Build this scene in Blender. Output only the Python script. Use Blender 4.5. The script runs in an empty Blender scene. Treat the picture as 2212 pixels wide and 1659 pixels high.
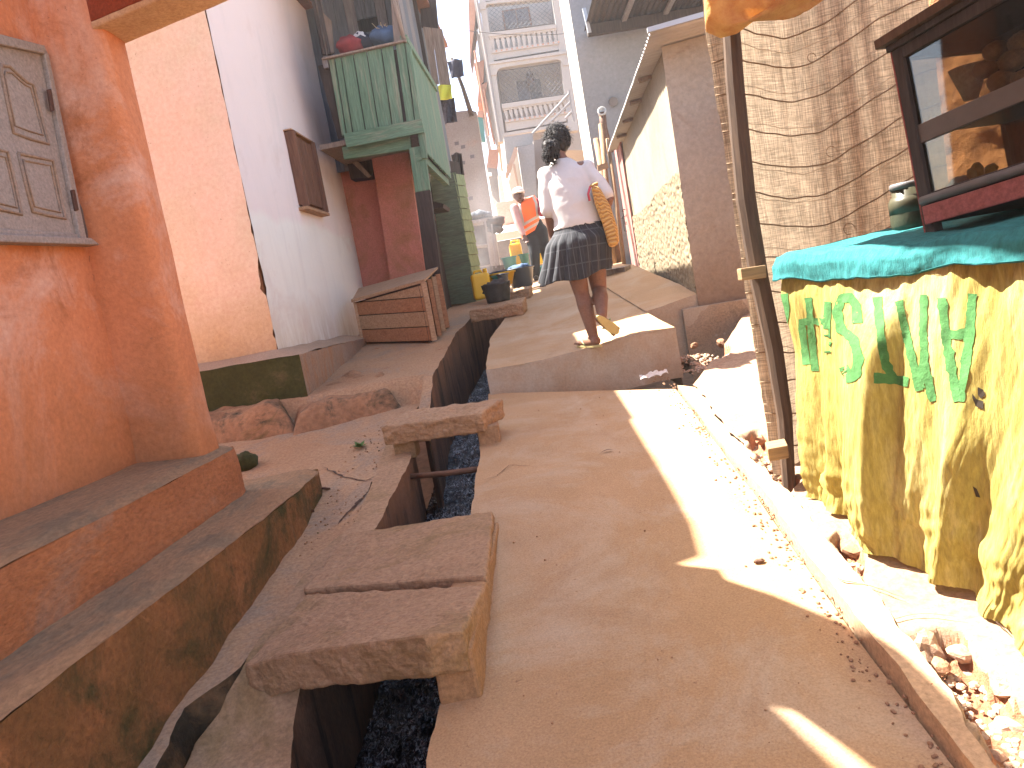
import bpy, bmesh, math, random
from mathutils import Vector, Matrix, noise
rnd = random.Random(7)
SC = bpy.context.scene
COL = SC.collection
V = Vector
# ------------------------------------------------------------------ camera
F, CX, CY = 1560.0, 1106.0, 829.5            # focal length and centre for a 2212 x 1659 picture
ROLL, PITCH = math.radians(10.0), math.radians(-6.7)
FW = V((0, math.cos(PITCH), math.sin(PITCH)))
U0 = V((1, 0, 0)).cross(FW)
IR = V((1, 0, 0)) * math.cos(ROLL) - U0 * math.sin(ROLL)
IU = V((1, 0, 0)) * math.sin(ROLL) + U0 * math.cos(ROLL)
cam_d = bpy.data.cameras.new("camera")
cam = bpy.data.objects.new("camera", cam_d)
COL.objects.link(cam)
SC.camera = cam
cam_d.sensor_width = 36.0
cam_d.lens = 36.0 * F / 2212.0
cam_d.clip_start = 0.05
cam_d.clip_end = 600
cam.matrix_world = Matrix((IR, IU, -FW)).transposed().to_4x4()
# ------------------------------------------------------------------ sky, sun, exposure
SUN = V((-0.453, 0.286, 0.844)).normalized()
world = bpy.data.worlds.new("World")
SC.world = world
world.use_nodes = True
wn = world.node_tree
bg = wn.nodes["Background"]
sky = wn.nodes.new("ShaderNodeTexSky")
sky.sky_type = 'NISHITA'
sky.sun_disc = False
sky.sun_elevation = math.asin(SUN.z)
sky.sun_rotation = math.atan2(SUN.x, SUN.y)
sky.altitude = 1280
sky.air_density = 1.0
sky.dust_density = 5.0
sky.ozone_density = 0.6
wn.links.new(sky.outputs[0], bg.inputs[0])
bg.inputs[1].default_value = 0.09
sun_d = bpy.data.lights.new("sun", 'SUN')
sun_d.energy = 5.0
sun_d.angle = math.radians(0.5)
sun_d.color = (1.0, 0.94, 0.86)
sun = bpy.data.objects.new("sun", sun_d)
COL.objects.link(sun)
sun.rotation_euler = (-SUN).to_track_quat('-Z', 'Y').to_euler()
sun.location = SUN * 30
SC.view_settings.view_transform = 'Standard'
SC.view_settings.look = 'None'
SC.view_settings.gamma = 1.0
SC.view_settings.exposure = 2.85
SC.view_settings.use_curve_mapping = False
try:
    SC.cycles.max_bounces = 10
    SC.cycles.diffuse_bounces = 6
    SC.cycles.transparent_max_bounces = 12
    SC.cycles.volume_bounces = 1
except Exception:
    pass

# ------------------------------------------------------------------ measuring helpers
def RAY(u, v):
    return FW + IR * ((u - CX) / F) + IU * (-(v - CY) / F)
def AY(u, v, y):
    r = RAY(u, v); return r * (y / r.y)
def AX(u, v, x):
    r = RAY(u, v); return r * (x / r.x)
def AZ(u, v, z):
    r = RAY(u, v); return r * (z / r.z)
PH = math.radians(3.7)
def sst(a, b, x):
    t = min(1, max(0, (x - a) / (b - a))); return t * t * (3 - 2 * t)
def zG(x, y):
    return -1.37 + 0.135 * (y * math.cos(PH) + x * math.sin(PH))
def zU(x, y):
    yy = min(y, 8.6)
    z = zG(x, yy) + 0.18 + 0.09 * sst(0.0, 1.2, x)
    return z + 0.06 * max(0, y - 8.6)
def hit(u, v, f):
    r = RAY(u, v); a = 0.3; b = a
    while b < 80:
        b = a * 1.03
        p = r * b
        if p.z < f(p.x, p.y): break
        a = b
    for _ in range(40):
        m = (a + b) / 2; p = r * m
        if p.z < f(p.x, p.y): b = m
        else: a = m
    return r * a
def HG(u, v, dz=0.0): return hit(u, v, lambda x, y: zG(x, y) + dz)
def HU(u, v, dz=0.0): return hit(u, v, lambda x, y: zU(x, y) + dz)
def head(h):
    h = math.radians(h); return V((math.sin(h), math.cos(h), 0))
class Frame:
    """vertical plane through p running along compass heading h; n = heading turned right"""
    def __init__(s, p, h):
        s.p = V((p.x, p.y, 0)); s.d = head(h); s.n = head(h + 90)
    def pt(s, a, z, off=0.0):
        q = s.p + s.d * a + s.n * off; return V((q.x, q.y, z))
    def uv(s, u, v, off=0.0):
        r = RAY(u, v); t = ((s.p + s.n * off).dot(s.n)) / r.dot(s.n); q = r * t
        return (q - s.p).dot(s.d), q.z
    def px(s, u, v, off=0.0):
        a, z = s.uv(u, v, off); return s.pt(a, z, off)
def lift_to(p, u, v):
    """height of the point above p on its vertical that shows nearest to pixel u,v"""
    best = None
    for i in range(-200, 1200):
        q = p + V((0, 0, i * 0.005)); d = q.dot(FW)
        a = CX + F * q.dot(IR) / d; b = CY - F * q.dot(IU) / d
        e = (a - u) ** 2 + (b - v) ** 2
        if best is None or e < best[0]: best = (e, q)
    return best[1]

# ------------------------------------------------------------------ materials
def _n(nt, t, **k):
    n = nt.nodes.new(t)
    for a, b in k.items(): setattr(n, a, b)
    return n
def ramp(nt, fac, stops):
    r = _n(nt, "ShaderNodeValToRGB"); e = r.color_ramp.elements
    while len(e) < len(stops): e.new(0.5)
    for i, (p, c) in enumerate(stops):
        e[i].position = p
        e[i].color = (c[0], c[1], c[2], 1) if not isinstance(c, (int, float)) else (c, c, c, 1)
    nt.links.new(fac, r.inputs[0]); return r.outputs[0]
def nz(nt, co, scale, detail=6, rough=0.6, dist=0.0, stretch=None):
    if stretch:
        m = _n(nt, "ShaderNodeMapping"); m.inputs['Scale'].default_value = stretch
        nt.links.new(co, m.inputs[0]); co = m.outputs[0]
    t = _n(nt, "ShaderNodeTexNoise"); t.inputs['Scale'].default_value = scale
    t.inputs['Detail'].default_value = detail; t.inputs['Roughness'].default_value = rough
    t.inputs['Distortion'].default_value = dist
    nt.links.new(co, t.inputs[0]); return t.outputs[0]
def mixc(nt, fac, a, b, blend='MIX'):
    m = _n(nt, "ShaderNodeMix"); m.data_type = 'RGBA'; m.blend_type = blend
    for s, x in ((0, fac), (6, a), (7, b)):
        if hasattr(x, 'is_linked') or hasattr(x, 'links'): nt.links.new(x, m.inputs[s])
        elif isinstance(x, (int, float)): m.inputs[s].default_value = x
        else: m.inputs[s].default_value = (x[0], x[1], x[2], 1)
    return m.outputs[2]
def newmat(name):
    m = bpy.data.materials.new(name); m.use_nodes = True
    nt = m.node_tree; b = nt.nodes["Principled BSDF"]
    co = _n(nt, "ShaderNodeTexCoord").outputs['Object']
    return m, nt, b, co
def bumpit(nt, b, h, strength, dist=0.01):
    bp = _n(nt, "ShaderNodeBump"); bp.inputs['Strength'].default_value = strength
    bp.inputs['Distance'].default_value = dist
    nt.links.new(h, bp.inputs['Height']); nt.links.new(bp.outputs[0], b.inputs['Normal'])
def mat(name, c, c2=None, scale=3.0, stain=None, sscale=1.3, sthr=(0.5, 0.62), speck=None, rough=0.9,
        bump=0.35, bscale=70, bdist=0.008, stretch=None, spec=0.25, stain2=None, s2scale=0.8, s2thr=(0.55, 0.7), grain=0.7, splash=None):
    m, nt, b, co = newmat(name)
    c2 = c2 or tuple(x * 0.78 for x in c)
    n1 = nz(nt, co, scale, 8, 0.65, 0.3, stretch)
    col = ramp(nt, n1, [(0.3, c2), (0.68, c)])
    if stain:
        s1 = nz(nt, co, sscale, 7, 0.7, 0.6, stretch)
        col = mixc(nt, ramp(nt, s1, [(sthr[0], 0.0), (sthr[1], 1.0)]), col, stain)
    if stain2:
        s2 = nz(nt, co, s2scale, 9, 0.72, 1.0, stretch)
        col = mixc(nt, ramp(nt, s2, [(s2thr[0], 0.0), (s2thr[1], 1.0)]), col, stain2)
    if speck:
        s3 = nz(nt, co, 55, 3, 0.6)
        col = mixc(nt, ramp(nt, s3, [(0.69, 0.0), (0.74, 1.0)]), col, speck)
    fine = nz(nt, co, bscale, 6, 0.7, 0.0, stretch)
    if splash:      # mud splashed up from the ground: colour, full at z0, gone at z1
        sp = _n(nt, "ShaderNodeSeparateXYZ"); nt.links.new(_n(nt, "ShaderNodeNewGeometry").outputs['Position'], sp.inputs[0])
        ma = _n(nt, "ShaderNodeMath", operation='MULTIPLY_ADD'); nt.links.new(nz(nt, co, 2.2, 8, .7, .5, (1, 1, .5)), ma.inputs[0]); ma.inputs[1].default_value = 0.9; nt.links.new(sp.outputs['Z'], ma.inputs[2])
        mr = _n(nt, "ShaderNodeMapRange"); nt.links.new(ma.outputs[0], mr.inputs[0]); mr.inputs[1].default_value = splash[2] + .45; mr.inputs[2].default_value = splash[1] + .45
        mr.inputs[3].default_value = 0; mr.inputs[4].default_value = 0.85; col = mixc(nt, mr.outputs[0], col, splash[0])
    col = mixc(nt, grain, col, ramp(nt, fine, [(0.3, 0.28), (0.7, 0.68)]), 'OVERLAY')
    nt.links.new(col, b.inputs['Base Color'])
    b.inputs['Roughness'].default_value = rough
    b.inputs['Specular IOR Level'].default_value = spec
    bumpit(nt, b, fine, bump, bdist)
    return m
def wood(name, c, c2, axis='z', rough=0.8, stain=None, bump=0.4):
    st = {'z': (14, 14, 1.0), 'x': (1.0, 14, 14), 'y': (14, 1.0, 14)}[axis]
    return mat(name, c, c2, scale=2.4, stretch=st, bscale=6, bump=bump, rough=rough, stain=stain, sscale=0.9,
               sthr=(0.5, 0.68), bdist=0.004)
def plain(name, c, rough=0.5, metal=0.0, var=0.85, scale=8, bump=0.1, spec=0.4):
    m, nt, b, co = newmat(name)
    n1 = nz(nt, co, scale, 5)
    nt.links.new(ramp(nt, n1, [(0.35, tuple(x * var for x in c)), (0.65, c)]), b.inputs['Base Color'])
    b.inputs['Roughness'].default_value = rough; b.inputs['Metallic'].default_value = metal
    b.inputs['Specular IOR Level'].default_value = spec
    if bump: bumpit(nt, b, nz(nt, co, scale * 6, 4), bump, 0.004)
    return m

# ------------------------------------------------------------------ meshes and objects
ORG = {}
class MB:
    def __init__(s): s.v = []; s.f = []
    def add(s, vs, fs):
        o = len(s.v); s.v += [V(x) for x in vs]; s.f += [tuple(i + o for i in f) for f in fs]; return s
    def quadbox(s, a, b, c, d, t):
        t = V(t); a, b, c, d = map(V, (a, b, c, d))
        vs = [a, b, c, d, a + t, b + t, c + t, d + t]
        fs = [(0, 1, 2, 3), (7, 6, 5, 4), (0, 4, 5, 1), (1, 5, 6, 2), (2, 6, 7, 3), (3, 7, 4, 0)]
        n = (b - a).cross(c - a)
        if n.dot(t) > 0: fs = [tuple(reversed(f)) for f in fs]
        return s.add(vs, fs)
    def prism(s, poly, t):
        t = V(t); n = len(poly); poly = [V(p) for p in poly]
        vs = poly + [p + t for p in poly]
        fs = [tuple(range(n)), tuple(reversed(range(n, 2 * n)))] + [(i, i + n, (i + 1) % n + n, (i + 1) % n) for i in range(n)]
        nn = V((0, 0, 0))
        for i in range(n): nn += poly[i].cross(poly[(i + 1) % n])
        if nn.dot(t) > 0: fs = [tuple(reversed(f)) for f in fs]
        return s.add(vs, fs)
    def box(s, c, sx, sy, sz, rot=0.0):
        c = V(c); m = Matrix.Rotation(rot, 3, 'Z')
        ax, ay = m @ V((sx / 2, 0, 0)), m @ V((0, sy / 2, 0))
        z = V((0, 0, sz / 2))
        return s.quadbox(c - ax - ay + z, c + ax - ay + z, c + ax + ay + z, c - ax + ay + z, (0, 0, -sz))
    def tube(s, pts, r, seg=10, caps=True):
        pts = [V(p) for p in pts]; n = len(pts)
        rs = [r] * n if isinstance(r, (int, float)) else r
        o = len(s.v); prev = None
        for i, p in enumerate(pts):
            t = (pts[min(i + 1, n - 1)] - pts[max(i - 1, 0)]).normalized()
            a = prev if prev is not None else (V((0, 0, 1)) if abs(t.z) < 0.9 else V((1, 0, 0)))
            x = (a - t * a.dot(t)).normalized(); prev = x; y = t.cross(x)
            for k in range(seg):
                an = 2 * math.pi * k / seg
                s.v.append(p + (x * math.cos(an) + y * math.sin(an)) * rs[i])
        for i in range(n - 1):
            for k in range(seg):
                k2 = (k + 1) % seg
                s.f.append((o + i * seg + k, o + i * seg + k2, o + (i + 1) * seg + k2, o + (i + 1) * seg + k))
        if caps:
            s.f.append(tuple(o + k for k in reversed(range(seg)))); s.f.append(tuple(o + (n - 1) * seg + k for k in range(seg)))
        return s
    def lathe(s, c, prof, seg=20, ax=None, sx=1.0, sy=1.0):
        """prof: list of (radius, height) about axis ax"""
        c = V(c); az = V(ax).normalized() if ax is not None else V((0, 0, 1))
        x = az.orthogonal().normalized() if ax is not None else V((1, 0, 0)); y = az.cross(x); o = len(s.v)
        for r, h in prof:
            for k in range(seg):
                an = 2 * math.pi * k / seg
                s.v.append(c + az * h + x * (r * sx * math.cos(an)) + y * (r * sy * math.sin(an)))
        for i in range(len(prof) - 1):
            for k in range(seg):
                k2 = (k + 1) % seg
                s.f.append((o + i * seg + k, o + i * seg + k2, o + (i + 1) * seg + k2, o + (i + 1) * seg + k))
        s.f.append(tuple(o + k for k in reversed(range(seg)))); s.f.append(tuple(o + (len(prof) - 1) * seg + k for k in range(seg)))
        return s
    def ell(s, c, rx, ry, rz, seg=16, rings=10, rot=None, jit=0.0, jf=3.0):
        c = V(c); o = len(s.v)
        def P(th, ph):
            q = V((rx * math.sin(th) * math.cos(ph), ry * math.sin(th) * math.sin(ph), rz * math.cos(th)))
            if jit: q *= 1 + jit * noise.noise(q * (jf / max(rx, ry, rz)) + c * 7.3)
            return c + (rot @ q if rot else q)
        s.v.append(P(0, 0))
        for i in range(1, rings):
            for k in range(seg): s.v.append(P(math.pi * i / rings, 2 * math.pi * k / seg))
        s.v.append(P(math.pi, 0)); last = len(s.v) - 1
        for k in range(seg):
            k2 = (k + 1) % seg
            s.f.append((o, o + 1 + k, o + 1 + k2))
            for i in range(rings - 2):
                a = o + 1 + i * seg
                s.f.append((a + k, a + seg + k, a + seg + k2, a + k2))
            a = o + 1 + (rings - 2) * seg
            s.f.append((a + k, last, a + k2))
        return s
    def grid(s, fn, nu, nv, closed=False, flip=False):
        o = len(s.v)
        for j in range(nv + 1):
            for i in range(nu + (0 if closed else 1)):
                s.v.append(V(fn(i / nu, j / nv)))
        w = nu if closed else nu + 1
        for j in range(nv):
            for i in range(nu):
                i2 = (i + 1) % w if closed else i + 1
                q = (o + j * w + i, o + j * w + i2, o + (j + 1) * w + i2, o + (j + 1) * w + i)
                s.f.append(tuple(reversed(q)) if flip else q)
        return s
    def center(s):
        lo = V((min(p.x for p in s.v), min(p.y for p in s.v), min(p.z for p in s.v)))
        hi = V((max(p.x for p in s.v), max(p.y for p in s.v), max(p.z for p in s.v)))
        return V(((lo.x + hi.x) / 2, (lo.y + hi.y) / 2, lo.z))
def build(mb, name, m, parent=None, org=None, smooth=False, bevel=0.0, kind=None, rough=0.0, rlev=3, rsize=0.12, solid=0.0, sub=0):
    if org is None: org = ORG[parent] if parent is not None else mb.center()
    me = bpy.data.meshes.new(name)
    me.from_pydata([tuple(p - org) for p in mb.v], [], mb.f)
    me.materials.append(m)
    if smooth:
        for p in me.polygons: p.use_smooth = True
    o = bpy.data.objects.new(name, me); COL.objects.link(o)
    if parent is not None: o.parent = parent
    else: o.location = org
    ORG[o] = org
    if bevel:
        b = o.modifiers.new("bevel", 'BEVEL'); b.width = bevel; b.segments = 2; b.limit_method = 'ANGLE'
    if solid:
        b = o.modifiers.new("solid", 'SOLIDIFY'); b.thickness = solid; b.offset = 0
    if rough:
        b = o.modifiers.new("sub", 'SUBSURF'); b.subdivision_type = 'SIMPLE'; b.levels = rlev; b.render_levels = rlev
        t = bpy.data.textures.new(name + "_relief", 'CLOUDS'); t.noise_scale = rsize; t.noise_depth = 3
        d = o.modifiers.new("relief", 'DISPLACE'); d.texture = t; d.strength = rough; d.mid_level = 0.5; d.texture_coords = 'LOCAL'
    if sub:
        b = o.modifiers.new("sub", 'SUBSURF'); b.levels = sub; b.render_levels = sub
    if kind: o['kind'] = kind
    return o
def tag(o, label, cat, group=None):
    o['label'] = label; o['category'] = cat
    if group: o['group'] = group
    return o
def thing(name, label, cat, loc, group=None):
    o = bpy.data.objects.new(name, None); COL.objects.link(o); o.location = loc; o.empty_display_size = 0.1
    ORG[o] = V(loc); return tag(o, label, cat, group)
def solo(mb, name, m, label, cat, group=None, **k):
    return tag(build(mb, name, m, **k), label, cat, group)
def struct(mb, name, m, **k):
    k.setdefault('org', V((0, 0, 0)))
    return build(mb, name, m, kind='structure', **k)
def copy_tree(o, loc=None, rz=None, label=None):
    c = o.copy(); COL.objects.link(c)
    for k in list(o.children):
        d = k.copy(); COL.objects.link(d); d.parent = c
        for g in list(k.children):
            e = g.copy(); COL.objects.link(e); e.parent = d
    if loc is not None: c.location = loc
    if rz is not None: c.rotation_euler.z = rz
    if label: c['label'] = label
    return c
def resample(pts, n):
    pts = [V((p[0], p[1], 0)) for p in pts]
    L = [0]
    for a, b in zip(pts, pts[1:]): L.append(L[-1] + (b - a).length)
    out = []
    for i in range(n + 1):
        t = L[-1] * i / n; k = 0
        while k < len(pts) - 2 and L[k + 1] < t: k += 1
        f = (t - L[k]) / max(1e-9, L[k + 1] - L[k]); out.append(pts[k].lerp(pts[k + 1], f))
    return out
def fbm(x, y, s, amp):
    return amp * (noise.noise(V((x * s, y * s, 3.1))) + 0.5 * noise.noise(V((x * s * 2.1, y * s * 2.1, 7.7))) + 0.25 * noise.noise(V((x * s * 5, y * s * 5, 1.7))))
def sheet(left, right, f, n, m, amp=0.006, s=3.0, jl=0.0, jr=0.0):
    """ground sheet between two polylines; f gives the height"""
    L, R = resample(left, n), resample(right, n)
    for i in range(n + 1):
        L[i].x += jl * noise.noise(V((L[i].y * 6, 1.3, 0))) + jl * 0.6 * noise.noise(V((L[i].y * 19, 4.3, 0)))
        R[i].x += jr * noise.noise(V((R[i].y * 6, 5.3, 0))) + jr * 0.6 * noise.noise(V((R[i].y * 19, 8.3, 0)))
    def fn(a, b):
        p = L[round(b * n)].lerp(R[round(b * n)], a)
        return V((p.x, p.y, f(p.x, p.y) + fbm(p.x, p.y, s, amp)))
    mb = MB(); mb.grid(fn, m, n)
    return mb, [fn(0, i / n) for i in range(n + 1)], [fn(1, i / n) for i in range(n + 1)]
def skirt(edge, depth, rows=4, bulge=0.0, flip=False, s=3.0):
    n = len(edge) - 1
    def fn(a, b):
        p = edge[round(a * n)]
        return V((p.x + bulge * b * noise.noise(V((p.y * s, b * 3, 2))), p.y, p.z - depth * b - 0.0))
    return MB().grid(fn, n, rows, flip=flip)
# ================================================================== ground, path, drain
M = {}
M['path'] = mat("path_concrete", (0.40, 0.245, 0.13), (0.335, 0.20, 0.10), 2.0, stain=(0.41, 0.30, 0.20), sscale=1.5, sthr=(0.47, 0.68), stain2=(0.31, 0.185, 0.10), s2scale=1.4, s2thr=(0.54, 0.74), speck=(0.24, 0.13, 0.07), bump=0.35, bscale=150, grain=.6)
M['apron'] = mat("apron_concrete", (0.37, 0.225, 0.125), (0.335, 0.18, 0.09), 1.6, stain=(0.29, 0.195, 0.125), sscale=1.7, sthr=(0.5, 0.6), stain2=(0.26, 0.105, 0.045), s2scale=2.6, s2thr=(0.6, 0.68), bump=0.5, bscale=60, bdist=0.012)
M['kerb'] = mat("kerb_concrete", (0.46, 0.30, 0.18), (0.38, 0.24, 0.14), 3.0, speck=(0.25, 0.12, 0.06), bump=0.4)
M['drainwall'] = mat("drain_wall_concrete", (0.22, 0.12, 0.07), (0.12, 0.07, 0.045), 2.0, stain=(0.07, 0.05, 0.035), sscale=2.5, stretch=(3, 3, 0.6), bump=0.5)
M['slab'] = mat("slab_concrete", (0.36, 0.225, 0.13), (0.30, 0.18, 0.10), 3.0, stain=(0.25, 0.155, 0.075), sscale=1.5, bump=0.55, bscale=55, bdist=0.012)
M['slabside'] = mat("slab_side_mortar", (0.34, 0.20, 0.105), (0.27, 0.155, 0.075), 3.0, bump=0.5)
M['ledge'] = mat("ledge_concrete", (0.31, 0.18, 0.09), (0.25, 0.145, 0.075), 1.2, stain=(0.19, 0.13, 0.075), sscale=2.2, sthr=(0.47, 0.6), stretch=(1.6, 0.7, 1.6), bump=0.6, bscale=40, bdist=0.012)
M['ledge1'] = mat("upper_ledge_plaster", (0.34, 0.14, 0.06), (0.27, 0.11, 0.05), 2.0, stain=(0.25, 0.15, 0.1), sscale=2.0, sthr=(0.56, 0.72), stretch=(1.6, 0.7, 1.6), bump=0.6, bscale=45, bdist=0.012)
M['mossledge'] = mat("ledge_moss_face", (0.25, 0.11, 0.045), (0.12, 0.07, 0.025), 3.2, stain=(0.045, 0.042, 0.014), sscale=2.2, sthr=(0.44, 0.6), stain2=(0.30, 0.14, 0.06), s2scale=3.5, s2thr=(.58, .68), bump=0.9, bscale=45, bdist=0.012)
M['moss'] = mat("moss_concrete", (0.06, 0.06, 0.018), (0.035, 0.04, 0.012), 3.0, stain=(0.11, 0.09, 0.045), sscale=3.0, sthr=(0.55, 0.7), bump=0.7, bscale=40, bdist=0.01)
M['rock'] = mat("rock", (0.36, 0.19, 0.10), (0.25, 0.13, 0.065), 3.0, stain=(0.07, 0.06, 0.035), sscale=3.0, sthr=(0.55, 0.66), stain2=(0.09, 0.08, 0.02), s2scale=1.5, s2thr=(0.56, 0.68), bump=0.9, bscale=25, bdist=0.02)
M['stone'] = mat("rubble_stone", (0.42, 0.31, 0.22), (0.33, 0.19, 0.12), 6.0, bump=0.6)
M['soil'] = mat("red_soil", (0.40, 0.19, 0.10), (0.30, 0.115, 0.055), 6.0, speck=(0.45, 0.33, 0.24), bump=0.9, bscale=50, bdist=0.02)
M['slabdirt'] = mat("dusty_apron", (0.30, 0.205, 0.135), (0.25, 0.155, 0.095), 2.0, stain=(0.27, 0.13, 0.075), sscale=2.5, sthr=(0.56, 0.7), bump=0.5, bscale=50, bdist=0.012)
M['step'] = mat("step_concrete", (0.39, 0.34, 0.27), (0.34, 0.285, 0.215), 1.6, stain=(0.32, 0.22, 0.14), sscale=1.3, sthr=(.52, .72), bump=0.35, grain=.35, splash=((0.29, 0.19, 0.115), -.85, -.62))
M['earth'] = mat("earth", (0.30, 0.17, 0.09), (0.22, 0.12, 0.06), 0.6, bump=0.5, bscale=10)

# terrain under everything, out to the horizon
def terr(a, b):
    x = (a - 0.5) * 440; y = -140 + b * 540
    z = zG(0, min(max(y, -4), 14)) - 1.35 + 0.10 * max(0, min(y, 60) - 14) + 0.02 * max(0, y - 60)
    return V((x, y, z))
struct(MB().grid(terr, 44, 54), 'ground', M['earth'])

def xy(p): return (p.x, p.y)
dr_right = [(-0.52, -0.6)] + [xy(HG(*t)) for t in [(920, 1659), (950, 1540), (1020, 1100), (1040, 940), (1055, 850)]]
kerb_in = [(0.74, -0.6)] + [xy(HG(*t)) for t in [(2060, 1659), (1830, 1350), (1632, 1070), (1545, 955), (1459, 840)]]
mb, eL, eR = sheet(dr_right, kerb_in, zG, 150, 34, amp=0.004, jl=0.012)
struct(mb, 'lower_path', M['path'], smooth=True)
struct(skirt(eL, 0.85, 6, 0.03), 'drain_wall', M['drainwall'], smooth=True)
# kerb
kerb_out = [(0.98, -0.6)] + [xy(HG(*t, 0.06)) for t in [(2162, 1659), (2059, 1511), (1964, 1381), (1840, 1215), (1645, 1000), (1545, 880), (1500, 822)]]
kz = lambda x, y: zG(x, y) + 0.055 + 0.02 * noise.noise(V((y * 2, 0, 0))) - 0.035 * sst(2.6, 3.6, y)
k_in2 = [(p[0] + 0.012, p[1]) for p in kerb_in]
mb, kL, kR = sheet(k_in2, kerb_out, kz, 150, 8, amp=0.006, s=6, jl=0.008, jr=0.02)
sk = skirt(kL, 0.12, 2, flip=False); mb.add(sk.v, sk.f)
struct(mb, 'kerb', M['kerb'], smooth=False)

# right apron with broken holes, red soil showing in them
HOLES = []
def hole(pts, dz=0.05): HOLES.append([xy(HG(u, v, dz)) for u, v in pts])
hole([(1960, 1368), (2000, 1352), (2085, 1360), (2120, 1392), (2135, 1440), (2190, 1480), (2330, 1560), (2420, 1700), (2180, 1680), (2100, 1560), (2040, 1470)])
hole([(1782, 1158), (1810, 1150), (1866, 1178), (1862, 1205), (1878, 1268), (1862, 1265), (1845, 1215), (1815, 1200)])
hole([(1602, 940), (1635, 925), (1690, 960), (1720, 1040), (1700, 1065), (1668, 1040), (1640, 985)])
hole([(1462, 745), (1520, 740), (1590, 755), (1560, 775), (1490, 785), (1462, 775)])
def inpoly(x, y, P):
    c = False; j = len(P) - 1
    for i in range(len(P)):
        if (P[i][1] > y) != (P[j][1] > y) and x < (P[j][0] - P[i][0]) * (y - P[i][1]) / (P[j][1] - P[i][1]) + P[i][0]: c = not c
        j = i
    return c
def inhole(x, y):
    q = x + 0.03 * noise.noise(V((x * 14, y * 14, 0))), y + 0.03 * noise.noise(V((x * 14, y * 14, 5)))
    return any(inpoly(q[0], q[1], P) for P in HOLES)
az = lambda x, y: zG(x, y) + 0.045 + 0.09 * sst(1.3, 2.2, x) + 0.012 * noise.noise(V((x * 2.2, y * 2.2, 4)))
k_out2 = [(p.x - 0.01, p.y) for p in kR]
HB = [(min(p[0] for p in P) - .08, max(p[0] for p in P) + .08, min(p[1] for p in P) - .08, max(p[1] for p in P) + .08) for P in HOLES]
def sdh(x, y):
    d = 9.0
    for P, bb in zip(HOLES, HB):
        if not (bb[0] < x < bb[1] and bb[2] < y < bb[3]): continue
        e = 9.0; j = len(P) - 1
        for i in range(len(P)):
            ax_, ay_ = P[j]; bx_, by_ = P[i]; dx, dy = bx_ - ax_, by_ - ay_
            t = max(0, min(1, ((x - ax_) * dx + (y - ay_) * dy) / (dx * dx + dy * dy))); e = min(e, math.hypot(x - ax_ - t * dx, y - ay_ - t * dy)); j = i
        d = min(d, -e if inpoly(x, y, P) else e)
    if d < 8: d += 0.03 * noise.noise(V((x * 11, y * 11, 0))) + 0.014 * noise.noise(V((x * 34, y * 34, 3)))
    return d
def apz(x, y):
    d = sdh(x, y); k = sst(0.008, -0.022, d) if d < .05 else 0
    k = sst(0.0, 1.0, (0.008 - d) / 0.03) if d < .05 else 0
    return az(x, y) - k * (0.075 + 0.02 * noise.noise(V((x * 4, y * 4, 8)))) + k * (0.016 * noise.noise(V((x * 13, y * 13, 2))) + 0.009 * noise.noise(V((x * 37, y * 37, 2))))
ap, aL, aR = sheet(k_out2, [(2.0, -0.6), (2.0, 5.9)], apz, 560, 110, amp=0.006, s=4)
hf = [f for f in ap.f if sdh(sum(ap.v[i].x for i in f) / 4, sum(ap.v[i].y for i in f) / 4) < -0.006]
hs = set(hf); ap.f = [f for f in ap.f if f not in hs]
struct(ap, 'right_apron', M['slabdirt'], smooth=True)
so = MB(); so.v = ap.v; so.f = hf
struct(so, 'soil', M['soil'], smooth=True)
ex, _, _ = sheet([(1.99, -0.6), (1.99, 5.9)], [(3.2, -.6), (3.2, 5.9)], az, 60, 20, amp=.006, s=4)
struct(ex, 'right_apron', M['slabdirt'], smooth=True)

# left apron and the bank down to the drain
bank = [xy(HG(*t)) for t in [(330, 1659), (400, 1535), (460, 1490), (525, 1440), (585, 1350), (640, 1270), (700, 1190), (765, 1135), (800, 1060), (826, 985)]]
dl = [xy(HG(*t)) for t in [(826, 960), (885, 925), (905, 905)]] + [xy(HU(*t)) for t in [(915, 880), (925, 840), (940, 800), (985, 720), (1015, 690)]] + [(-0.17, 8.6), (0.1, 9.6)]
rim = [xy(HG(*t)) for t in [(560, 1800), (585, 1659), (620, 1490), (815, 1140), (885, 1005), (888, 925)]]
mb, _, bR = sheet([(-3.2, -0.6), (-3.2, 5.45)], [(-0.98, -0.6)] + bank + [xy(HG(850, 925)), (-0.66, 5.45)], zG, 200, 50, amp=0.008, s=4, jr=0.02)
struct(mb, 'left_apron', M['apron'], smooth=True)
M['bankdirt'] = mat('bank_dirt', (0.15, 0.09, 0.045), (0.075, 0.05, 0.025), 4.0, stain=(0.03, 0.025, 0.015), sscale=3, bump=.9, bscale=30, bdist=.02)
struct(skirt(bR, 0.16, 4, 0.06), 'apron_edge', M['bankdirt'], smooth=True)
mb, _, rR = sheet([(-1.05, -0.6)] + bank + [xy(HG(850, 925))], [(-0.86, -0.6)] + rim, lambda x, y: zG(x, y) - 0.13 + 0.14 * sst(2.1, 2.4, y), 160, 10, amp=0.006, jr=0.012)
struct(mb, 'drain_coping', M['slab'], smooth=True)
struct(skirt(rR, 0.8, 6, 0.03, flip=True), 'drain_wall', M['drainwall'], smooth=True)
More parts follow.
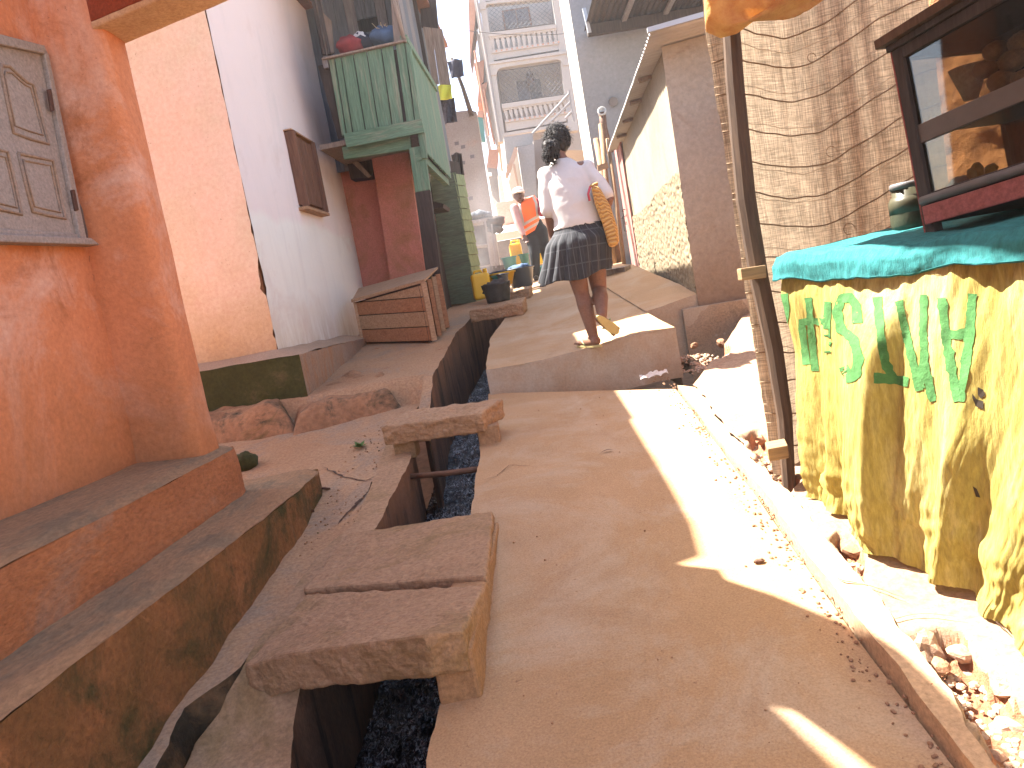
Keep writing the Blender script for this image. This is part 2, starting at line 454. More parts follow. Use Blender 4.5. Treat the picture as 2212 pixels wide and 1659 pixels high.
# upper left apron behind the rocks
mb, _, uR = sheet([(-4, 5.22), (-4, 12)], [(-0.62, 4.62)] + dl[3:] + [(0.2, 12)], lambda x, y: zU(min(x, 0), y) - 0.22 * (1 - sst(4.6, 5.4, y) if x > -0.70 else 1 - sst(5.36, 5.5, y)), 160, 50, amp=0.01, s=3, jr=0.012)
struct(mb, 'upper_apron', M['apron'], smooth=True)
struct(skirt(uR, 1.0, 6, 0.03, flip=True), 'drain_wall', M['drainwall'], smooth=True)

# upper path behind the step
st_l = [xy(HU(*t)) for t in [(1050, 800), (1053, 770), (1060, 730), (1083, 697), (1103, 672), (1113, 655)]] + [(0.33, 9.0), (0.30, 9.9), (-1.5, 10.6), (-1.5, 14.4)]
st_r = [(1.205, 5.085), (1.17, 5.82), (1.15, 7.6), (1.25, 9.2), (1.35, 11), (1.5, 14.4)]
mb, sL, sR = sheet(st_l, st_r, zU, 160, 30, amp=0.004, jl=0.01)
struct(mb, 'upper_path', M['path'], smooth=True)
struct(skirt(sL, 1.0, 6, 0.03), 'drain_wall', M['drainwall'], smooth=True)
struct(skirt(sR[:40], 0.45, 4, 0.03, flip=True), 'step_side', M['step'], smooth=True)
front = [sL[0].lerp(sR[0], i / 40) for i in range(41)]
for i, p in enumerate(front):
    p.z = zU(p.x, p.y) + 0.004
    p.y += 0.012 * noise.noise(V((p.x * 5, 0, 0)))
def stf(a, b):
    p = front[round(a * 40)]; q = V((p.x, p.y - 0.02 * b, p.z - 0.36 * b))
    return q + V((0, 0.006 * noise.noise(q * 8), 0.004 * noise.noise(q * 11)))
struct(MB().grid(stf, 40, 8, flip=True), 'step_face', M['step'], smooth=True)
# strip between path and shed, with its crease
mb, _, _ = sheet([(1.16, 5.82), (1.14, 7.6), (1.24, 9.2), (1.34, 11), (1.49, 14.4)], [(1.64, 5.9), (1.66, 9.4), (2.0, 11), (2.3, 14.4)], lambda x, y: zU(x, y) + 0.012 + 0.05 * sst(1.15, 1.6, x), 100, 14, amp=0.008)
struct(mb, 'shed_apron', M['path'], smooth=True)
fe = mb.v[:15]
struct(MB().grid(lambda a, b: fe[round(a * 14)] + V((0, 0.008 * noise.noise(V((a * 5, b * 3, 1))), -0.5 * b)), 14, 5, flip=True), 'shed_apron_front', M['step'], smooth=True)
# drain floor and water
wl = [(-1.1, -1), (-0.85, 1.7), (-0.75, 3), (-0.7, 4.5), (-0.62, 5.6), (-0.4, 7.2), (0.0, 9.9)]
wr = [(-0.3, -1), (-0.3, 1.7), (-0.2, 3), (-0.12, 4.5), (-0.05, 5.6), (0.05, 7.2), (0.5, 9.9)]
mb, _, _ = sheet(wl, wr, lambda x, y: zG(x, y) - 0.6, 60, 8, amp=0.02)
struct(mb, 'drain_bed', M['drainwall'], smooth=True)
wm, nt, b, co = newmat("drain_water")
glint = nz(nt, co, 34, 4, 0.7, 2.2, (1.5, 0.8, 1)); big = ramp(nt, nz(nt, co, 5, 4, .6, 1.0), [(0.4, 0.0), (0.62, 1.0)]); mm_ = _n(nt, 'ShaderNodeMath', operation='MULTIPLY'); nt.links.new(ramp(nt, glint, [(0.50, 0.0), (0.60, 1.0)]), mm_.inputs[0]); nt.links.new(big, mm_.inputs[1]); nt.links.new(mixc(nt, mm_.outputs[0], (0.012, 0.012, 0.014), (0.50, 0.50, 0.51)), b.inputs['Base Color']); b.inputs['Roughness'].default_value = 0.15  # pale specks paint sky glints and sheen into the water colour
b.inputs['Specular IOR Level'].default_value = 0.6
w1 = nz(nt, co, 22, 3, 0.55, 1.2, (1.4, 0.7, 1)); bumpit(nt, b, w1, 1.0, 0.05)
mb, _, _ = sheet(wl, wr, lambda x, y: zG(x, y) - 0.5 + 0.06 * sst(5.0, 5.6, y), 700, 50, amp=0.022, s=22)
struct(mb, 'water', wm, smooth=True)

# ------------------------------------------------------------------ slabs over the drain
def up(p, z): return V((p.x, p.y, p.z + z))
sl = thing('drain_cover', 'large concrete cover of two slabs nearest the viewer, long slot between them', 'drain cover', HG(820, 1350))
nr = lift_to(HG(950, 1540), 955, 1362); nr2 = lift_to(HG(1030, 1512), 1030, 1357)
fr = HG(1066, 1102, 0.03); fl = HG(752, 1152, 0.02); mr = HG(1050, 1243, 0.11); ml = HG(655, 1272, 0.035)
nl = HG(528, 1440, 0.03)
nlf = HG(615, 1402, 0.09)
frm = V((nr2.x, nr2.y, nr2.z))
build(MB().prism([ml, V((mr.x, mr.y, mr.z)), fr, fl], (0, 0, -0.13)), 'slab', M['slab'], sl, bevel=0.010, rough=0.018, rlev=5, rsize=0.05)
g1, g2 = HG(662, 1283, 0.035), HG(1047, 1262, 0.12)
build(MB().prism([nl, HG(612, 1412, 0.10), nr, frm, V((g2.x, g2.y, g2.z)), g1], (0, 0, -0.13)), 'slab', M['slab'], sl, bevel=0.010, rough=0.018, rlev=5, rsize=0.05)
ab = [nr + V((0, 0.012, -0.012)), frm + V((0, 0.01, -0.012)), fr + V((0.03, 0, -0.01)), fr + V((-0.12, 0, -0.03))]
build(MB().prism([nr + V((0.0, 0.03, -.07)), frm + V((0.014, 0.012, -0.06)), fr + V((0.025, 0.03, -0.035)), fr + V((-0.13, 0.0, -0.07))], (0, 0, -0.30)), 'abutment', M['slabside'], sl, bevel=0.012, rough=0.02, rlev=4, rsize=0.1)
p1 = HG(528, 1440, 0.0); p2 = HG(612, 1412, 0.07)
q2 = HG(640, 1390, 0.06)
build(MB().prism([p1 + V((0.01, 0.02, 0)), p2 + V((0.005, 0.015, -0.01)), p2 + V((0.0, 0.35, 0.0)), p1 + V((0.05, 0.35, 0.02))], (0, 0, -0.5)), 'abutment', M['slab'], sl, bevel=0.012, rough=0.02, rlev=4, rsize=0.1)

def cross_slab(name, label, fl, fr, bl, br, dz, th, gm=HG, pads=True):
    a, b2, c, d = gm(*fl, dz), gm(*fr, dz), gm(*br, dz), gm(*bl, dz)
    t = thing(name, label, 'drain cover', V(((a.x + b2.x) / 2, (a.y + b2.y) / 2, a.z - th)), 'concrete covers across the drain')
    build(MB().prism([a, b2, c, d], (0, 0, -th)), 'slab', M['slab'], t, bevel=0.012, rough=0.032, rlev=5, rsize=0.055)
    if pads:
        for e, w in ((b2.lerp(c, 0.5), 0.1), (a.lerp(d, 0.5), 0.09)):
            build(MB().box(e + V((-0.05 if e.x > -0.5 else 0.05, 0.02, -th - 0.06)), 0.13, 0.2, 0.14), 'support_block', M['slab'], t, bevel=0.01, rough=0.015, rlev=3)
    return t
cross_slab('drain_cover', 'single narrow concrete beam laid across the drain just before the step', (822, 924), (1040, 892), (872, 888), (1086, 859), 0.20, 0.115)
cross_slab('drain_cover', 'dark worn concrete slab over the drain with the ragged bucket on it', (1012, 671), (1128, 652), (1022, 664), (1136, 641), 0.13, 0.13, HU, False)
cross_slab('drain_cover', 'farthest concrete slab over the drain beside the blue basin', (1075, 636), (1143, 623), (1084, 628), (1148, 617), 0.11, 0.11, HU, False)
# rusty pipe across the drain
pa, pb = HG(878, 1030, -0.06), HG(1045, 1012, -0.05)
M['rust'] = plain("rust", (0.16, 0.075, 0.04), 0.8, 0, 0.5, 20, 0.3)
solo(MB().tube([pa, pa.lerp(pb, .5) + V((0, 0, -.005)), pb], 0.017, 10), 'drain_pipe', M['rust'], 'rusty brown pipe spanning the open drain', 'pipe', smooth=True)

# ------------------------------------------------------------------ left ledges
def ledge(name, outer, inner_x, z, zb, mt, mf, label, rise=0.0):
    n = 90
    O = resample(outer, n)
    for i in range(n + 1): O[i].x += 0.012 * noise.noise(V((O[i].y * 5, zb, 1))) + 0.006 * noise.noise(V((O[i].y * 17, zb, 3)))
    def top(a, b):
        p = O[round(b * n)]; x = inner_x + (p.x - inner_x) * a
        r = -0.02 * max(0, (a - 0.93) / 0.07) ** 2
        return V((x, p.y, z + r + rise * (1 - a) + 0.008 * noise.noise(V((x * 5, p.y * 5, 2)))))
    def face(a, b):
        p = O[round(b * n)]; zz = z - 0.02 - (z - 0.02 - zb) * a
        return V((p.x + 0.02 * a + 0.012 * noise.noise(V((p.y * 4, zz * 8, 6))), p.y, zz))
    def end(a, b):
        p = O[n]; x = inner_x + (p.x - inner_x) * a
        return V((x, p.y + 0.02 * b, z - 0.012 - (z - 0.012 - zb) * b))
    t = thing(name, label, 'ledge', V((inner_x, 2.0, zb)))
    m1 = MB().grid(top, 14, n); build(m1, 'ledge_top', mt, t, smooth=True)
    m2 = MB().grid(face, 6, n); m2.grid(end, 14, 4, flip=True); build(m2, 'ledge_face', mf, t, smooth=False)
    return t
ledge('wall_ledge', [(-1.62, -0.6), (-1.50, 1.99), (-1.455, 2.7), (-1.42, 3.5), (-1.435, 3.60)], -2.1, -0.476, -0.80, M['ledge'], M['ledge1'], 'upper orange plaster ledge along the foot of the orange house', 0.035)
ledge('wall_ledge', [(-1.40, -0.6), (-1.265, 1.8), (-1.205, 2.46), (-1.137, 3.02), (-1.105, 3.82), (-1.125, 3.90)], -1.9, -0.722, -1.45, M['ledge'], M['mossledge'], 'lower mossy ledge stepping down to the dusty apron on the left')

# cracks and joints in the concrete
M['crack'] = plain("crack_shadow_gap", (0.07, 0.035, 0.02), 0.95, 0, 0.7, 20, 0.1)
def crackline(uvs, w, dz=0.004, f=HG, lift=0.0):
    P = [f(u, v, lift) for u, v in uvs]; mb = MB(); pts = []
    for a, b2 in zip(P, P[1:]):
        n = max(2, int((b2 - a).length / 0.02)); pts += [a.lerp(b2, i / n) for i in range(n)]
    pts.append(P[-1]); L = []
    for i, p in enumerate(pts):
        t = (pts[min(i + 1, len(pts) - 1)] - pts[max(i - 1, 0)]).normalized(); s_ = V((-t.y, t.x, 0)); j = 0.012 * noise.noise(p * 17) + 0.006 * noise.noise(p * 50)
        ww = w * (0.35 + 1.1 * abs(noise.noise(p * 23))) * min(1, 4 * i / len(pts) + .1, 4 * (len(pts) - 1 - i) / len(pts) + .1)
        L.append((p + s_ * (j - ww) + V((0, 0, dz)), p + s_ * (j + ww) + V((0, 0, dz))))
    vs = [q for pr in L for q in pr]; mb.add(vs, [(2 * i, 2 * i + 1, 2 * i + 3, 2 * i + 2) for i in range(len(L) - 1)])
    return mb
for uvs, w_ in (([(660, 1270), (610, 1330), (560, 1395), (528, 1438)], .004), ([(745, 1150), (700, 1200), (662, 1268)], .005),
                ([(700, 1010), (740, 1030), (790, 1040), (830, 1020)], .008), ([(730, 1135), (760, 1100), (800, 1060)], .012),
                ([(1035, 1040), (1075, 1030), (1100, 1005), (1160, 1010)], .003)):
    struct(crackline(uvs, w_), 'ground_crack', M['crack'])
for uvs, w_ in (([(1790, 1250), (1880, 1268), (1960, 1300)], .004), ([(1900, 1345), (1990, 1330), (2080, 1335)], .003), ([(2130, 1330), (2180, 1370)], .003)):
    struct(crackline(uvs, w_, .006, HG, .052), 'ground_crack', M['crack'])
# ================================================================== left houses
M['orange'] = mat("orange_plaster", (0.58, 0.235, 0.115), (0.52, 0.19, 0.08), 0.9, stain=(0.60, 0.35, 0.25), sscale=1.0, sthr=(0.47, 0.62), stain2=(0.36, 0.125, 0.05), s2scale=1.7, s2thr=(0.52, 0.68), bump=0.4, bscale=45, bdist=0.008, grain=0.4, speck=(0.36, 0.16, 0.09), splash=((0.34, 0.145, 0.06), -0.5, 0.15))
M['cream'] = mat("cream_paint", (0.62, 0.42, 0.26), (0.56, 0.36, 0.2), 3, bump=0.3)
M['darkred'] = mat("dark_red_paint", (0.30, 0.07, 0.03), (0.24, 0.055, 0.025), 3, bump=0.3)
M['shutter'] = mat("grey_shutter_paint", (0.30, 0.255, 0.22), (0.26, 0.22, 0.19), 3, stain=(0.19, 0.17, 0.16), sscale=5, sthr=(0.62, 0.7), bump=0.2, rough=0.6)
M['shutmould'] = mat("shutter_moulding", (0.28, 0.20, 0.145), (0.24, 0.17, 0.12), 5, bump=0.2, rough=0.6)
M['hinge'] = plain("hinge_iron", (0.12, 0.06, 0.04), 0.7, 0.3, 0.6, 30, 0.3)
M['peach'] = mat("peach_plaster", (0.78, 0.61, 0.48), (0.76, 0.54, 0.41), 0.7, grain=0.4, splash=((0.50, 0.30, 0.14), -0.15, 0.7), stain=(0.70, 0.55, 0.40), sscale=0.9, sthr=(0.45, 0.6), stain2=(0.56, 0.34, 0.19), s2scale=2.4, s2thr=(0.64, 0.72), speck=(0.42, 0.25, 0.14), bump=0.45, bscale=35, bdist=0.01)
M['mudbrick'] = mat("mud_brick", (0.30, 0.14, 0.06), (0.20, 0.09, 0.04), 6, bump=0.9, bscale=30, bdist=0.02)
M['stop'] = mat("foundation_top", (0.42, 0.28, 0.18), (0.33, 0.22, 0.14), 2.5, bump=0.5)
M['sside'] = mat("foundation_side", (0.33, 0.235, 0.165), (0.26, 0.17, 0.115), 2.0, stain=(0.32, 0.17, 0.09), sscale=2.2, stretch=(2, 2, 0.5), bump=0.5)

# ---- orange house: main wall, pier at its end, beam
oh = thing('orange_house', 'orange plastered house with grey panelled shutter and a concrete beam at its corner', 'house', V((-2.2, 3.0, -1.0)))
def wallgrid(fr, a0, a1, z0, z1, nu, nv, off=0.0, amp=0.006, flip=False):
    def fn(a, b):
        q = fr.pt(a0 + (a1 - a0) * a, z0 + (z1 - z0) * b, off)
        e = amp * (noise.noise(q * 1.7) + 0.5 * noise.noise(q * 4)) * (1 if 0 < a < 1 else 0.3)
        return q + fr.n * e
    return MB().grid(fn, nu, nv, flip=flip)
FO = Frame(V((-1.795, 3.37, 0)), 3.4)
mb = wallgrid(FO, -10.2, 0.05, -1.3, 2.95, 120, 60, flip=True)
FPf = Frame(V((-1.97, 3.372, 0)), 90)          # pier face towards the viewer
def pier(a, b):
    # rounded outline of the pier in plan: front face then round corner then alley face
    P = [(-1.98, 3.375), (-1.80, 3.372), (-1.62, 3.372), (-1.545, 3.376), (-1.512, 3.395), (-1.503, 3.43), (-1.502, 3.52), (-1.503, 3.575), (-1.52, 3.592), (-1.6, 3.595), (-2.2, 3.6), (-4.2, 3.7)]
    p = resample(P, 120)[round(a * 120)] if False else PIER[round(a * 120)]
    z = -1.3 + 3.65 * b
    fl = 0.035 * sst(-0.25, -0.5, z)
    q = V((p.x + fl * 0.6, p.y - fl * 0.6, z))
    return q + V((0.006, -0.006, 0)) * (noise.noise(q * 2) + 0.5 * noise.noise(q * 6))
PIER = resample([(-1.98, 3.375), (-1.80, 3.372), (-1.62, 3.372), (-1.545, 3.376), (-1.512, 3.395), (-1.503, 3.43), (-1.502, 3.52), (-1.503, 3.575), (-1.52, 3.592), (-1.6, 3.595), (-2.2, 3.6), (-4.2, 3.7)], 120)
mb.grid(pier, 120, 60)
build(mb, 'wall', M['orange'], oh, smooth=True)
# beam with cream soffit and dark red front
bd = head(113.3)
b0n, b0f = V((-1.55, 3.375, 1.478)), V((-1.55, 3.605, 1.478))
b1n, b1f = V((-1.502, 3.372, 1.478)) + V((0.918, -0.396, 0)) * 0.66, V((-1.50, 3.592, 1.478)) + V((0.918, -0.396, 0)) * 0.68
bs = thing if False else None
bo = build(MB().quadbox(b0n, b1n, b1f, b0f, (0, 0, 0.03)), 'beam_soffit', M['cream'], oh, bevel=0.008, rough=0.006, rlev=4)
build(MB().quadbox(b0n + V((0, .002, .03)), b1n + V((0, .002, .03)), b1f + V((0, -.002, .03)), b0f + V((0, -.002, .03)), (0, 0, 0.2)), 'beam', M['darkred'], oh, bevel=0.006)
# canopy slab on the beam and the roof (unseen, their outlines shaped to cast the long shadows)
def drop(u, v, z, dz=0.0):
    p = HG(u, v, dz); return p + SUN * ((z - p.z) / SUN.z)
M['roof'] = mat("rusty_sheet", (0.25, 0.12, 0.07), (0.18, 0.09, 0.06), 3, bump=0.3)
zc = 1.78
can = [drop(1450, 1220, zc), drop(1550, 1250, zc), drop(1640, 1280, zc), drop(1800, 1345, zc), drop(1925, 1415, zc, .06), drop(2075, 1560, zc, .06), drop(2200, 1700, zc, .06), drop(1885, 1665, zc), drop(1830, 1622, zc), drop(1720, 1542, zc), drop(1650, 1515, zc), drop(1500, 1560, zc), drop(1300, 1500, zc), drop(1300, 1240, zc)]
build(MB().prism(can, (0, 0, 0.06)), 'shadow_canopy', M['roof'], oh)
zr = 3.6
rf = [drop(1310, 830, zr), drop(1365, 930, zr), drop(1420, 1020, zr), drop(1480, 1130, zr), drop(1500, 1200, zr), drop(1440, 1222, zr), drop(1380, 1300, zr), drop(1420, 1440, zr), drop(1645, 1517, zr), drop(1720, 1590, zr), drop(1790, 1659, zr), drop(1880, 1760, zr)]
last = rf[-1]
rf += [V((last.x + 0.05, last.y - 8, zr)), V((-4.6, last.y - 8, zr)), V((-4.6, rf[0].y + 0.05, zr))]
build(MB().prism(rf, (0, 0, 0.05)), 'roof', M['roof'], oh)
# pencilled marks on the pier
M['pencil'] = plain("pencil_marks", (0.16, 0.075, 0.045), 0.9, bump=0)
def strokes(fr, lists, r, off, seg=4):
    mb = MB()
    for pl in lists:
        pts = [fr.px(u, v, off) for u, v in pl]
        mb.tube(pts, r, seg)
    return mb
FPp = Frame(V((-1.97, 3.366, 0)), 90)
build(strokes(FPp, [[(172, 552), (175, 590)], [(172, 553), (183, 558), (184, 568), (175, 573)], [(193, 553), (192, 588)],
                    [(181, 594), (188, 588), (191, 594), (183, 612), (193, 612)], [(198, 592), (194, 600), (197, 611), (203, 607), (203, 595), (198, 592)]], 0.0009, 0.0), 'lettering', M['pencil'], oh)
build(strokes(FPp, [[(181, 535), (184, 580), (190, 640), (197, 700), (205, 740)], [(205, 740), (214, 790), (222, 850)]], 0.0012, 0.0), 'crack', M['pencil'], oh)

# ---- shutter on the orange wall
sh = build(MB().quadbox(FO.px(-190, 45, 0.015), FO.px(94, 120, 0.015), FO.px(176, 515, 0.015), FO.px(-190, 500, 0.015), FO.n * 0.02), 'shutter', M['shutter'], oh, bevel=0.004)
def fq(pts, off, t, m, name, par=None, bevel=0.004):
    return build(MB().quadbox(*[FO.px(u, v, off) for u, v in pts], FO.n * t), name, m, par or sh, bevel=bevel)
fq([(-190, 30), (86, 100), (95, 120), (-190, 60)], 0.034, 0.022, M['shutter'], 'frame')
fq([(84, 104), (96, 120), (178, 518), (163, 515)], 0.034, 0.022, M['shutter'], 'frame')
fq([(-190, 485), (163, 506), (165, 517), (-190, 502)], 0.033, 0.014, M['shutter'], 'frame')
fq([(-190, 505), (170, 519), (190, 534), (-190, 525)], 0.012, 0.06, M['shutter'], 'sill')
def moulding(pl, r=0.0075):
    pts = [FO.px(u, v, 0.037) for u, v in pl]; pts.append(pts[0])
    build(MB().tube(pts, r, 8), 'moulding', M['shutmould'], sh, smooth=True)
    pts2 = []
    c = sum((p for p in pts[:-1]), V((0, 0, 0))) / (len(pts) - 1)
    for p in pts: pts2.append(c + (p - c) * 0.80 + FO.n * 0.0)
    build(MB().tube(pts2, r * 0.6, 8), 'moulding', M['shutmould'], sh, smooth=True)
moulding([(3, 141), (20, 143), (40, 162), (56, 176), (72, 184), (88, 247), (104, 311), (66, 300), (29, 287), (15, 220), (1, 152)])
moulding([(39, 331), (77, 339), (114, 347), (127, 410), (140, 472), (105, 465), (70, 457), (54, 394)])
moulding([(-55, 318), (-20, 319), (16, 328), (32, 395), (46, 463), (0, 452), (-40, 440)])
moulding([(-80, 120), (-60, 130), (-45, 125), (-30, 240), (-15, 285), (-60, 270)])
for h in ([(99, 194), (106, 192), (114, 240), (107, 242)], [(150, 411), (157, 410), (166, 455), (159, 457)]):
    fq(h, 0.05, 0.012, M['hinge'], 'hinge')
M['cement'] = mat("grey_cement", (0.25, 0.2, 0.17), (0.18, 0.13, 0.1), 8, bump=0.8)
build(MB().prism([FPp.px(u, v, 0.0) for u, v in [(172, 440), (178, 455), (181, 475), (188, 500), (191, 530), (187, 530), (182, 500), (176, 470)]], V((0, 0.006, 0))), 'plaster_patch', M['cement'], oh)

# ---- white and peach house
wc = AY(600, 750, 5.78)
FWH = Frame(wc, 4.8); FPE = Frame(wc, 94.8)
zt = 3.55
wh = thing('white_house', 'tall house with whitewashed alley wall, peach end wall and small plank shutter', 'house', V((wc.x - 0.8, wc.y + 0.9, wc.z)))
wm_, nt, b, co = newmat("whitewash")
n1 = nz(nt, co, 0.9, 8, 0.65, 0.4); n2 = nz(nt, co, 3.2, 9, 0.7, 0.6, (2.5, 2.5, 0.6))
sep = _n(nt, "ShaderNodeSeparateXYZ"); nt.links.new(co, sep.inputs[0])
ad = _n(nt, "ShaderNodeMath", operation='MULTIPLY_ADD'); nt.links.new(n1, ad.inputs[0]); ad.inputs[1].default_value = 0.35; nt.links.new(sep.outputs['Z'], ad.inputs[2])
pinkf = ramp(nt, ad.outputs[0], [(0.0, 0.0), (1.0, 1.0)])
mr_ = _n(nt, "ShaderNodeMapRange"); nt.links.new(ad.outputs[0], mr_.inputs[0]); mr_.inputs[1].default_value = 1.22; mr_.inputs[2].default_value = 1.30
col = mixc(nt, mr_.outputs[0], (0.77, 0.73, 0.64), (0.75, 0.635, 0.575))
mr2 = _n(nt, "ShaderNodeMapRange"); nt.links.new(ad.outputs[0], mr2.inputs[0]); mr2.inputs[1].default_value = 0.62; mr2.inputs[2].default_value = 0.05
dz_ = _n(nt, "ShaderNodeMath", operation='MULTIPLY'); nt.links.new(mr2.outputs[0], dz_.inputs[0]); nt.links.new(ramp(nt, n2, [(0.35, 0.15), (0.7, 1.0)]), dz_.inputs[1])
col = mixc(nt, dz_.outputs[0], col, (0.47, 0.34, 0.20))
col = mixc(nt, ramp(nt, nz(nt, co, 1.6, 8, .7, .5), [(0.54, 0.0), (0.72, 0.6)]), col, (0.60, 0.46, 0.38))
col = mixc(nt, ramp(nt, nz(nt, co, 1.1, 9, .75, .8, (2.2, 2.2, .35)), [(0.52, 0.0), (0.75, 0.5)]), col, (0.55, 0.50, 0.45))
col = mixc(nt, ramp(nt, nz(nt, co, 9, 4, .6), [(0.73, 0.0), (0.76, 1.0)]), col, (0.4, 0.26, 0.17))
nt.links.new(col, b.inputs['Base Color']); b.inputs['Roughness'].default_value = 0.9
bumpit(nt, b, nz(nt, co, 14, 8, .7), 0.4, 0.015)
M['white'] = wm_
WH_LEN = FWH.uv(798, 640)[0]
def ragged(z): return (1 - .85 * sst(.35, 1.1, z)) * (0.07 * max(0, noise.noise(V((z * 3.0, 2, 0)))) + 0.04 * max(0, noise.noise(V((z * 11, 5, 0))))) + .02 * max(0, noise.noise(V((z * 4.4, 8, 0))) - .3)
def wface(a, b):
    z = wc.z - 0.15 + (zt - wc.z + 0.15) * b
    a0 = ragged(z) * 0.8 - 0.0
    q = FWH.pt(a0 + (WH_LEN - a0) * a, z, 0.0)
    return q + FWH.n * 0.01 * (noise.noise(q * 1.3) + 0.4 * noise.noise(q * 5))
build(MB().grid(wface, 60, 120, flip=True), 'alley_wall', M['white'], wh, smooth=True)
def pface(a, b):
    z = wc.z - 0.15 + (zt - wc.z + 0.15) * b
    a0 = -ragged(z) - 0.004
    q = FPE.pt(-2.6 + (a0 + 2.6) * a, z, 0.0)
    return q + FPE.n * 0.012 * (noise.noise(q * 1.3) + 0.4 * noise.noise(q * 5))
build(MB().grid(pface, 60, 120, flip=True), 'end_wall', M['peach'], wh, smooth=True)
zb0 = wc.z - 0.15
def core(a, b):
    z = zb0 + (zt - zb0) * b
    A = FPE.pt(-0.25, z, -0.016); B = FWH.pt(0.0, z, -0.012); B2 = V((B.x - 0.006, B.y + 0.01, z)); C = FWH.pt(0.25, z, -0.016)
    q = A.lerp(B2, a * 2) if a < 0.5 else B2.lerp(C, a * 2 - 1)
    return q + V((0.008, -0.008, 0)) * noise.noise(q * 12)
build(MB().grid(core, 12, 160), 'bare_corner', M['mudbrick'], wh)
build(MB().quadbox(FWH.pt(WH_LEN, zb0, -0.005), FWH.pt(WH_LEN, zb0, -2.6), FWH.pt(WH_LEN, zt, -2.6), FWH.pt(WH_LEN, zt, -0.005), FWH.d * -0.05), 'back_wall', M['peach'], wh)
build(MB().quadbox(FWH.pt(-0.15, zt + .003, 0.1), FWH.pt(WH_LEN + .1, zt + .003, 0.1), FWH.pt(WH_LEN + .1, zt + .003, -2.7), FWH.pt(-0.15, zt + .003, -2.7), (0, 0, 0.05)), 'roof', M['roof'], wh)
# plank shutter on the white wall
M['brownwood'] = wood("brown_shutter_wood", (0.20, 0.10, 0.06), (0.11, 0.055, 0.035))
M['palewood'] = wood("pale_split_wood", (0.42, 0.25, 0.14), (0.3, 0.17, 0.09), 'y')
s0, z0 = FWH.uv(690, 458); s1, z1 = FWH.uv(670, 318)
sa, za = FWH.uv(640, 288, 0.07); 
sA = FWH.uv(634, 286, 0.09)[0]
wsl = build(MB().quadbox(FWH.pt(sA, z0, -.02), FWH.pt(s0, z0, -.02), FWH.pt(s0, z1, -.02), FWH.pt(sA, z1, -.02), FWH.n * 0.05), 'window_shutter', M['brownwood'], wh, bevel=0.004)
wid = s0 - sA
for i in range(3):
    a, b2 = sA + 0.03 + (wid - 0.06) * i / 3, sA + 0.03 + (wid - 0.06) * (i + 1) / 3 - 0.012
    build(MB().quadbox(FWH.pt(a, z0 + .02, .03), FWH.pt(b2, z0 + .02, .03), FWH.pt(b2, z1 - .02, .03), FWH.pt(a, z1 - .02, .03), FWH.n * 0.03), 'plank', M['brownwood'], wsl, bevel=0.003)
for a in (sA, s0 - 0.035):
    build(MB().quadbox(FWH.pt(a, z0 - .02, .028), FWH.pt(a + 0.04, z0 - .02, .028), FWH.pt(a + 0.04, z1 + .004, .028), FWH.pt(a, z1 + .004, .028), FWH.n * 0.07), 'frame', M['brownwood'], wsl, bevel=0.004)
build(MB().quadbox(FWH.pt(sA - .02, z0 - .05, -.01), FWH.pt(s0 + .04, z0 - .05, -.01), FWH.pt(s0 + .04, z0 - .021, -.01), FWH.pt(sA - .02, z0 - .021, -.01), FWH.n * 0.1), 'sill', M['palewood'], wsl, bevel=0.004)
build(MB().quadbox(FWH.pt(sA - .01, z1 + .006, -.01), FWH.pt(s0 + .02, z1 + .006, -.01), FWH.pt(s0 + .02, z1 + .02, -.01), FWH.pt(sA - .01, z1 + .02, -.01), FWH.n * 0.09), 'lintel', M['palewood'], wsl, bevel=0.004)
# bracket stub under the eave
bp_ = FWH.px(735, -4, 0.02)
build(MB().box(bp_, 0.2, 0.05, 0.06), 'eave_bracket', M['brownwood'], wh)

# ---- foundation plinth with mossy front
FT = -0.1387; fb = V((-1.551, 5.499, -0.47))
pt_ = thing('foundation_plinth', 'concrete plinth under the white house with a dark green mossy front', 'plinth', V((-2.0, 6.2, -0.5)))
FF = Frame(fb, 94.8); FS = Frame(fb, 4.8)
def rgh(fr, a0, a1, z0, z1, off, nu, nv, amp, flip):
    def fn(a, b):
        q = fr.pt(a0 + (a1 - a0) * a, z0 + (z1 - z0) * b, off)
        return q + fr.n * amp * (noise.noise(q * 3) + .5 * noise.noise(q * 9)) + V((0, 0, amp * noise.noise(q * 6 + V((3, 3, 3)))))
    return MB().grid(fn, nu, nv, flip=flip)
build(rgh(FF, -2.2, 0.0, -0.6, FT, 0.0, 40, 10, 0.008, True), 'mossy_front', M['moss'], pt_, smooth=True)
build(rgh(FS, 0.0, 2.0, -0.6, FT + 0.0, 0.0, 40, 10, 0.008, True), 'side_face', M['sside'], pt_, smooth=True)
def ftop(a, b):
    q0 = FS.pt(-0.0 + 2.0 * b, FT, -2.2 + 2.2 * a)
    return q0 + V((0, 0, 0.012 * noise.noise(q0 * 4) + (wc.z - FT - 0.02) * min(1, (1 - a) * 2.2 / 0.25) * min(1, 2.0 * b / 0.25)))
build(MB().grid(ftop, 60, 40), 'plinth_top', M['stop'], pt_, smooth=True)
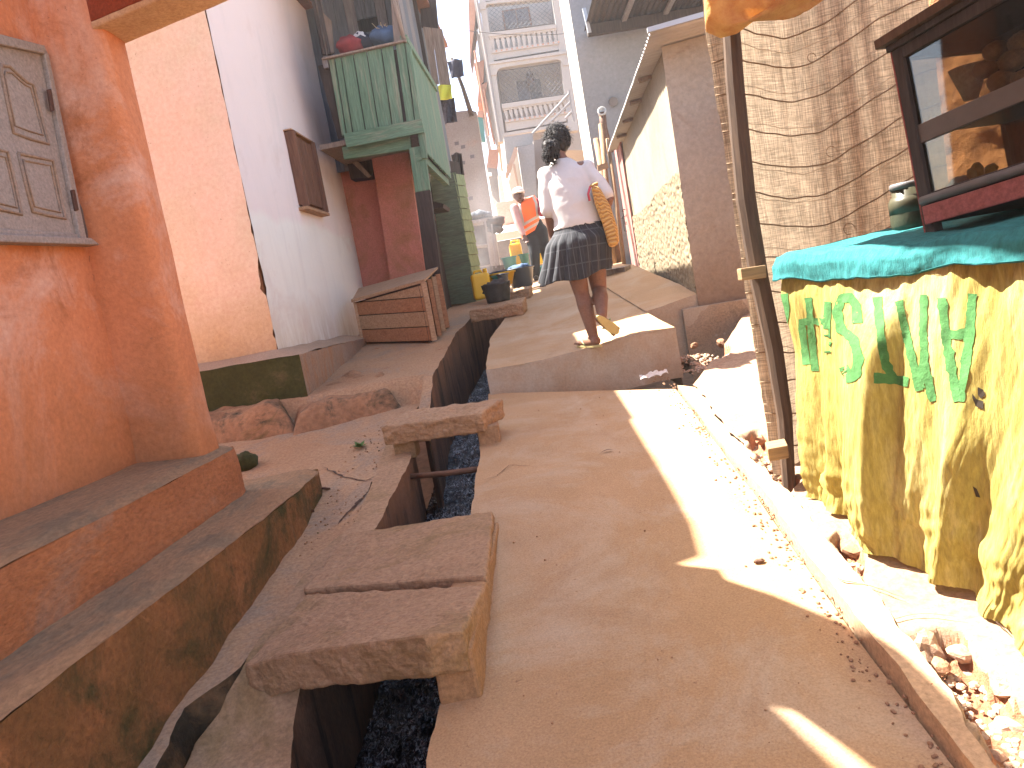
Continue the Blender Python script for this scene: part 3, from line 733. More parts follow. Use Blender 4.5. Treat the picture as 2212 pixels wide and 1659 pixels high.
# rocks below the plinth
def rock(name, label, quad_uv, hts, dz0, group=None, seed=0.0, mt=None):
    """squarish slab: quad_uv = front-left, front-right, back-right, back-left ground points"""
    P = [HG(u, v, dz0) for u, v in quad_uv]
    mb = MB()
    def fn(a, b):
        g = (P[0].lerp(P[1], a)).lerp(P[3].lerp(P[2], a), b)
        e = min(a, 1 - a, b, 1 - b); r = sst(0, 0.12, e) ** 0.6
        q = V((g.x, g.y, g.z + r * (hts + 0.07 * noise.noise(g * 3 + V((seed, 0, 0))) + 0.03 * noise.noise(g * 9 + V((0, seed, 0))))))
        return q + 0.03 * (1 - r) * V((noise.noise(g * 7), noise.noise(g * 7 + V((5, 5, 5))), 0))
    mb.grid(fn, 60, 40)
    return solo(mb, name, mt or M['rock'], label, 'rock', group, smooth=True)
rock('rock_slab', 'mossy cracked rock slab under the green plinth front', [(430, 972), (642, 942), (632, 868), (420, 905)], 0.20, -0.02, seed=3.1)
rock('rock_slab', 'long reddish rounded rock slab with black dirt underneath', [(632, 950), (872, 886), (862, 842), (632, 868)], 0.17, -0.02, seed=8.4)
solo(MB().ell(HG(530, 1010) + V((0, 0, 0.03)), 0.09, 0.08, 0.07, jit=0.3), 'stone', M['moss'], 'small green mossy stone behind the orange ledge end', 'stone', smooth=True)
# small weed
M['leaf'] = mat("weed_leaf", (0.07, 0.13, 0.025), (0.045, 0.09, 0.02), 20, bump=0.2, rough=0.6)
w = thing('weed', 'little green weed lying on the apron left of the beam over the drain', 'plant', HG(778, 968))
for i in range(7):
    a = i * 0.9 + 0.3; L = 0.06 + 0.02 * (i % 3); d = V((math.cos(a), math.sin(a), 0.5 + 0.15 * (i % 2))).normalized(); s_ = V((-math.sin(a), math.cos(a), 0))
    c = HG(778, 968) + V((0, 0, 0.005))
    build(MB().add([c, c + d * L * .4 + s_ * .018, c + d * L + V((0, 0, -.012)), c + d * L * .4 - s_ * .018, c + d * L * .45 + V((0, 0, -.005))], [(0, 1, 4), (1, 2, 4), (2, 3, 4), (3, 0, 4)]), 'leaf', M['leaf'], w)

# ---- pink house with the green balcony
M['pink'] = mat("pink_plaster", (0.50, 0.20, 0.15), (0.42, 0.155, 0.105), 1.3, grain=.5, stain=(0.33, 0.145, 0.075), sscale=1.3, sthr=(0.44, 0.6), stain2=(0.09, 0.04, 0.03), s2scale=4, s2thr=(0.66, 0.74), bump=0.4)
M['pinkl'] = mat("pale_pink_edge", (0.58, 0.33, 0.26), (0.50, 0.24, 0.17), 2, bump=0.3)
M['green'] = wood("green_painted_wood", (0.125, 0.205, 0.13), (0.085, 0.15, 0.092), 'z', stain=(0.20, 0.21, 0.14))
M['greenx'] = wood("green_painted_board", (0.125, 0.205, 0.13), (0.088, 0.155, 0.095), 'x', stain=(0.2, 0.21, 0.14))
M['oldwood'] = wood("grey_weathered_wood", (0.20, 0.18, 0.17), (0.115, 0.105, 0.105))
M['bluewood'] = wood("blue_grey_wood", (0.12, 0.13, 0.145), (0.065, 0.075, 0.085))
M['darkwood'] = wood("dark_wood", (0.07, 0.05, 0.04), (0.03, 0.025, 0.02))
M['greywood'] = wood("warm_grey_wood", (0.28, 0.22, 0.17), (0.18, 0.13, 0.10))
M['crate'] = wood("crate_wood", (0.36, 0.175, 0.09), (0.27, 0.12, 0.06), 'x')
M['cratep'] = wood("crate_pale_wood", (0.40, 0.25, 0.15), (0.30, 0.18, 0.10), 'x')
ph = thing('pink_house', 'pink plastered house with a green plank balcony hanging over the alley', 'house', V((-1.1, 8.2, -0.2)))
YB = 7.45
bc = AY(908, 290, YB)                       # outer front corner of the balcony
FB = Frame(bc, 94.8); FBS = Frame(bc, 4.8)
def c3(x, y): return ((1200 + x / 2.37) / 1.8516, (y / 2.37) / 1.8516)
def fbq(fr, pts, off, t, m, name, par, bevel=0.004):
    return build(MB().quadbox(*[fr.px(*c3(x, y), off) for x, y in pts], fr.n * t), name, m, par, bevel=bevel)
bal = build(MB().quadbox(FB.pt(-1.05, bc.z + .1, -1.5), FB.pt(-0.03, bc.z + .1, -1.5), FB.pt(-0.03, bc.z + .1, -0.05), FB.pt(-1.05, bc.z + .1, -0.05), (0, 0, -0.05)), 'balcony_floor', M['greywood'], ph)
edges_t = [(262, 548), (322, 535), (384, 522), (500, 497), (625, 470), (765, 440), (880, 413)]
edges_b = [(392, 1290), (440, 1275), (500, 1262), (620, 1240), (745, 1215), (873, 1190), (985, 1170)]
for i in range(6):
    g = 5
    fbq(FB, [(edges_t[i][0] + g, edges_t[i][1] + 2), (edges_t[i + 1][0] - g, edges_t[i + 1][1]), (edges_b[i + 1][0] - g, edges_b[i + 1][1]), (edges_b[i][0] + g, edges_b[i][1])], 0.004 * (i % 2), -0.022, M['green'], 'plank', bal)
fbq(FB, [(905, 408), (985, 392), (1085, 1150), (1012, 1168)], 0.012, -0.03, M['green'], 'plank', bal)
fbq(FB, [(1000, 400), (1050, 440), (1140, 1140), (1092, 1150)], 0.03, -0.05, M['green'], 'plank', bal)
fbq(FB, [(200, 548), (1000, 368), (1003, 388), (205, 566)], 0.045, -0.07, M['greywood'], 'rail', bal)
fbq(FB, [(412, 1268), (1150, 1122), (1178, 1252), (442, 1400)], 0.05, -0.035, M['greenx'], 'fascia_board', bal)
fbq(FB, [(395, 1395), (1040, 1285), (1052, 1412), (415, 1510)], -0.06, -0.06, M['greenx'], 'floor_beam', bal)
fbq(FB, [(1118, 1265), (1185, 1255), (1205, 1500), (1150, 1500)], 0.02, -0.05, M['green'], 'bracket', bal)
fbq(FB, [(205, 570), (255, 560), (270, 640), (225, 650)], 0.02, -0.05, M['oldwood'], 'bracket', bal)
# side of the balcony along the alley
zb_, zt_ = bc.z - 0.12, FB.px(*c3(1000, 380))[2]
LS = 1.8
for i in range(20):
    a = LS * i / 20 + 0.004; w_ = LS / 20 - 0.008
    j = 0.02 * noise.noise(V((i * 3.3, 0, 0)))
    build(MB().quadbox(FBS.pt(a, zb_ - 0.05 + j, 0.02), FBS.pt(a + w_, zb_ - 0.05 + j, 0.02), FBS.pt(a + w_, zt_ - 0.02 - j, 0.02), FBS.pt(a, zt_ - 0.02 - j, 0.02), FBS.n * -0.02), 'plank', M['green'], bal)
build(MB().quadbox(FBS.pt(0, zt_ - 0.02, 0.045), FBS.pt(LS, zt_ - .02, 0.045), FBS.pt(LS, zt_ + .05, 0.045), FBS.pt(0, zt_ + .05, 0.045), FBS.n * -0.07), 'rail', M['greenx'], bal)
build(MB().quadbox(FBS.pt(0, zb_ - 0.13, -.02), FBS.pt(LS, zb_ - .13, -.02), FBS.pt(LS, zb_ - .055, -.02), FBS.pt(0, zb_ - .055, -.02), FBS.n * -0.07), 'floor_beam', M['greenx'], bal)
build(MB().quadbox(FBS.pt(0.05, zb_ - .1, -.03), FBS.pt(LS, zb_ - .1, -.03), FBS.pt(LS, zt_, -.03), FBS.pt(0.05, zt_, -.03), FBS.n * -.01), 'dark_backing', M['darkwood'], bal)  # dark sheets added behind side and front planks so the seams look shaded
build(MB().quadbox(FB.pt(-.84, bc.z + .12, -.05), FB.pt(-.05, bc.z + .12, -.05), FB.pt(-.05, zt_ - .05, -.05), FB.pt(-.90, zt_ - .05, -.05), FB.n * -.01), 'dark_backing', M['darkwood'], bal)
# post with bare brown foot
def c9(x, y): return ((1250 + x / 2.552) / 1.8516, (600 + y / 2.552) / 1.8516)
pa_, pb_, pc_ = FB.px(*c9(1068, -20), -0.08), FB.px(*c9(1130, 430), -0.08), FB.px(*c9(1250, 1320), -0.08)
gz = zU(pc_.x, pc_.y) - 0.05
pd = pc_ + (pc_ - pb_).normalized() * ((pc_.z - gz) / max(0.2, (pb_ - pc_).normalized().z))
def post(a, b, w): return MB().quadbox(a + V((-w, -w, 0)), a + V((w, -w, 0)), a + V((w, w, 0)), a + V((-w, w, 0)), b - a)
po = build(post(pb_, pa_, 0.075), 'post', M['green'], ph, bevel=0.006)
build(post(pd, pb_, 0.077), 'bare_foot', M['darkwood'], po, bevel=0.006)
# pink walls below
yw = 8.35
FPK = Frame(AY(870, 360, yw), 94.8)
def pkq(pts, off, t, m, name, par=ph): return build(MB().quadbox(*[FPK.px(*c9(x, y), off) for x, y in pts], FPK.n * t), name, m, par, bevel=0.006, rough=0.012, rlev=4)
pkq([(600, 60), (975, 20), (1190, 1500), (830, 1560)], 0.0, -0.35, M['pink'], 'wall')
pkq([(200, 60), (650, 20), (860, 1560), (430, 1560)], -0.28, -0.2, M['pink'], 'wall')
c0 = FPK.px(*c9(975, 20)); c1 = FPK.px(*c9(1190, 1500))
FPS = Frame(V((c1.x, c1.y, 0)), 4.8)
sz0 = c1.z
build(MB().quadbox(FPS.pt(0.004, sz0 - .3, 0.0), FPS.pt(1.9, sz0 - .3, 0.0), FPS.pt(1.9, bc.z - .05, 0.0), FPS.pt(0.004, bc.z - .05, 0.0), FPS.n * -0.3), 'side_wall', M['pinkl'], ph, bevel=0.01, rough=0.01, rlev=4)
# open gap of rubbish under the floor
dk = FPK.px(*c9(360, 90), -0.2)
build(MB().quadbox(FPK.px(*c9(340, 60), -0.05), FPK.px(*c9(620, 60), -0.05), FPK.px(*c9(610, 270), -0.05), FPK.px(*c9(390, 300), -0.05), FPK.n * -0.2), 'gap_board', M['darkwood'], ph)
build(MB().quadbox(FPK.px(*c9(365, 95), 0.02), FPK.px(*c9(440, 90), 0.02), FPK.px(*c9(590, 260), 0.02), FPK.px(*c9(560, 280), 0.02), FPK.n * -0.05), 'strut', M['greywood'], ph)
# door leaf and hood on the alley side
build(MB().quadbox(FPS.pt(0.55, sz0 - .2, 0.01), FPS.pt(1.25, sz0 - .2, 0.01), FPS.pt(1.25, bc.z - 0.6, 0.01), FPS.pt(0.55, bc.z - 0.6, 0.01), FPS.n * 0.04), 'door', M['darkwood'], ph)
hz = AY(927, 425, 8.9).z
build(MB().prism([FPS.pt(0.45, hz, 0.0), FPS.pt(0.45, hz - 0.16, 0.02), FPS.pt(0.45, hz - 0.17, 0.28), FPS.pt(0.45, hz - 0.13, 0.30)], FPS.d * 0.5), 'door_hood', M['darkwood'], ph)
# upper veranda: back wall, roof, corner pole, hanging shutter boards
YV = 8.5
FV = Frame(AY(800, 60, YV), 94.8)
for i in range(-3, 9):
    a, b2 = FV.uv(*c3(150 + i * 98, 200))[0], FV.uv(*c3(150 + (i + 1) * 98 - 6, 200))[0]
    if i in (4, 5):
        build(MB().quadbox(FV.pt(a, bc.z, 0), FV.pt(b2, bc.z, 0), FV.pt(b2, FV.uv(*c3(650, 300))[1], 0), FV.pt(a, FV.uv(*c3(650, 300))[1], 0), FV.n * -0.03), 'plank', M['bluewood'], ph)
        build(MB().quadbox(FV.pt(a, FV.uv(*c3(650, 165))[1], 0), FV.pt(b2, FV.uv(*c3(650, 165))[1], 0), FV.pt(b2, 3.7, 0), FV.pt(a, 3.7, 0), FV.n * -0.03), 'plank', M['bluewood'], ph)
    else:
        build(MB().quadbox(FV.pt(a, bc.z, 0), FV.pt(b2, bc.z, 0), FV.pt(b2, 3.7, 0), FV.pt(a, 3.7, 0), FV.n * -0.03), 'plank', M['bluewood' if i % 3 else 'oldwood'], ph)
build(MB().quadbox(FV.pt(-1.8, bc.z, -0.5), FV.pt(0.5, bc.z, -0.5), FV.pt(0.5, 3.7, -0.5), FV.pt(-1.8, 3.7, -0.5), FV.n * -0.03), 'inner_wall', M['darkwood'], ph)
build(MB().quadbox(FB.pt(-1.2, 3.72, 0.35), FB.pt(0.12, 3.66, 0.35), FB.pt(0.12, 3.66, -3.4), FB.pt(-1.2, 3.72, -3.4), (0, 0, 0.05)), 'roof', M['roof'], ph)
build(MB().tube([FB.px(*c3(985, 370), 0.0), FB.px(*c3(880, -20), -0.05), FB.px(*c3(850, -160), -0.08)], 0.022, 8), 'corner_pole', M['greywood'], ph, smooth=True)
build(MB().quadbox(FB.px(*c3(855, -60), -0.12), FB.px(*c3(915, -60), -0.12), FB.px(*c3(985, 380), -0.12), FB.px(*c3(890, 400), -0.12), FB.n * -0.04), 'corner_post', M['greywood'], ph)
build(MB().quadbox(FB.px(*c3(185, 85), -0.5), FB.px(*c3(295, 195), -0.5), FB.px(*c3(320, 500), -0.5), FB.px(*c3(250, 520), -0.5), FB.n * -0.03), 'shutter', M['greywood'], ph)
for x in (120, 170): build(MB().tube([FB.px(*c3(x, -20), -0.1), FB.px(*c3(x + 110, 520), -0.1)], 0.018, 6), 'pole', M['darkwood'], ph)
# side of the upper storey above the balcony rail, set back
FU = Frame(FB.px(*c3(1010, 380), -0.3), 4.8)
for i in range(8):
    a = 0.1 + i * 0.27
    build(MB().quadbox(FU.pt(a, zt_ - 0.9, -.02), FU.pt(a + 0.262, zt_ - 0.9, -.02), FU.pt(a + 0.262, 3.66, -.02), FU.pt(a, 3.66, -.02), FU.n * -0.03), 'plank', M['bluewood' if i % 2 else 'oldwood'], ph)
FSH = Frame(AY(940, 120, 9.3), 94.8)
for q in ([(1165, 252), (1240, 262), (1318, 795), (1258, 790)], [(1244, 262), (1348, 275), (1425, 798), (1322, 796)]):
    build(MB().quadbox(*[FSH.px(*c3(x, y)) for x, y in q], FSH.n * -0.03), 'shutter_board', M['greywood'], ph)
build(MB().quadbox(*[FSH.px(*c3(x, y), -0.05) for x, y in [(1130, -40), (1285, -40), (1312, 268), (1150, 255)]], FSH.n * -0.03), 'roof_board', M['darkwood'], ph)
# lower green plank shed behind
M['greenold'] = wood('old_green_wood', (0.14, 0.165, 0.10), (0.09, 0.105, 0.065), 'x', stain=(0.10, 0.09, 0.06))
gs = thing('green_shed', 'narrow green plank shed wall beyond the pink house', 'shed', V((-0.6, 10.3, 0.1)))
YS = 9.75
FG = Frame(AY(1000, 560, YS), 94.8)
rows = [(405, 0.0)]
for i in range(10):
    v0 = 372 + i * 28; v1 = v0 + 29
    l0, l1 = 928 + i * 4, 928 + (i + 1) * 4
    r0, r1 = 984 + i * 4.5, 984 + (i + 1) * 4.5
    build(MB().quadbox(FG.px(l0, v0 + 6), FG.px(r0, v0), FG.px(r1, v1), FG.px(l1, v1 + 6), FG.n * (-0.02 - 0.006 * (i % 2))), 'plank', M['greenold'], gs, bevel=0.003)
M['greenlit'] = wood("sunlit_green_wood", (0.26, 0.30, 0.15), (0.20, 0.24, 0.12), 'z')  # lighter copy of the old green, sunlight on the side painted in
gc = FG.px(1012, 560); FGS = Frame(V((gc.x, gc.y, 0)), 30)
for i in range(11):
    zz = FG.px(990, 372 + i * 26).z; z2 = FG.px(990, 372 + (i + 1) * 26).z
    jx = 0.02 * noise.noise(V((i * 2.2, 0, 3)))
    build(MB().quadbox(FGS.pt(0.0, z2, 0.01), FGS.pt(0.26 + jx, z2, 0.0), FGS.pt(0.26 + jx, zz - .006, -.012), FGS.pt(0.0, zz - .006, 0.0), FGS.n * 0.012), 'shingle', M['greenlit'], gs)
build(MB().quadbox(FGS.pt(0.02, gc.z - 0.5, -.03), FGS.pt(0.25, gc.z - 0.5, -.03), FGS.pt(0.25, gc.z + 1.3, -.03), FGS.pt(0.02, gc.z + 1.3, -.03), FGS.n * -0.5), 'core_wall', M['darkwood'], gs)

# ---- things on the balcony
M['redcloth'] = plain("red_cloth", (0.25, 0.025, 0.03), 0.9, bump=0.6, var=0.6)
M['bluecloth'] = plain("blue_cloth", (0.06, 0.11, 0.2), 0.9, bump=0.6, var=0.6)
M['navycloth'] = plain("navy_cloth", (0.02, 0.022, 0.04), 0.9, bump=0.6, var=0.6)
M['whitecloth'] = plain("white_cloth", (0.6, 0.58, 0.55), 0.9, bump=0.6, var=0.8)
def bundle(x, y, r, m, name, label, off=-0.16, sq=0.7):
    p = FB.px(*c3(x, y), off)
    return solo(MB().ell(p, r, r * 0.8, r * sq, 18, 12, jit=0.35, jf=2.5), name, m, label, 'laundry', 'laundry on the balcony', smooth=True)
bundle(470, 430, 0.13, M['redcloth'], 'cloth_bundle', 'dark red cloth bundle behind the balcony rail')
bundle(580, 410, 0.13, M['navycloth'], 'cloth_bundle', 'navy cloth bundle between the red and blue ones on the balcony', off=-0.24)
bundle(570, 360, 0.075, M['whitecloth'], 'cloth_bundle', 'small white cloth on top of the navy bundle', off=-0.22)
bundle(795, 345, 0.16, M['bluecloth'], 'cloth_bundle', 'big blue cloth bundle by the balcony corner', off=-0.24, sq=0.6)
M['straw'] = plain("straw", (0.42, 0.32, 0.2), 0.9, bump=0.3)
mb = MB()
for i in range(16):
    p = FB.px(*c3(800 + rnd.uniform(-60, 60), 300), -0.2); mb.tube([p, p + V((rnd.uniform(-.08, .08), rnd.uniform(-.05, .05), rnd.uniform(.02, .1)))], 0.004, 4)
solo(mb, 'straw_bunch', M['straw'], 'bunch of dry straw on the blue bundle', 'straw')
# laundry hanging at the far end of the balcony
def hang(name, label, px, w, h, m, y, cat='laundry'):
    p = AY(px[0], px[1], y)
    def fn(a, b): return p + V(((a - .5) * w * (1 - .3 * b * abs(a - .5)), 0.03 * math.sin(a * 9 + b * 3), -b * h - 0.03 * abs(a - .5)))
    return solo(MB().grid(fn, 14, 10), name, m, label, cat, 'laundry on the balcony', smooth=True, solid=0.006)
M['limecloth'] = plain("lime_cloth", (0.55, 0.6, 0.08), 0.9, bump=0.4)
M['plaidcloth'] = plain("dark_patterned_cloth", (0.05, 0.05, 0.07), 0.9, bump=0.6, var=0.3, scale=30)
hang('hanging_cloth', 'lime yellow cloth hanging below the grey shutter boards', (955, 182), 0.24, 0.2, M['limecloth'], 10.2)
hang('hanging_cloth', 'dark patterned garment hanging under the lime cloth', (965, 210), 0.2, 0.34, M['plaidcloth'], 10.4)
hang('hanging_cloth', 'brown rag hanging over the balcony end', (985, 330), 0.14, 0.3, M['darkwood'], 10.2)
hang('hanging_cloth', 'black cloth flying on the leaning pole against the sky', (982, 128), 0.26, 0.3, M['navycloth'], 13.0)
solo(MB().tube([AY(975, 125, 13.1), AY(1000, 190, 13.1), AY(1019, 250, 13.1)], [0.025, 0.035, 0.045], 8), 'leaning_pole', M['darkwood'], 'dark crooked pole leaning against the sky above the grey wall', 'pole', smooth=True)

# ---- wooden crate against the pink wall
cr = thing('slatted_crate', 'low wooden crate with sloping plank front and open slatted side', 'crate', HU(860, 742))
A0, A1, A2 = HU(785, 745), HU(936, 741), HU(966, 711)
h0 = lift_to(A0, 780, 650).z - A0.z; h1 = lift_to(A1, 928, 608).z - A1.z
def cw(a, t): # along the front a 0..1, height fraction
    p = A0.lerp(A1, a); return V((p.x, p.y, p.z + t * (h0 + (h1 - h0) * a)))
nrm = (A1 - A0).cross(V((0, 0, 1))).normalized()
fz = [(0.0, 0.27), (0.285, 0.53), (0.545, 0.80), (0.815, 0.99)]
hh = [0.02, 0.155, 0.30, 0.435]
for i in range(3):
    z0_, z1_ = hh[i] + 0.004, hh[i + 1] - 0.004
    build(MB().quadbox(A0 + V((0, 0, z0_)), A1 + V((0, 0, z0_)), A1 + V((0, 0, z1_)), A0 + V((0, 0, z1_)), -nrm * 0.02), 'plank', M['crate'] if i != 1 else M['cratep'], cr, bevel=0.003)
build(MB().prism([A0.lerp(A1, 0.12) + V((0, 0, 0.44)), A1 + V((0, 0, 0.44)), A1 + V((0, 0, h1 - .02))], -nrm * 0.02), 'plank', M['cratep'], cr)
back = V((-0.05, 0.62, 0.09))
build(MB().quadbox(A0 + V((-.03, -.02, h0)), A1 + V((.03, -.02, h1)), A1 + V((.03, -.02, h1 + .03)), A0 + V((-.03, -.02, h0 + .03)), V((0, 0.06, 0.01))), 'lid_edge', M['cratep'], cr, bevel=0.003)
build(MB().quadbox(A0 + V((-.03, .04, h0 + .01)), A1 + V((.03, .04, h1 + .01)), A2 + V((.02, 0, h1 + .05)), A0 + back + V((0, 0, h0 + .05)), V((0, 0, 0.02))), 'lid', M['cratep'], cr)
for k, (a, w_) in enumerate([(0.02, 0.05), (0.36, 0.045), (0.66, 0.045), (0.95, 0.05)]):
    p = A1.lerp(A2, a)
    build(MB().box(V((p.x + .01, p.y, p.z + h1 / 2 + 0.01)), w_, w_ * 0.8, h1 - 0.02, 0.3), 'upright', M['cratep'] if k % 2 == 0 else M['crate'], cr, bevel=0.003)
build(MB().quadbox(A1 + V((-.03, .03, .01)), A2 + V((-.05, 0, 0.01)), A2 + V((-.05, 0, h1)), A1 + V((-.03, 0.03, h1)), V((-0.01, 0, 0))), 'dark_backing', M['darkwood'], cr)  # dark sheet added behind the slats to keep their gaps shaded
build(MB().box(A0 + V((0.0, -0.0, h0 / 2)), 0.03, 0.03, h0), 'upright', M['cratep'], cr)
build(MB().quadbox(A0 + V((0, .04, .01)), A1 + V((-.02, .04, .01)), A1 + V((-.02, .04, h1)), A0 + V((0, .04, h0)), -nrm * .01), 'dark_backing', M['darkwood'], cr)  # dark sheet added so no daylight shows between the front planks
# ================================================================== shed on the right
M['beige'] = mat("beige_render", (0.27, 0.225, 0.155), (0.24, 0.195, 0.13), 1.0, grain=.4, stain=(0.22, 0.175, 0.115), sscale=1.6, bump=0.25, bscale=40)
M['roughcast'] = mat("roughcast_render", (0.235, 0.185, 0.115), (0.185, 0.14, 0.085), 2.0, bump=0.6, bscale=40)
M['shedfront'] = mat("shed_front_render", (0.33, 0.285, 0.225), (0.285, 0.24, 0.185), 1.2, grain=.4, splash=((0.2, 0.13, 0.08), -.3, .3), stain=(0.22, 0.15, 0.1), sscale=1.8, sthr=(0.55, 0.7), bump=0.7, bscale=28, bdist=0.015)
M['shedbase'] = mat("shed_plinth", (0.34, 0.265, 0.185), (0.27, 0.2, 0.135), 2.0, stain=(0.13, 0.1, 0.075), sscale=2.0, sthr=(0.52, 0.66), bump=0.6)
M['tin'] = plain("corrugated_tin", (0.42, 0.40, 0.37), 0.55, 0.25, 0.8, 3, 0.1)
M['flash'] = plain("roof_flashing", (0.36, 0.37, 0.38), 0.5, 0.3, 0.9, 3, 0.05)
M['pinkdoor'] = wood("pink_door_planks", (0.36, 0.17, 0.14), (0.28, 0.12, 0.1), stain=(0.40, 0.24, 0.2))
M['iron'] = plain("iron", (0.06, 0.05, 0.045), 0.6, 0.6, 0.7, 20, 0.1)
M['bamboo'] = wood("pole_wood", (0.30, 0.19, 0.10), (0.18, 0.11, 0.06))
sx, sy = 1.625, 5.88
FSL = Frame(V((sx, sy, 0)), 4.9); FSF = Frame(V((sx, sy, 0)), 94.9)
zt_s = FSL.uv(1434, 100)[1]
e_a, ez = FSL.uv(1405, 70, -0.15)
LEN = 3.9
shd = thing('tin_roof_shed', 'beige rendered shed with roughcast lower wall, corrugated tin roof and pink plank door', 'shed', V((2.8, 7.5, -0.2)))
def sl_face(a, b):
    z = -1.0 + (ez - 0.015 + 1.0) * b
    q = FSL.pt(LEN * a, z, 0); return q + FSL.n * 0.008 * noise.noise(q * 2)
build(MB().grid(sl_face, 40, 40, flip=True), 'alley_wall', M['beige'], shd, smooth=True)
# roughcast lower part, proud and lumpy
dA = FSL.uv(1375, 510)[0]; dB = FSL.uv(1322, 330)[0] + 0.55
rt0, rt1 = FSL.uv(1475, 375)[1], FSL.uv(1372, 440)[1]
def rc(a, b):
    s_ = (dA - 0.02) * a
    top = 0.75 + 0.02 * math.sin(a * 7) + 0.02 * noise.noise(V((a * 9, 0, 0)))
    z = -1.0 + (top + 1.0) * b
    q = FSL.pt(s_, z, -0.02)
    e = 0.012 * noise.noise(q * 26) + 0.009 * noise.noise(q * 55)
    return q - FSL.n * (0.0 + e) * (1 if 0 < b < 1 else 0)
build(MB().grid(rc, 190, 150, flip=True), 'roughcast', M['roughcast'], shd, smooth=True)
def sf_face(a, b):
    z = -0.62 + (ez - 0.01 + 0.21 * a + 0.62) * b; q = FSF.pt(-0.02 + 3.0 * a, z, 0)
    return q + FSF.n * (0.012 * noise.noise(q * 3) + 0.005 * noise.noise(q * 14)) * min(1, a * 8)
build(MB().grid(sf_face, 120, 90, flip=True), 'front_wall', M['shedfront'], shd, smooth=True)
def sp_face(a, b):
    z = -0.95 + (0.62) * b; q = FSF.pt(-0.16 + 3.0 * a, z, 0.10 - 0.03 * b)
    return q + FSF.n * (0.02 * noise.noise(q * 4) + 0.008 * noise.noise(q * 14))
mb = MB().grid(sp_face, 90, 20, flip=True)
build(mb, 'plinth', M['shedbase'], shd, smooth=True)
build(MB().quadbox(FSF.pt(-0.16, -0.33, 0.075), FSF.pt(2.8, -0.33, 0.075), FSF.pt(2.8, -0.33, -0.02), FSF.pt(-0.16, -0.33, -0.02), (0, 0, -0.5)), 'plinth_top', M['step'], shd)
# corrugated roof: waves run down the slope towards the alley

rz = FSF.uv(1525, 45, 0.10)
def roof_strip(off0, off1, name):
    def fn(a, b):
        s_ = e_a + (LEN + 0.3 - e_a) * a; off = -0.15 + 3.2 * b
        sag = 0.012 * noise.noise(V((s_ * 1.5, b * 3, 1)))
        return FSL.pt(s_, ez + 0.07 * (off + 0.15) + 0.013 * math.sin(s_ * 2 * math.pi / 0.076) + sag, off)
    return MB().grid(fn, 430, 8)
build(roof_strip(0, 1, 'r'), 'corrugated_sheet', M['tin'], shd, smooth=True, solid=0.004)
for s_ in (0.75, 1.55, 2.35, 3.15):
    build(MB().quadbox(FSL.pt(s_, ez - 0.05, -0.12), FSL.pt(s_ + .05, ez - 0.05, -0.12), FSL.pt(s_ + .05, ez - .02, 0.2), FSL.pt(s_, ez - .02, 0.2), (0, 0, 0.03)), 'rafter', M['greywood'], shd)
build(MB().quadbox(FSF.pt(-0.17, ez + 0.0, -e_a + .012), FSF.pt(2.8, ez + 0.21, -e_a + .012), FSF.pt(2.8, ez + 0.25, -e_a + .012), FSF.pt(-0.17, ez + 0.035, -e_a + .012), FSF.n * -0.03), 'flashing', M['flash'], shd)
# pink door
dz0, dz1 = -0.05, FSL.uv(1340, 300)[1]
nD = 6
for i in range(nD):
    a, b2 = dA + 0.03 + 0.82 * i / nD, dA + 0.03 + 0.82 * (i + 1) / nD - 0.012
    o = build(MB().quadbox(FSL.pt(a, dz0 + 0.05 * noise.noise(V((i * 2.2, 0, 0))), -0.03), FSL.pt(b2, dz0, -0.03), FSL.pt(b2, dz1, -0.03), FSL.pt(a, dz1, -0.03), FSL.n * 0.022), 'door_plank', M['pinkdoor'], shd, bevel=0.003)
build(MB().quadbox(FSL.pt(dA - .01, dz0 - .35, -0.028), FSL.pt(dA + 0.9, dz0 - .35, -0.028), FSL.pt(dA + 0.9, dz0 - .03, -0.028), FSL.pt(dA - .01, dz0 - .03, -0.028), FSL.n * 0.02), 'threshold', M['pinkdoor'], shd)
build(MB().quadbox(FSL.pt(dA - .04, dz1, -0.035), FSL.pt(dA + 0.92, dz1, -0.035), FSL.pt(dA + 0.92, dz1 + .06, -0.035), FSL.pt(dA - .04, dz1 + .06, -0.035), FSL.n * 0.03), 'lintel', M['brownwood'], shd)
def loop(c, w, h, r=0.006):
    s_, z_ = c
    return MB().tube([FSL.pt(s_, z_, -.04), FSL.pt(s_, z_, -.075), FSL.pt(s_ + w, z_, -.075), FSL.pt(s_ + w, z_, -.04)], r, 6).tube([FSL.pt(s_, z_ - h, -.04), FSL.pt(s_, z_ - h, -.075), FSL.pt(s_, z_, -.075)], r, 6)
dc = dA + 0.5
build(loop((dc, 0.92), 0.22, 0.2), 'latch', M['iron'], shd)
build(loop((dc + 0.18, 0.84), 0.22, 0.2), 'latch', M['iron'], shd)

# leaning poles beside the door
for i, (ub, vb, ut, vt, r, yb, yt) in enumerate([(1322, 592, 1262, 395, 0.03, 9.9, 10.1), (1330, 598, 1297, 268, 0.036, 9.8, 10.2), (1341, 585, 1287, 300, 0.045, 9.9, 10.3), (1350, 588, 1312, 300, 0.03, 9.7, 10.2)]):
    a, b2 = AY(ub, vb, yb), AY(ut, vt, yt)
    lab = ['thin leaning pole, leftmost of the bundle by the pink door', 'tallest leaning pole of the bundle by the pink door', 'thick dark pole in the middle of the bundle by the pink door', 'short leaning pole nearest the pink door'][i]
    m_ = a.lerp(b2, 0.5) + V((0.02 * math.sin(i * 3), 0, 0))
    solo(MB().tube([a, m_, b2], [r, r * 0.95, r * 0.85], 9), 'wooden_pole', M['bamboo'], lab, 'pole', 'poles leaning by the pink door', smooth=True)
pp = AY(1301, 243, 10.6)
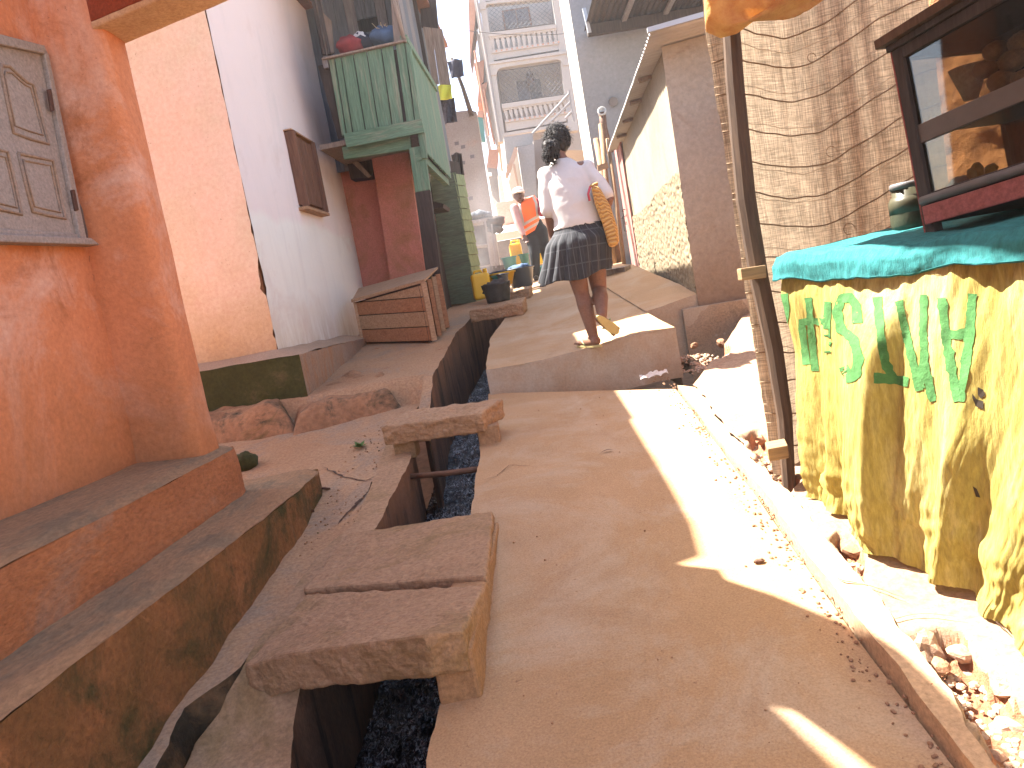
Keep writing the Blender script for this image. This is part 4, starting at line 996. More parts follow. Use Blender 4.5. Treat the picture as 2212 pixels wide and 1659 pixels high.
t = thing('standpipe', 'brown pipe with a pale open end rising behind the leaning poles', 'pipe', AY(1312, 300, 10.6))
build(MB().tube([AY(1318, 330, 10.6), AY(1304, 275, 10.6), pp], 0.05, 10), 'pipe', M['rust'], t, smooth=True)
build(MB().lathe(pp, [(0.03, -0.02), (0.06, -0.02), (0.065, 0.05), (0.05, 0.06), (0.035, 0.03)], 14, V((-0.2, -1, 0.25))), 'collar', M['tin'], t, smooth=True)
solo(MB().quadbox(AY(1290, 358, 9.7), AY(1312, 350, 9.7), AY(1315, 362, 9.7), AY(1292, 370, 9.7), (0, 0.03, 0)), 'timber_offcut', M['cratep'], 'pale board tied across the leaning poles', 'board')
solo(MB().quadbox(HU(1290, 606), HU(1365, 590), HU(1352, 596), HU(1300, 598), (0, 0, 0.10)), 'timber_beam', M['greywood'], 'grey timber lying at the foot of the leaning poles', 'timber', bevel=0.004)

# ================================================================== market stall
def cloth(name, c, c2, trans=0.3, scale=6, bscale=30, bump=0.5, stretch=None, stain=None):
    m = mat(name, c, c2, scale, bump=bump, bscale=bscale, stretch=stretch, stain=stain, rough=0.85, spec=0.15, bdist=0.02)
    nt = m.node_tree; b = nt.nodes["Principled BSDF"]; out = nt.nodes["Material Output"]
    tr = _n(nt, "ShaderNodeBsdfTranslucent"); mx = _n(nt, "ShaderNodeMixShader"); mx.inputs[0].default_value = trans
    nt.links.new(b.inputs['Base Color'].links[0].from_socket, tr.inputs[0])
    if b.inputs['Normal'].links: nt.links.new(b.inputs['Normal'].links[0].from_socket, tr.inputs['Normal'])
    nt.links.new(b.outputs[0], mx.inputs[1]); nt.links.new(tr.outputs[0], mx.inputs[2]); nt.links.new(mx.outputs[0], out.inputs[0])
    return m
M['yellow'] = cloth("yellow_cloth", (0.43, 0.36, 0.11), (0.39, 0.305, 0.08), 0.32, 3, 34, 0.45, (2.6, 2.6, 0.5), stain=(0.58, 0.50, 0.22))
M['letter'] = cloth("green_cloth_print", (0.085, 0.225, 0.075), (0.07, 0.195, 0.06), 0.3, 5, 22, 0.4)
M['turq'] = cloth("turquoise_cloth", (0.045, 0.225, 0.225), (0.033, 0.185, 0.19), 0.25, 4, 26, 0.5, (1.6, 1.6, 0.6))
M['tarp'] = cloth("orange_tarp", (0.72, 0.47, 0.2), (0.66, 0.38, 0.13), 0.4, 4, 18, 0.7)
# burlap with coarse weave and seams
bm, nt, b, co = newmat("burlap_weave")
n1 = nz(nt, co, 5, 6, .6); ns = nz(nt, co, 3, 8, .8, 0.0, (22, 22, 0.5)); nh = nz(nt, co, 3, 8, .8, 0.0, (0.5, 0.5, 30))
v2 = nz(nt, co, 3, 2, .5, 0.0, (95, 95, 4)); h2 = nz(nt, co, 3, 2, .5, 0.0, (5, 5, 95))
col = ramp(nt, n1, [(0.3, (0.25, 0.195, 0.135)), (0.7, (0.32, 0.255, 0.18))])
col = mixc(nt, ramp(nt, ns, [(0.46, 0.0), (0.68, 0.32)]), col, (0.165, 0.10, 0.055))
col = mixc(nt, ramp(nt, nh, [(0.56, 0.0), (0.70, 0.6)]), col, (0.46, 0.37, 0.27))
col = mixc(nt, 0.55, col, ramp(nt, v2, [(0.35, 0.26), (0.65, 0.78)]), 'OVERLAY')
col = mixc(nt, 0.55, col, ramp(nt, h2, [(0.35, 0.28), (0.65, 0.78)]), 'OVERLAY')
fine = mixc(nt, 0.5, v2, h2)
nt.links.new(col, b.inputs['Base Color']); b.inputs['Roughness'].default_value = 0.95
b.inputs['Specular IOR Level'].default_value = 0.1
bumpit(nt, b, mixc(nt, 0.5, ns, fine), 0.9, 0.012)
tr = _n(nt, "ShaderNodeBsdfTranslucent"); mx = _n(nt, "ShaderNodeMixShader"); mx.inputs[0].default_value = 0.42
nt.links.new(col, tr.inputs[0]); nt.links.new(b.outputs[0], mx.inputs[1]); nt.links.new(tr.outputs[0], mx.inputs[2])
nt.links.new(mx.outputs[0], nt.nodes["Material Output"].inputs[0])
M['burlap'] = bm
M['seam'] = plain("burlap_seam", (0.25, 0.165, 0.095), 0.95, 0, 0.7, 60, 0.4)
M['seaml'] = plain("burlap_thread", (0.48, 0.37, 0.25), 0.95, 0, 0.7, 60, 0.4)
M['polewood'] = wood("stall_post_wood", (0.095, 0.06, 0.038), (0.05, 0.032, 0.022))
M['postpale'] = wood("stall_batten_wood", (0.30, 0.20, 0.10), (0.2, 0.13, 0.065), 'x')

# post
pst = thing('stall_post', 'dark crooked wooden post at the corner of the stall with two nailed battens', 'post', V((1.06, 2.9, -0.98)))
px = [(1706, 1075, 2.9), (1695, 900, 2.91), (1672, 750, 2.92), (1640, 600, 2.93), (1612, 430, 2.93), (1599, 300, 2.93), (1588, 180, 2.93), (1580, 60, 2.93)]
build(MB().tube([AY(*p) for p in px], [0.026, 0.032, 0.036, 0.038, 0.039, 0.038, 0.036, 0.034], 9), 'post', M['polewood'], pst, bevel=0.0)
build(MB().quadbox(AY(1600, 580, 2.86), AY(1655, 572, 2.86), AY(1657, 600, 2.86), AY(1603, 606, 2.86), (0, 0.05, 0)), 'batten', M['postpale'], pst, bevel=0.004)
build(MB().quadbox(AY(1658, 970, 2.80), AY(1702, 962, 2.80), AY(1705, 990, 2.80), AY(1662, 998, 2.80), (0.02, 0.08, 0.01)), 'batten', M['postpale'], pst, bevel=0.004)

# burlap screen
bl_top, bl_bot = AY(1541, 60, 3.0), AY(1690, 1065, 3.0)
def burl(a, b):
    z = 1.05 - 2.02 * b
    t = (1.05 - z)
    x0 = 0.985 + 0.06 * 0 + (-0.02) * math.sin(b * 5)
    x = 1.018 + 0.03 * b + 0.90 * a
    bulge = 0.10 * math.exp(-((a - 0.45) / 0.25) ** 2) - 0.04 * math.exp(-((a - 0.08) / 0.06) ** 2)
    y = 3.04 + bulge + 0.015 * noise.noise(V((x * 5, z * 0.8, 0))) + 0.006 * noise.noise(V((x * 22, z * 1.5, 3)))
    ed = 0.010 * noise.noise(V((z * 5, 9, 0))) + 0.006 * noise.noise(V((z * 17, 3, 0))) if a == 0 else 0
    return V((x + ed, y, z))
bur = solo(MB().grid(burl, 150, 60), 'burlap_screen', M['burlap'], 'rough brown burlap sheet hung as windbreak behind the stall', 'sacking', smooth=True)
def bline(zf, r, m, name, ph):
    pts = []
    for i in range(61):
        a = i / 60; b = min(1, max(0, zf + (0.030 * math.exp(-((a - 0.42) / 0.26) ** 2) - 0.045 * sst(0.5, 1.0, a)) + 0.006 * noise.noise(V((a * 9, ph, 0)))))
        q = burl(a, b); pts.append(q + V((0, -0.003, 0)))
    build(MB().tube(pts, r, 5), name, m, bur, smooth=True)
for i in range(15): bline(0.06 + i * 0.066 + 0.004 * math.sin(i * 5), 0.0032, M['seam'], 'seam', i * 1.7)
for i in range(12): bline(0.09 + i * 0.08 + 0.02 * math.sin(i * 3), 0.0013, M['seaml'], 'thread', i * 3.7)
pa = burl(0.62, 0.62)
build(MB().prism([pa + V((x, -0.006, z)) for x, z in [(-.045, -.03), (-.02, -.02), (.0, -.035), (.03, -.03), (.045, .0), (.045, .035), (.02, .03), (.0, .035), (-.02, .02), (-.05, .01)]], V((0, -0.002, 0))), 'patch', M['seaml'], bur)
for cx_, cz_, r in ((0.53, 0.335, 0.022), (0.56, 0.50, 0.024), (0.5, 0.14, 0.018)):
    c = burl(cx_, cz_)
    build(MB().tube([c + V((r * math.cos(k * 0.5), -0.004, r * math.sin(k * 0.5))) for k in range(11)], 0.0016, 5), 'ring_stain', M['seam'], bur)
# split pole standing at the edge of the screen
# awning tarp
def tarpf(a, b):
    P = [AY(1520, -60, 2.86), AY(1527, 40, 2.86), AY(1530, 92, 2.85), AY(1560, 108, 2.84), AY(1597, 98, 2.82), AY(1650, 55, 2.78), AY(1712, 0, 2.7), AY(1800, -60, 2.6)]
    k = a * (len(P) - 1); i = min(len(P) - 2, int(k)); p = P[i].lerp(P[i + 1], k - i)
    back = V((0.35 + 0.75 * a, -0.3, 0.42 - 0.0 * a))
    roll = 0.045 * math.sin(math.pi * min(1, b * 6)) if b < 1 / 6 else 0
    q = p + V((back.x * b, back.y * b + 0.0, 0.30 * b + 0.04 * math.sin(b * 9 + a * 3)))
    q += V((-roll, -roll, 0.01)) + V((0.03, 0.03, 0.03)) * noise.noise(q * 5) + V((0, -0.02, 0)) * math.sin(a * 11) * b
    return q
solo(MB().grid(tarpf, 60, 40), 'awning_tarp', M['tarp'], 'orange tarpaulin sagging over the top of the stall post', 'tarpaulin', smooth=True, solid=0.006)
M['shade_awn'] = cloth("shade_awning", (0.42, 0.2, 0.07), (0.36, 0.16, 0.05), 0.3, 3)
def shade_awn(a, b):
    y_ = 2.97 - 2.2 * b; q = V((0.37 + 0.95 * a, y_, 1.48 + 0.08 * a + 0.03 * b)); return q + V((0, 0, 0.03 * noise.noise(q * 3)))
solo(MB().grid(shade_awn, 20, 20), 'shade_awning', M['shade_awn'], 'unseen brown awning sheet placed to shade the stall counter', 'awning', smooth=True)  # out-of-view sheet, added and sized to throw shade on the counter

# counter with its cloths
C0 = AY(1690, 558, 2.8); FC = Frame(C0, 171.7)
zA = C0.z; slope = (FC.uv(2212, 500)[1] - zA) / FC.uv(2212, 500)[0]
ctop = lambda s_: zA + slope * s_ + 0.004 * math.sin(s_ * 17) + 0.006 * math.sin(s_ * 7)
tbl = thing('stall_counter', 'wooden stall counter hidden under the turquoise and yellow cloths', 'table', V((1.5, 2.2, -1.0)))
build(MB().quadbox(FC.pt(0.03, zA - 0.03, -0.02), FC.pt(2.2, zA + slope * 2.2 - 0.03, -0.02), FC.pt(2.2, zA + slope * 2.2 - 0.03, -0.75), FC.pt(0.03, zA - 0.03, -0.75), (0, 0, -0.03)), 'tabletop', M['darkwood'], tbl)
for a, o in ((0.08, -0.08), (0.08, -0.68), (2.1, -0.08), (2.1, -0.68)):
    q = FC.pt(a, 0, o)
    build(MB().quadbox(q + V((-.03, -.03, zA - .06)), q + V((.03, -.03, zA - .06)), q + V((.03, .03, zA - .06)), q + V((-.03, .03, zA - .06)), (0, 0, -1.05)), 'leg', M['darkwood'], tbl)
def topc(a, b):
    s_ = -0.02 + 2.2 * a; off = 0.012 - 0.80 * b
    wob = 0.010 * noise.noise(V((s_ * 6, off * 6, 0))) + 0.005 * noise.noise(V((s_ * 17, off * 17, 2)))
    return FC.pt(s_, ctop(s_) + 0.008 + 0.05 * b + wob, off)
mb = MB().grid(topc, 90, 30)
def band(a, b):
    s_ = -0.02 + 2.2 * a
    h = 0.09 + 0.012 * math.sin(s_ * 5) + 0.003 * noise.noise(V((s_ * 10, 0, 0)))
    off = 0.012 + 0.02 * min(1, b * 3) + b * (0.014 * math.sin(s_ * 13 + 1) + 0.012 * noise.noise(V((s_ * 9, b, 0)))) + 0.004 * noise.noise(V((s_ * 30, b * 3, 1)))
    e = 0.05 * (1 - sst(0, 0.06, s_ + 0.02))
    t0 = topc(a, 0).z
    return FC.pt(s_, t0 - h * b - 0.004 * math.sin(b * 3.1), off)
mb.grid(band, 260, 12, flip=True)
def bend(a, b):
    q0 = topc(0, a); return V((q0.x, q0.y + 0.012 * math.sin(a * 20) * b + 0.02 * b, q0.z - 0.085 * b))
mb.grid(bend, 40, 6)
turq = solo(mb, 'turquoise_cloth', M['turq'], 'bright turquoise cloth covering the stall counter with a hanging band', 'tablecloth', smooth=True, solid=0.003)
build(MB().tube([band(i / 60, 0.93) + FC.n * 0.002 for i in range(61)], 0.0008, 4), 'stitching', M['turq'], turq)
# yellow cloth down to the ground
base_uv = [(1716, 1085), (1775, 1105), (1832, 1122), (1885, 1195), (1960, 1222), (2058, 1252), (2110, 1300), (2150, 1345), (2212, 1400), (2330, 1520), (2500, 1700)]
BP = resample([xy(HG(u, v, 0.05)) for u, v in base_uv], 200)
def saw(x, s0_, w, up_, h):
    """rises outwards over up_ before s0_, drops back by h within w after it"""
    if x < s0_ - up_: return 0
    if x < s0_: return h * sst(0, 1, (x - s0_ + up_) / up_)
    if x < s0_ + w: return h * (1 - sst(0, 1, (x - s0_) / w))
    return 0
sT = FC.uv(1995, 850)[0]; sA_ = FC.uv(1765, 800)[0]; s8 = FC.uv(2230, 1000)[0]
def yc(a, b):
    s_ = -0.01 + 2.15 * a
    top = FC.pt(s_, ctop(s_) - 0.05, 0.006)
    p = BP[min(200, max(0, round(a * 200)))]
    bot = V((p.x, p.y, az(p.x, p.y) + 0.012))
    q = top.lerp(bot, b)
    q.x -= 0.02 * math.sin(math.pi * b)
    amp = sst(0.0, 0.35, b)
    o = 0.0
    sh_ = s_ - 0.05 * b
    o += saw(sh_, sT - 0.02, 0.07, 0.40, 0.085) * sst(0.05, 0.3, b) * (1 - 0.5 * sst(0.8, 1, b))
    o += -0.06 * (1 - sst(sA_ + 0.03 + 0.05 * math.sin(b * 3), sA_ + 0.07 + 0.05 * math.sin(b * 3), s_)) * sst(0.08, 0.4, b)
    o += saw(sh_, s8, 0.06, 0.16, 0.045) * sst(0.35, 0.6, b)
    o += saw(sh_, sT + 0.32, 0.05, 0.2, 0.03) * sst(0.1, 0.5, b)
    o += (0.004 + 0.007 * sst(.4, .8, b)) * amp * math.sin(s_ * 24 + 2.2 * b) + 0.010 * amp * noise.noise(V((s_ * 7, b * 2, 0)))
    # slumped creases near the hem
    hm = sst(0.6, 0.9, b)
    o += hm * 0.020 * noise.noise(V((s_ * 5 + 2 * b, b * 9 - s_ * 4, 3))) + hm * 0.010 * noise.noise(V((s_ * 16, b * 22, 4)))
    o += 0.0035 * noise.noise(V((s_ * 34, b * 9, 7))) + 0.0025 * noise.noise(V((s_ * 70, b * 16, 2))) + 0.004 * math.sin(s_ * 75 + 3 * noise.noise(V((s_ * 5, b * 3, 0)))) * (1 - b) ** 2
    q = q + FC.n * o
    q.z += 0.02 * hm * noise.noise(V((s_ * 6, 1, b * 2)))
    return q
yel = solo(MB().grid(yc, 330, 150, flip=True), 'yellow_cloth', M['yellow'], 'yellow printed cloth with green letters hanging from the counter to the ground', 'cloth', smooth=True)
def c8(x, y): return ((2800 + x / 1.2762) / 1.8516, (900 + y / 1.2762) / 1.8516)
# find the place on the draped surface for a point of the print
NU_, NV_ = 240, 120
YG = [[yc(i / NU_, j / NV_) for i in range(NU_ + 1)] for j in range(NV_ + 1)]
def scr(p):
    d = p.dot(FW); return CX + F * p.dot(IR) / d, CY - F * p.dot(IU) / d
YS_ = [[scr(p) for p in row] for row in YG]
def inv(u, v):
    best = (1e9, 0, 0)
    for j in range(0, NV_ + 1, 4):
        for i in range(0, NU_ + 1, 4):
            q = YS_[j][i]; e = (q[0] - u) ** 2 + (q[1] - v) ** 2
            if e < best[0]: best = (e, i, j)
    _, ci, cj = best; best = (1e9, ci, cj)
    for j in range(max(0, cj - 5), min(NV_, cj + 5) + 1):
        for i in range(max(0, ci - 6), min(NU_, ci + 6) + 1):
            q = YS_[j][i]; e = (q[0] - u) ** 2 + (q[1] - v) ** 2
            if e < best[0]: best = (e, i, j)
    _, i, j = best; i = min(max(i, 1), NU_ - 1); j = min(max(j, 1), NV_ - 1)
    q = YS_[j][i]; dx = [(YS_[j][i + 1][k] - YS_[j][i - 1][k]) / 2 for k in (0, 1)]; dy = [(YS_[j + 1][i][k] - YS_[j - 1][i][k]) / 2 for k in (0, 1)]
    det = dx[0] * dy[1] - dx[1] * dy[0]
    if abs(det) < 2: return i / NU_, j / NV_
    ru, rv = u - q[0], v - q[1]
    a = max(-1, min(1, (ru * dy[1] - rv * dy[0]) / det)); b2 = max(-1, min(1, (dx[0] * rv - dx[1] * ru) / det))
    return (i + a) / NU_, (j + b2) / NV_
def ystroke(mb, pts, w):
    P = []
    for p, q in zip(pts, pts[1:]):
        n = max(2, int(math.hypot(q[0] - p[0], q[1] - p[1]) / 9)); P += [V((p[0], p[1], 0)).lerp(V((q[0], q[1], 0)), i / n) for i in range(n)]
    P.append(V((pts[-1][0], pts[-1][1], 0))); o = len(mb.v); K = 3
    for i, p in enumerate(P):
        t = (P[min(i + 2, len(P) - 1)] - P[max(i - 2, 0)]).normalized(); s_ = V((-t.y, t.x, 0)); ww = w * (1 + 0.3 * noise.noise(p * 0.03))
        for k in range(K + 1):
            q = p + s_ * ww * (2 * k / K - 1); mb.v.append(yc(*inv(*c8(q.x, q.y))) + FC.n * 0.0025)
    for i in range(len(P) - 1):
        for k in range(K):
            a = o + i * (K + 1) + k
            if max((mb.v[a] - mb.v[a + K + 1]).length, (mb.v[a] - mb.v[a + 1]).length) < .07: mb.f.append((a, a + 1, a + K + 2, a + K + 1))
LET = [
    ([[(432, 350), (442, 430), (425, 540), (412, 650)], [(405, 445), (445, 440)]], 15),
    ([[(520, 480), (530, 580), (545, 712)], [(555, 370), (572, 560), (590, 745)], [(655, 390), (650, 520), (656, 670)], [(522, 495), (585, 490), (652, 498)]], 15),
    ([[(806, 500), (800, 410), (770, 368), (725, 375), (702, 440), (722, 530), (785, 580), (812, 680), (795, 765), (760, 780), (735, 722)]], 21),
    ([[(908, 365), (925, 560), (950, 700), (985, 780)], [(892, 780), (980, 785), (1065, 800)]], 20),
    ([[(1018, 385), (1070, 620), (1125, 845)], [(1145, 355), (1142, 560), (1150, 700), (1190, 900)], [(1128, 830), (1150, 660)]], 17),
    ([[(1236, 370), (1262, 600), (1318, 900)], [(1394, 350), (1375, 600), (1330, 900)], [(1245, 555), (1320, 560), (1388, 540)]], 20)]
for strokes_, w_ in LET:
    mb = MB()
    for st_ in strokes_: ystroke(mb, st_, w_ * 1.2)
    build(mb, 'letter', M['letter'], yel, smooth=True)
def ypatch(poly, m, name):
    P = [inv(*c8(*p)) for p in poly]
    c = (sum(p[0] for p in P) / len(P), sum(p[1] for p in P) / len(P))
    mb = MB(); vs = [yc(*c)] + [yc(*p) for p in P]; vs = [q + FC.n * 0.003 for q in vs]
    n = len(P); mb.add(vs, [(0, 1 + i, 1 + (i + 1) % n) for i in range(n)]); build(mb, name, m, yel)
M['hole'] = plain("torn_hole", (0.03, 0.02, 0.012), 0.95, bump=0)
ypatch([(1420, 825), (1452, 840), (1462, 868), (1440, 885), (1425, 868)], M['hole'], 'torn_hole')
ypatch([(1395, 860), (1405, 885), (1455, 900), (1450, 940), (1412, 925), (1392, 880)], M['hole'], 'torn_hole')
ypatch([(1395, 1330), (1415, 1345), (1436, 1390), (1412, 1385)], M['hole'], 'torn_hole')

# curled loose corner of the cloth on the ground and a white rag
hp = HG(1808, 1085, 0.06)
solo(MB().ell(hp + V((0, 0, 0.05)), 0.045, 0.06, 0.09, 14, 10, jit=0.4), 'cloth_scrap', M['yellow'], 'crumpled pale end of yellow cloth on the ground under the stall', 'cloth', smooth=True)
# ---- glass food cabinet
M['cabwood'] = wood("dark_cabinet_wood", (0.06, 0.05, 0.045), (0.03, 0.025, 0.022))
M['cabpink'] = wood("dull_red_cabinet_wood", (0.30, 0.10, 0.09), (0.22, 0.07, 0.06), 'x')
M['cabshelf'] = plain("dull_grey_shelf", (0.10, 0.085, 0.07), 0.6, 0, 0.8, 12, 0.2)
M['cabgrey'] = plain("grey_painted_rail", (0.13, 0.125, 0.125), 0.5, 0, 0.8, 20, 0.2)
gm = bpy.data.materials.new("cabinet_glass"); gm.use_nodes = True
nt = gm.node_tree; out = nt.nodes["Material Output"]; nt.nodes.remove(nt.nodes["Principled BSDF"])
tb = _n(nt, "ShaderNodeBsdfTransparent"); tb.inputs[0].default_value = (0.68, 0.67, 0.62, 1); gb = _n(nt, "ShaderNodeBsdfGlossy"); gb.inputs['Roughness'].default_value = 0.03
fr_ = _n(nt, "ShaderNodeLayerWeight"); fr_.inputs[0].default_value = 0.25; mx = _n(nt, "ShaderNodeMixShader")
nt.links.new(ramp(nt, fr_.outputs['Facing'], [(0.0, 0.04), (0.6, 0.08), (1.0, 0.35)]), mx.inputs[0]); nt.links.new(tb.outputs[0], mx.inputs[1]); nt.links.new(gb.outputs[0], mx.inputs[2]); nt.links.new(mx.outputs[0], out.inputs[0])
M['glass'] = gm
c0 = AY(2000, 508, 2.3); FK = Frame(V((c0.x, c0.y, 0)), 164)
zk = c0.z; hk = FK.uv(1925, 112)[1] - zk; WK = 1.0; DK = 0.42
lean = (FK.uv(1925, 112)[0])
cab = thing('glass_cabinet', 'glazed food cabinet in dark wood with a dull red base rail on the counter', 'cabinet', FK.pt(0.4, zk, -0.2))
KT = 0.085
def KP(a, z, o):      # the whole cabinet stands a little tilted
    return FK.pt(a + lean * (z - zk) / hk, z + KT * a, o)
def kb(a0, a1, z0, z1, o0, o1, m, name, bevel=0.003, par=None):
    ln = lambda z: lean * (z - zk) / hk
    return build(MB().quadbox(KP(a0, z0, o0), KP(a1, z0, o0), KP(a1, z1, o0), KP(a0, z1, o0), FK.n * (o1 - o0)), name, m, par or cab, bevel=bevel)
bw = 0.035
for a in (0, WK - bw):
    for o in (-bw, -DK): kb(a, a + bw, zk, zk + hk, o, o + bw, M['cabwood'], 'post')
kb(-0.006, -0.001, zk - 0.0, zk + hk, -0.05, 0.0, M['cabpink'], 'post_edge')
for z in (zk + hk - bw, zk + 0.09): 
    kb(bw, WK - bw, z, z + bw, -bw + .002, -.002, M['cabwood'], 'rail'); kb(bw, WK - bw, z, z + bw, -DK + .002, -DK + bw - .002, M['cabwood'], 'rail')
    kb(0.002, bw - .002, z, z + bw, -DK + bw, -bw, M['cabwood'], 'rail'); kb(WK - bw + .002, WK - .002, z, z + bw, -DK + bw, -bw, M['cabwood'], 'rail')
kb(-.01, WK + .01, zk + hk, zk + hk + 0.02, -DK - .01, 0.01, M['cabwood'], 'top_board')
kb(-.03, WK + .03, zk + hk + .021, zk + hk + 0.05, -DK - .03, 0.03, M['polewood'], 'cornice')
kb(0.02, WK, zk + 0.03, zk + 0.088, 0.002, 0.018, M['cabpink'], 'base_rail')
kb(0.02, WK, zk + 0.03, zk + 0.045, -DK + .01, -.004, M['cabwood'], 'floor_board')
build(MB().tube([KP(0.02, zk + 0.105, 0.012), KP(WK, zk + 0.105, 0.012)], 0.014, 10), 'bead', M['cabgrey'], cab, smooth=True)
zs = zk + hk * 0.53
kb(0.02, WK - .02, zs, zs + 0.02, -DK + .02, -.02, M['cabshelf'], 'shelf')
kb(bw, WK - bw, zs - 0.03, zs + 0.028, -.028, -.008, M['cabshelf'], 'shelf_edge')
aB = next(k_ / 100 for k_ in range(100) if CX + F * KP(k_ / 100, zs + .1, -DK).dot(IR) / KP(k_ / 100, zs + .1, -DK).dot(FW) > 2102)
kb(aB, WK - .01, zk + 0.05, zk + hk - .01, -DK + .002, -DK + .012, M['cabwood'], 'back_board')
for q_ in (.35, .7, 1.0):
    for o_ in (-.06, -DK + .04): build(MB().quadbox(KP(q_ - .03, zk, o_), KP(q_ + .03, zk, o_), KP(q_ + .03, zk, o_ - .05), KP(q_ - .03, zk, o_ - .05), (0, 0, -KT * q_ - .01)), 'wedge', M['cabwood'], cab)
kb(bw, WK - bw, zk + .125, zk + hk - bw, -.018, -.015, M['glass'], 'pane', 0)
kb(.016, .019, zk + .125, zk + hk - bw, -DK + bw, -bw, M['glass'], 'pane', 0)
# food in the cabinet
M['bun'] = mat("bread_crust", (0.40, 0.25, 0.12), (0.30, 0.16, 0.07), 12, bump=0.2, rough=0.6)
M['basketm'] = mat("pale_paper", (0.5, 0.42, 0.3), (0.42, 0.34, 0.23), 8, bump=0.3)
M['banana'] = mat("yellow_banana", (0.42, 0.32, 0.06), (0.3, 0.2, 0.04), 9, bump=0.2, rough=0.55)
BUNS = [((2128, 150, -.2), .045, 'round bun at the left end of the upper cabinet shelf'), ((2165, 175, -.16), .05, 'golden bun low in the pile beside the paper tub'), ((2150, 110, -.2), .045, 'bun lying on top of the leftmost two buns on the shelf'),
        ((2190, 130, -.17), .05, 'biggest bun in the middle of the shelf pile'), ((2210, 90, -.2), .05, 'bun at the top right of the shelf pile'), ((2215, 170, -.14), .045, 'bun at the bottom right of the shelf pile')]
for (u, v, o), r, lab in BUNS:
    solo(MB().ell(FK.px(u, v, o), r * .8, r * .8, r * 0.62, 14, 9, jit=0.12), 'bread_bun', M['bun'], lab, 'bread', 'buns on the cabinet shelf', smooth=True)
q_ = FK.px(2098, 215, -.2)
solo(MB().lathe(q_ + V((0, 0, .0)), [(0.02, 0), (0.055, 0.10), (0.05, 0.10), (0.018, 0.005)], 20), 'paper_tub', M['basketm'], 'pale flaring tub on the upper cabinet shelf', 'tub', smooth=True)
for i, (u, v) in enumerate([(2105, 395), (2122, 385), (2140, 390)]):
    c = FK.px(u, v, -.12 - .02 * i); an = (.2, -.1, .3)[i]; pts = [c + V((0.03 * math.sin(an) * k, 0.015 * math.sin(k), 0.035 * k - 0.008 * k * k)) for k in (0, .8, 1.6, 2.4, 3.0)]
    solo(MB().tube(pts, [0.007, 0.016, 0.018, 0.015, 0.006], 8), 'banana', M['banana'], ['leftmost banana standing at the bottom of the cabinet', 'middle banana at the bottom of the cabinet', 'rightmost banana at the bottom of the cabinet'][i], 'banana', 'bananas in the cabinet', smooth=True)
for i, (u, v, o, r) in enumerate([(2075, 405, -.22, .045), (2165, 400, -.2, .05), (2205, 385, -.14, .045)]):
    solo(MB().ell(FK.px(u, v, o), r, r * .9, r * .8, 14, 9, jit=0.2), 'wrapped_food' if i == 0 else 'bread_loaf', M['cabgrey'] if i == 0 else M['bun'], ['grey wrapped lump low at the left of the cabinet', 'brown loaf low in the middle of the cabinet', 'smaller brown loaf low near the cabinet front'][i], 'food', 'food at the bottom of the cabinet', smooth=True)
# glass jar beside the cabinet
M['jar'] = plain("dusty_jar_glass", (0.07, 0.065, 0.04), 0.35, 0, 0.7, 12, 0.1, 0.3)
M['jarfill'] = plain("jar_contents", (0.05, 0.055, 0.03), 0.5, 0, 0.6, 30, 0.2)
jc = AY(1972, 500, 2.62); jc.z = ctop(0.2) + 0.025
jr = thing('glass_jar', 'dusty greenish glass jar standing between the burlap and the cabinet', 'jar', jc)
build(MB().lathe(jc, [(0.062, 0), (0.068, 0.02), (0.068, 0.095), (0.06, 0.112), (0.05, 0.12)], 24), 'jar', M['jarfill'], jr, smooth=True)
build(MB().lathe(jc + V((0, 0, 0.06)), [(0.069, 0.0), (0.070, 0.04), (0.061, 0.058), (0.055, 0.06), (0.055, 0.1)], 24), 'glass_neck', M['jar'], jr, smooth=True)
build(MB().lathe(jc + V((0, 0, 0.145)), [(0.060, 0), (0.060, 0.018), (0.056, 0.022)], 24), 'lid', M['cabgrey'], jr, smooth=True)
# mud wall behind the stall
M['mud'] = mat("mud_wall", (0.40, 0.19, 0.085), (0.31, 0.13, 0.055), 7, bump=1.0, bscale=22, bdist=0.03)
def mudf(a, b):
    q = V((2.35 + 0.05 * a, 5.75 - 7.0 * a, -1.1 + 2.4 * b)); return q + V((1, 0, 0)) * (0.04 * noise.noise(q * 9) + 0.025 * noise.noise(q * 22))
solo(MB().grid(mudf, 140, 100), 'mud_wall', M['mud'], 'rough orange mud wall seen through the cabinet glass', 'wall', smooth=True)

# ---- rubble in the holes, gravel, litter
M['stone2'] = mat("brown_stone", (0.34, 0.19, 0.11), (0.25, 0.13, 0.07), 8, bump=0.6)
def stones(spec, label, group):
    for (u, v, r), lab in zip(spec, label):
        p = HG(u, v, 0.0); p.z = az(p.x, p.y) - 0.055 + r * 0.5
        rot = Matrix.Rotation(rnd.uniform(0, 6), 3, V((rnd.random(), rnd.random(), rnd.random() + .2)).normalized())
        mb = MB().ell(p, r * rnd.uniform(.9, 1.4), r * rnd.uniform(.7, 1.0), r * rnd.uniform(.55, .8), 9, 6, rot, 0.55, 1.6)
        solo(mb, 'stone', M['stone'] if rnd.random() < .65 else M['stone2'], lab, 'stone', group, smooth=False)
stones([(1968, 1383, .028), (2002, 1402, .042), (2030, 1440, .03), (2075, 1412, .03), (2168, 1487, .038)],
       ['stone at the left rim of the big hole by the path edge', 'biggest grey stone in the big hole at the path edge', 'stone low in the big hole, nearest the kerb', 'stone under the far rim of the big hole', 'stone at the right end of the big hole near the photo edge'], 'stones in the big hole')
stones([(1805, 1170, .03), (1838, 1190, .034), (1858, 1228, .022)],
       ['stone at the top left of the small hole below the yellow hem', 'largest stone in the small hole below the yellow hem', 'lowest stone in the small hole below the yellow hem'], 'stones in the small hole')
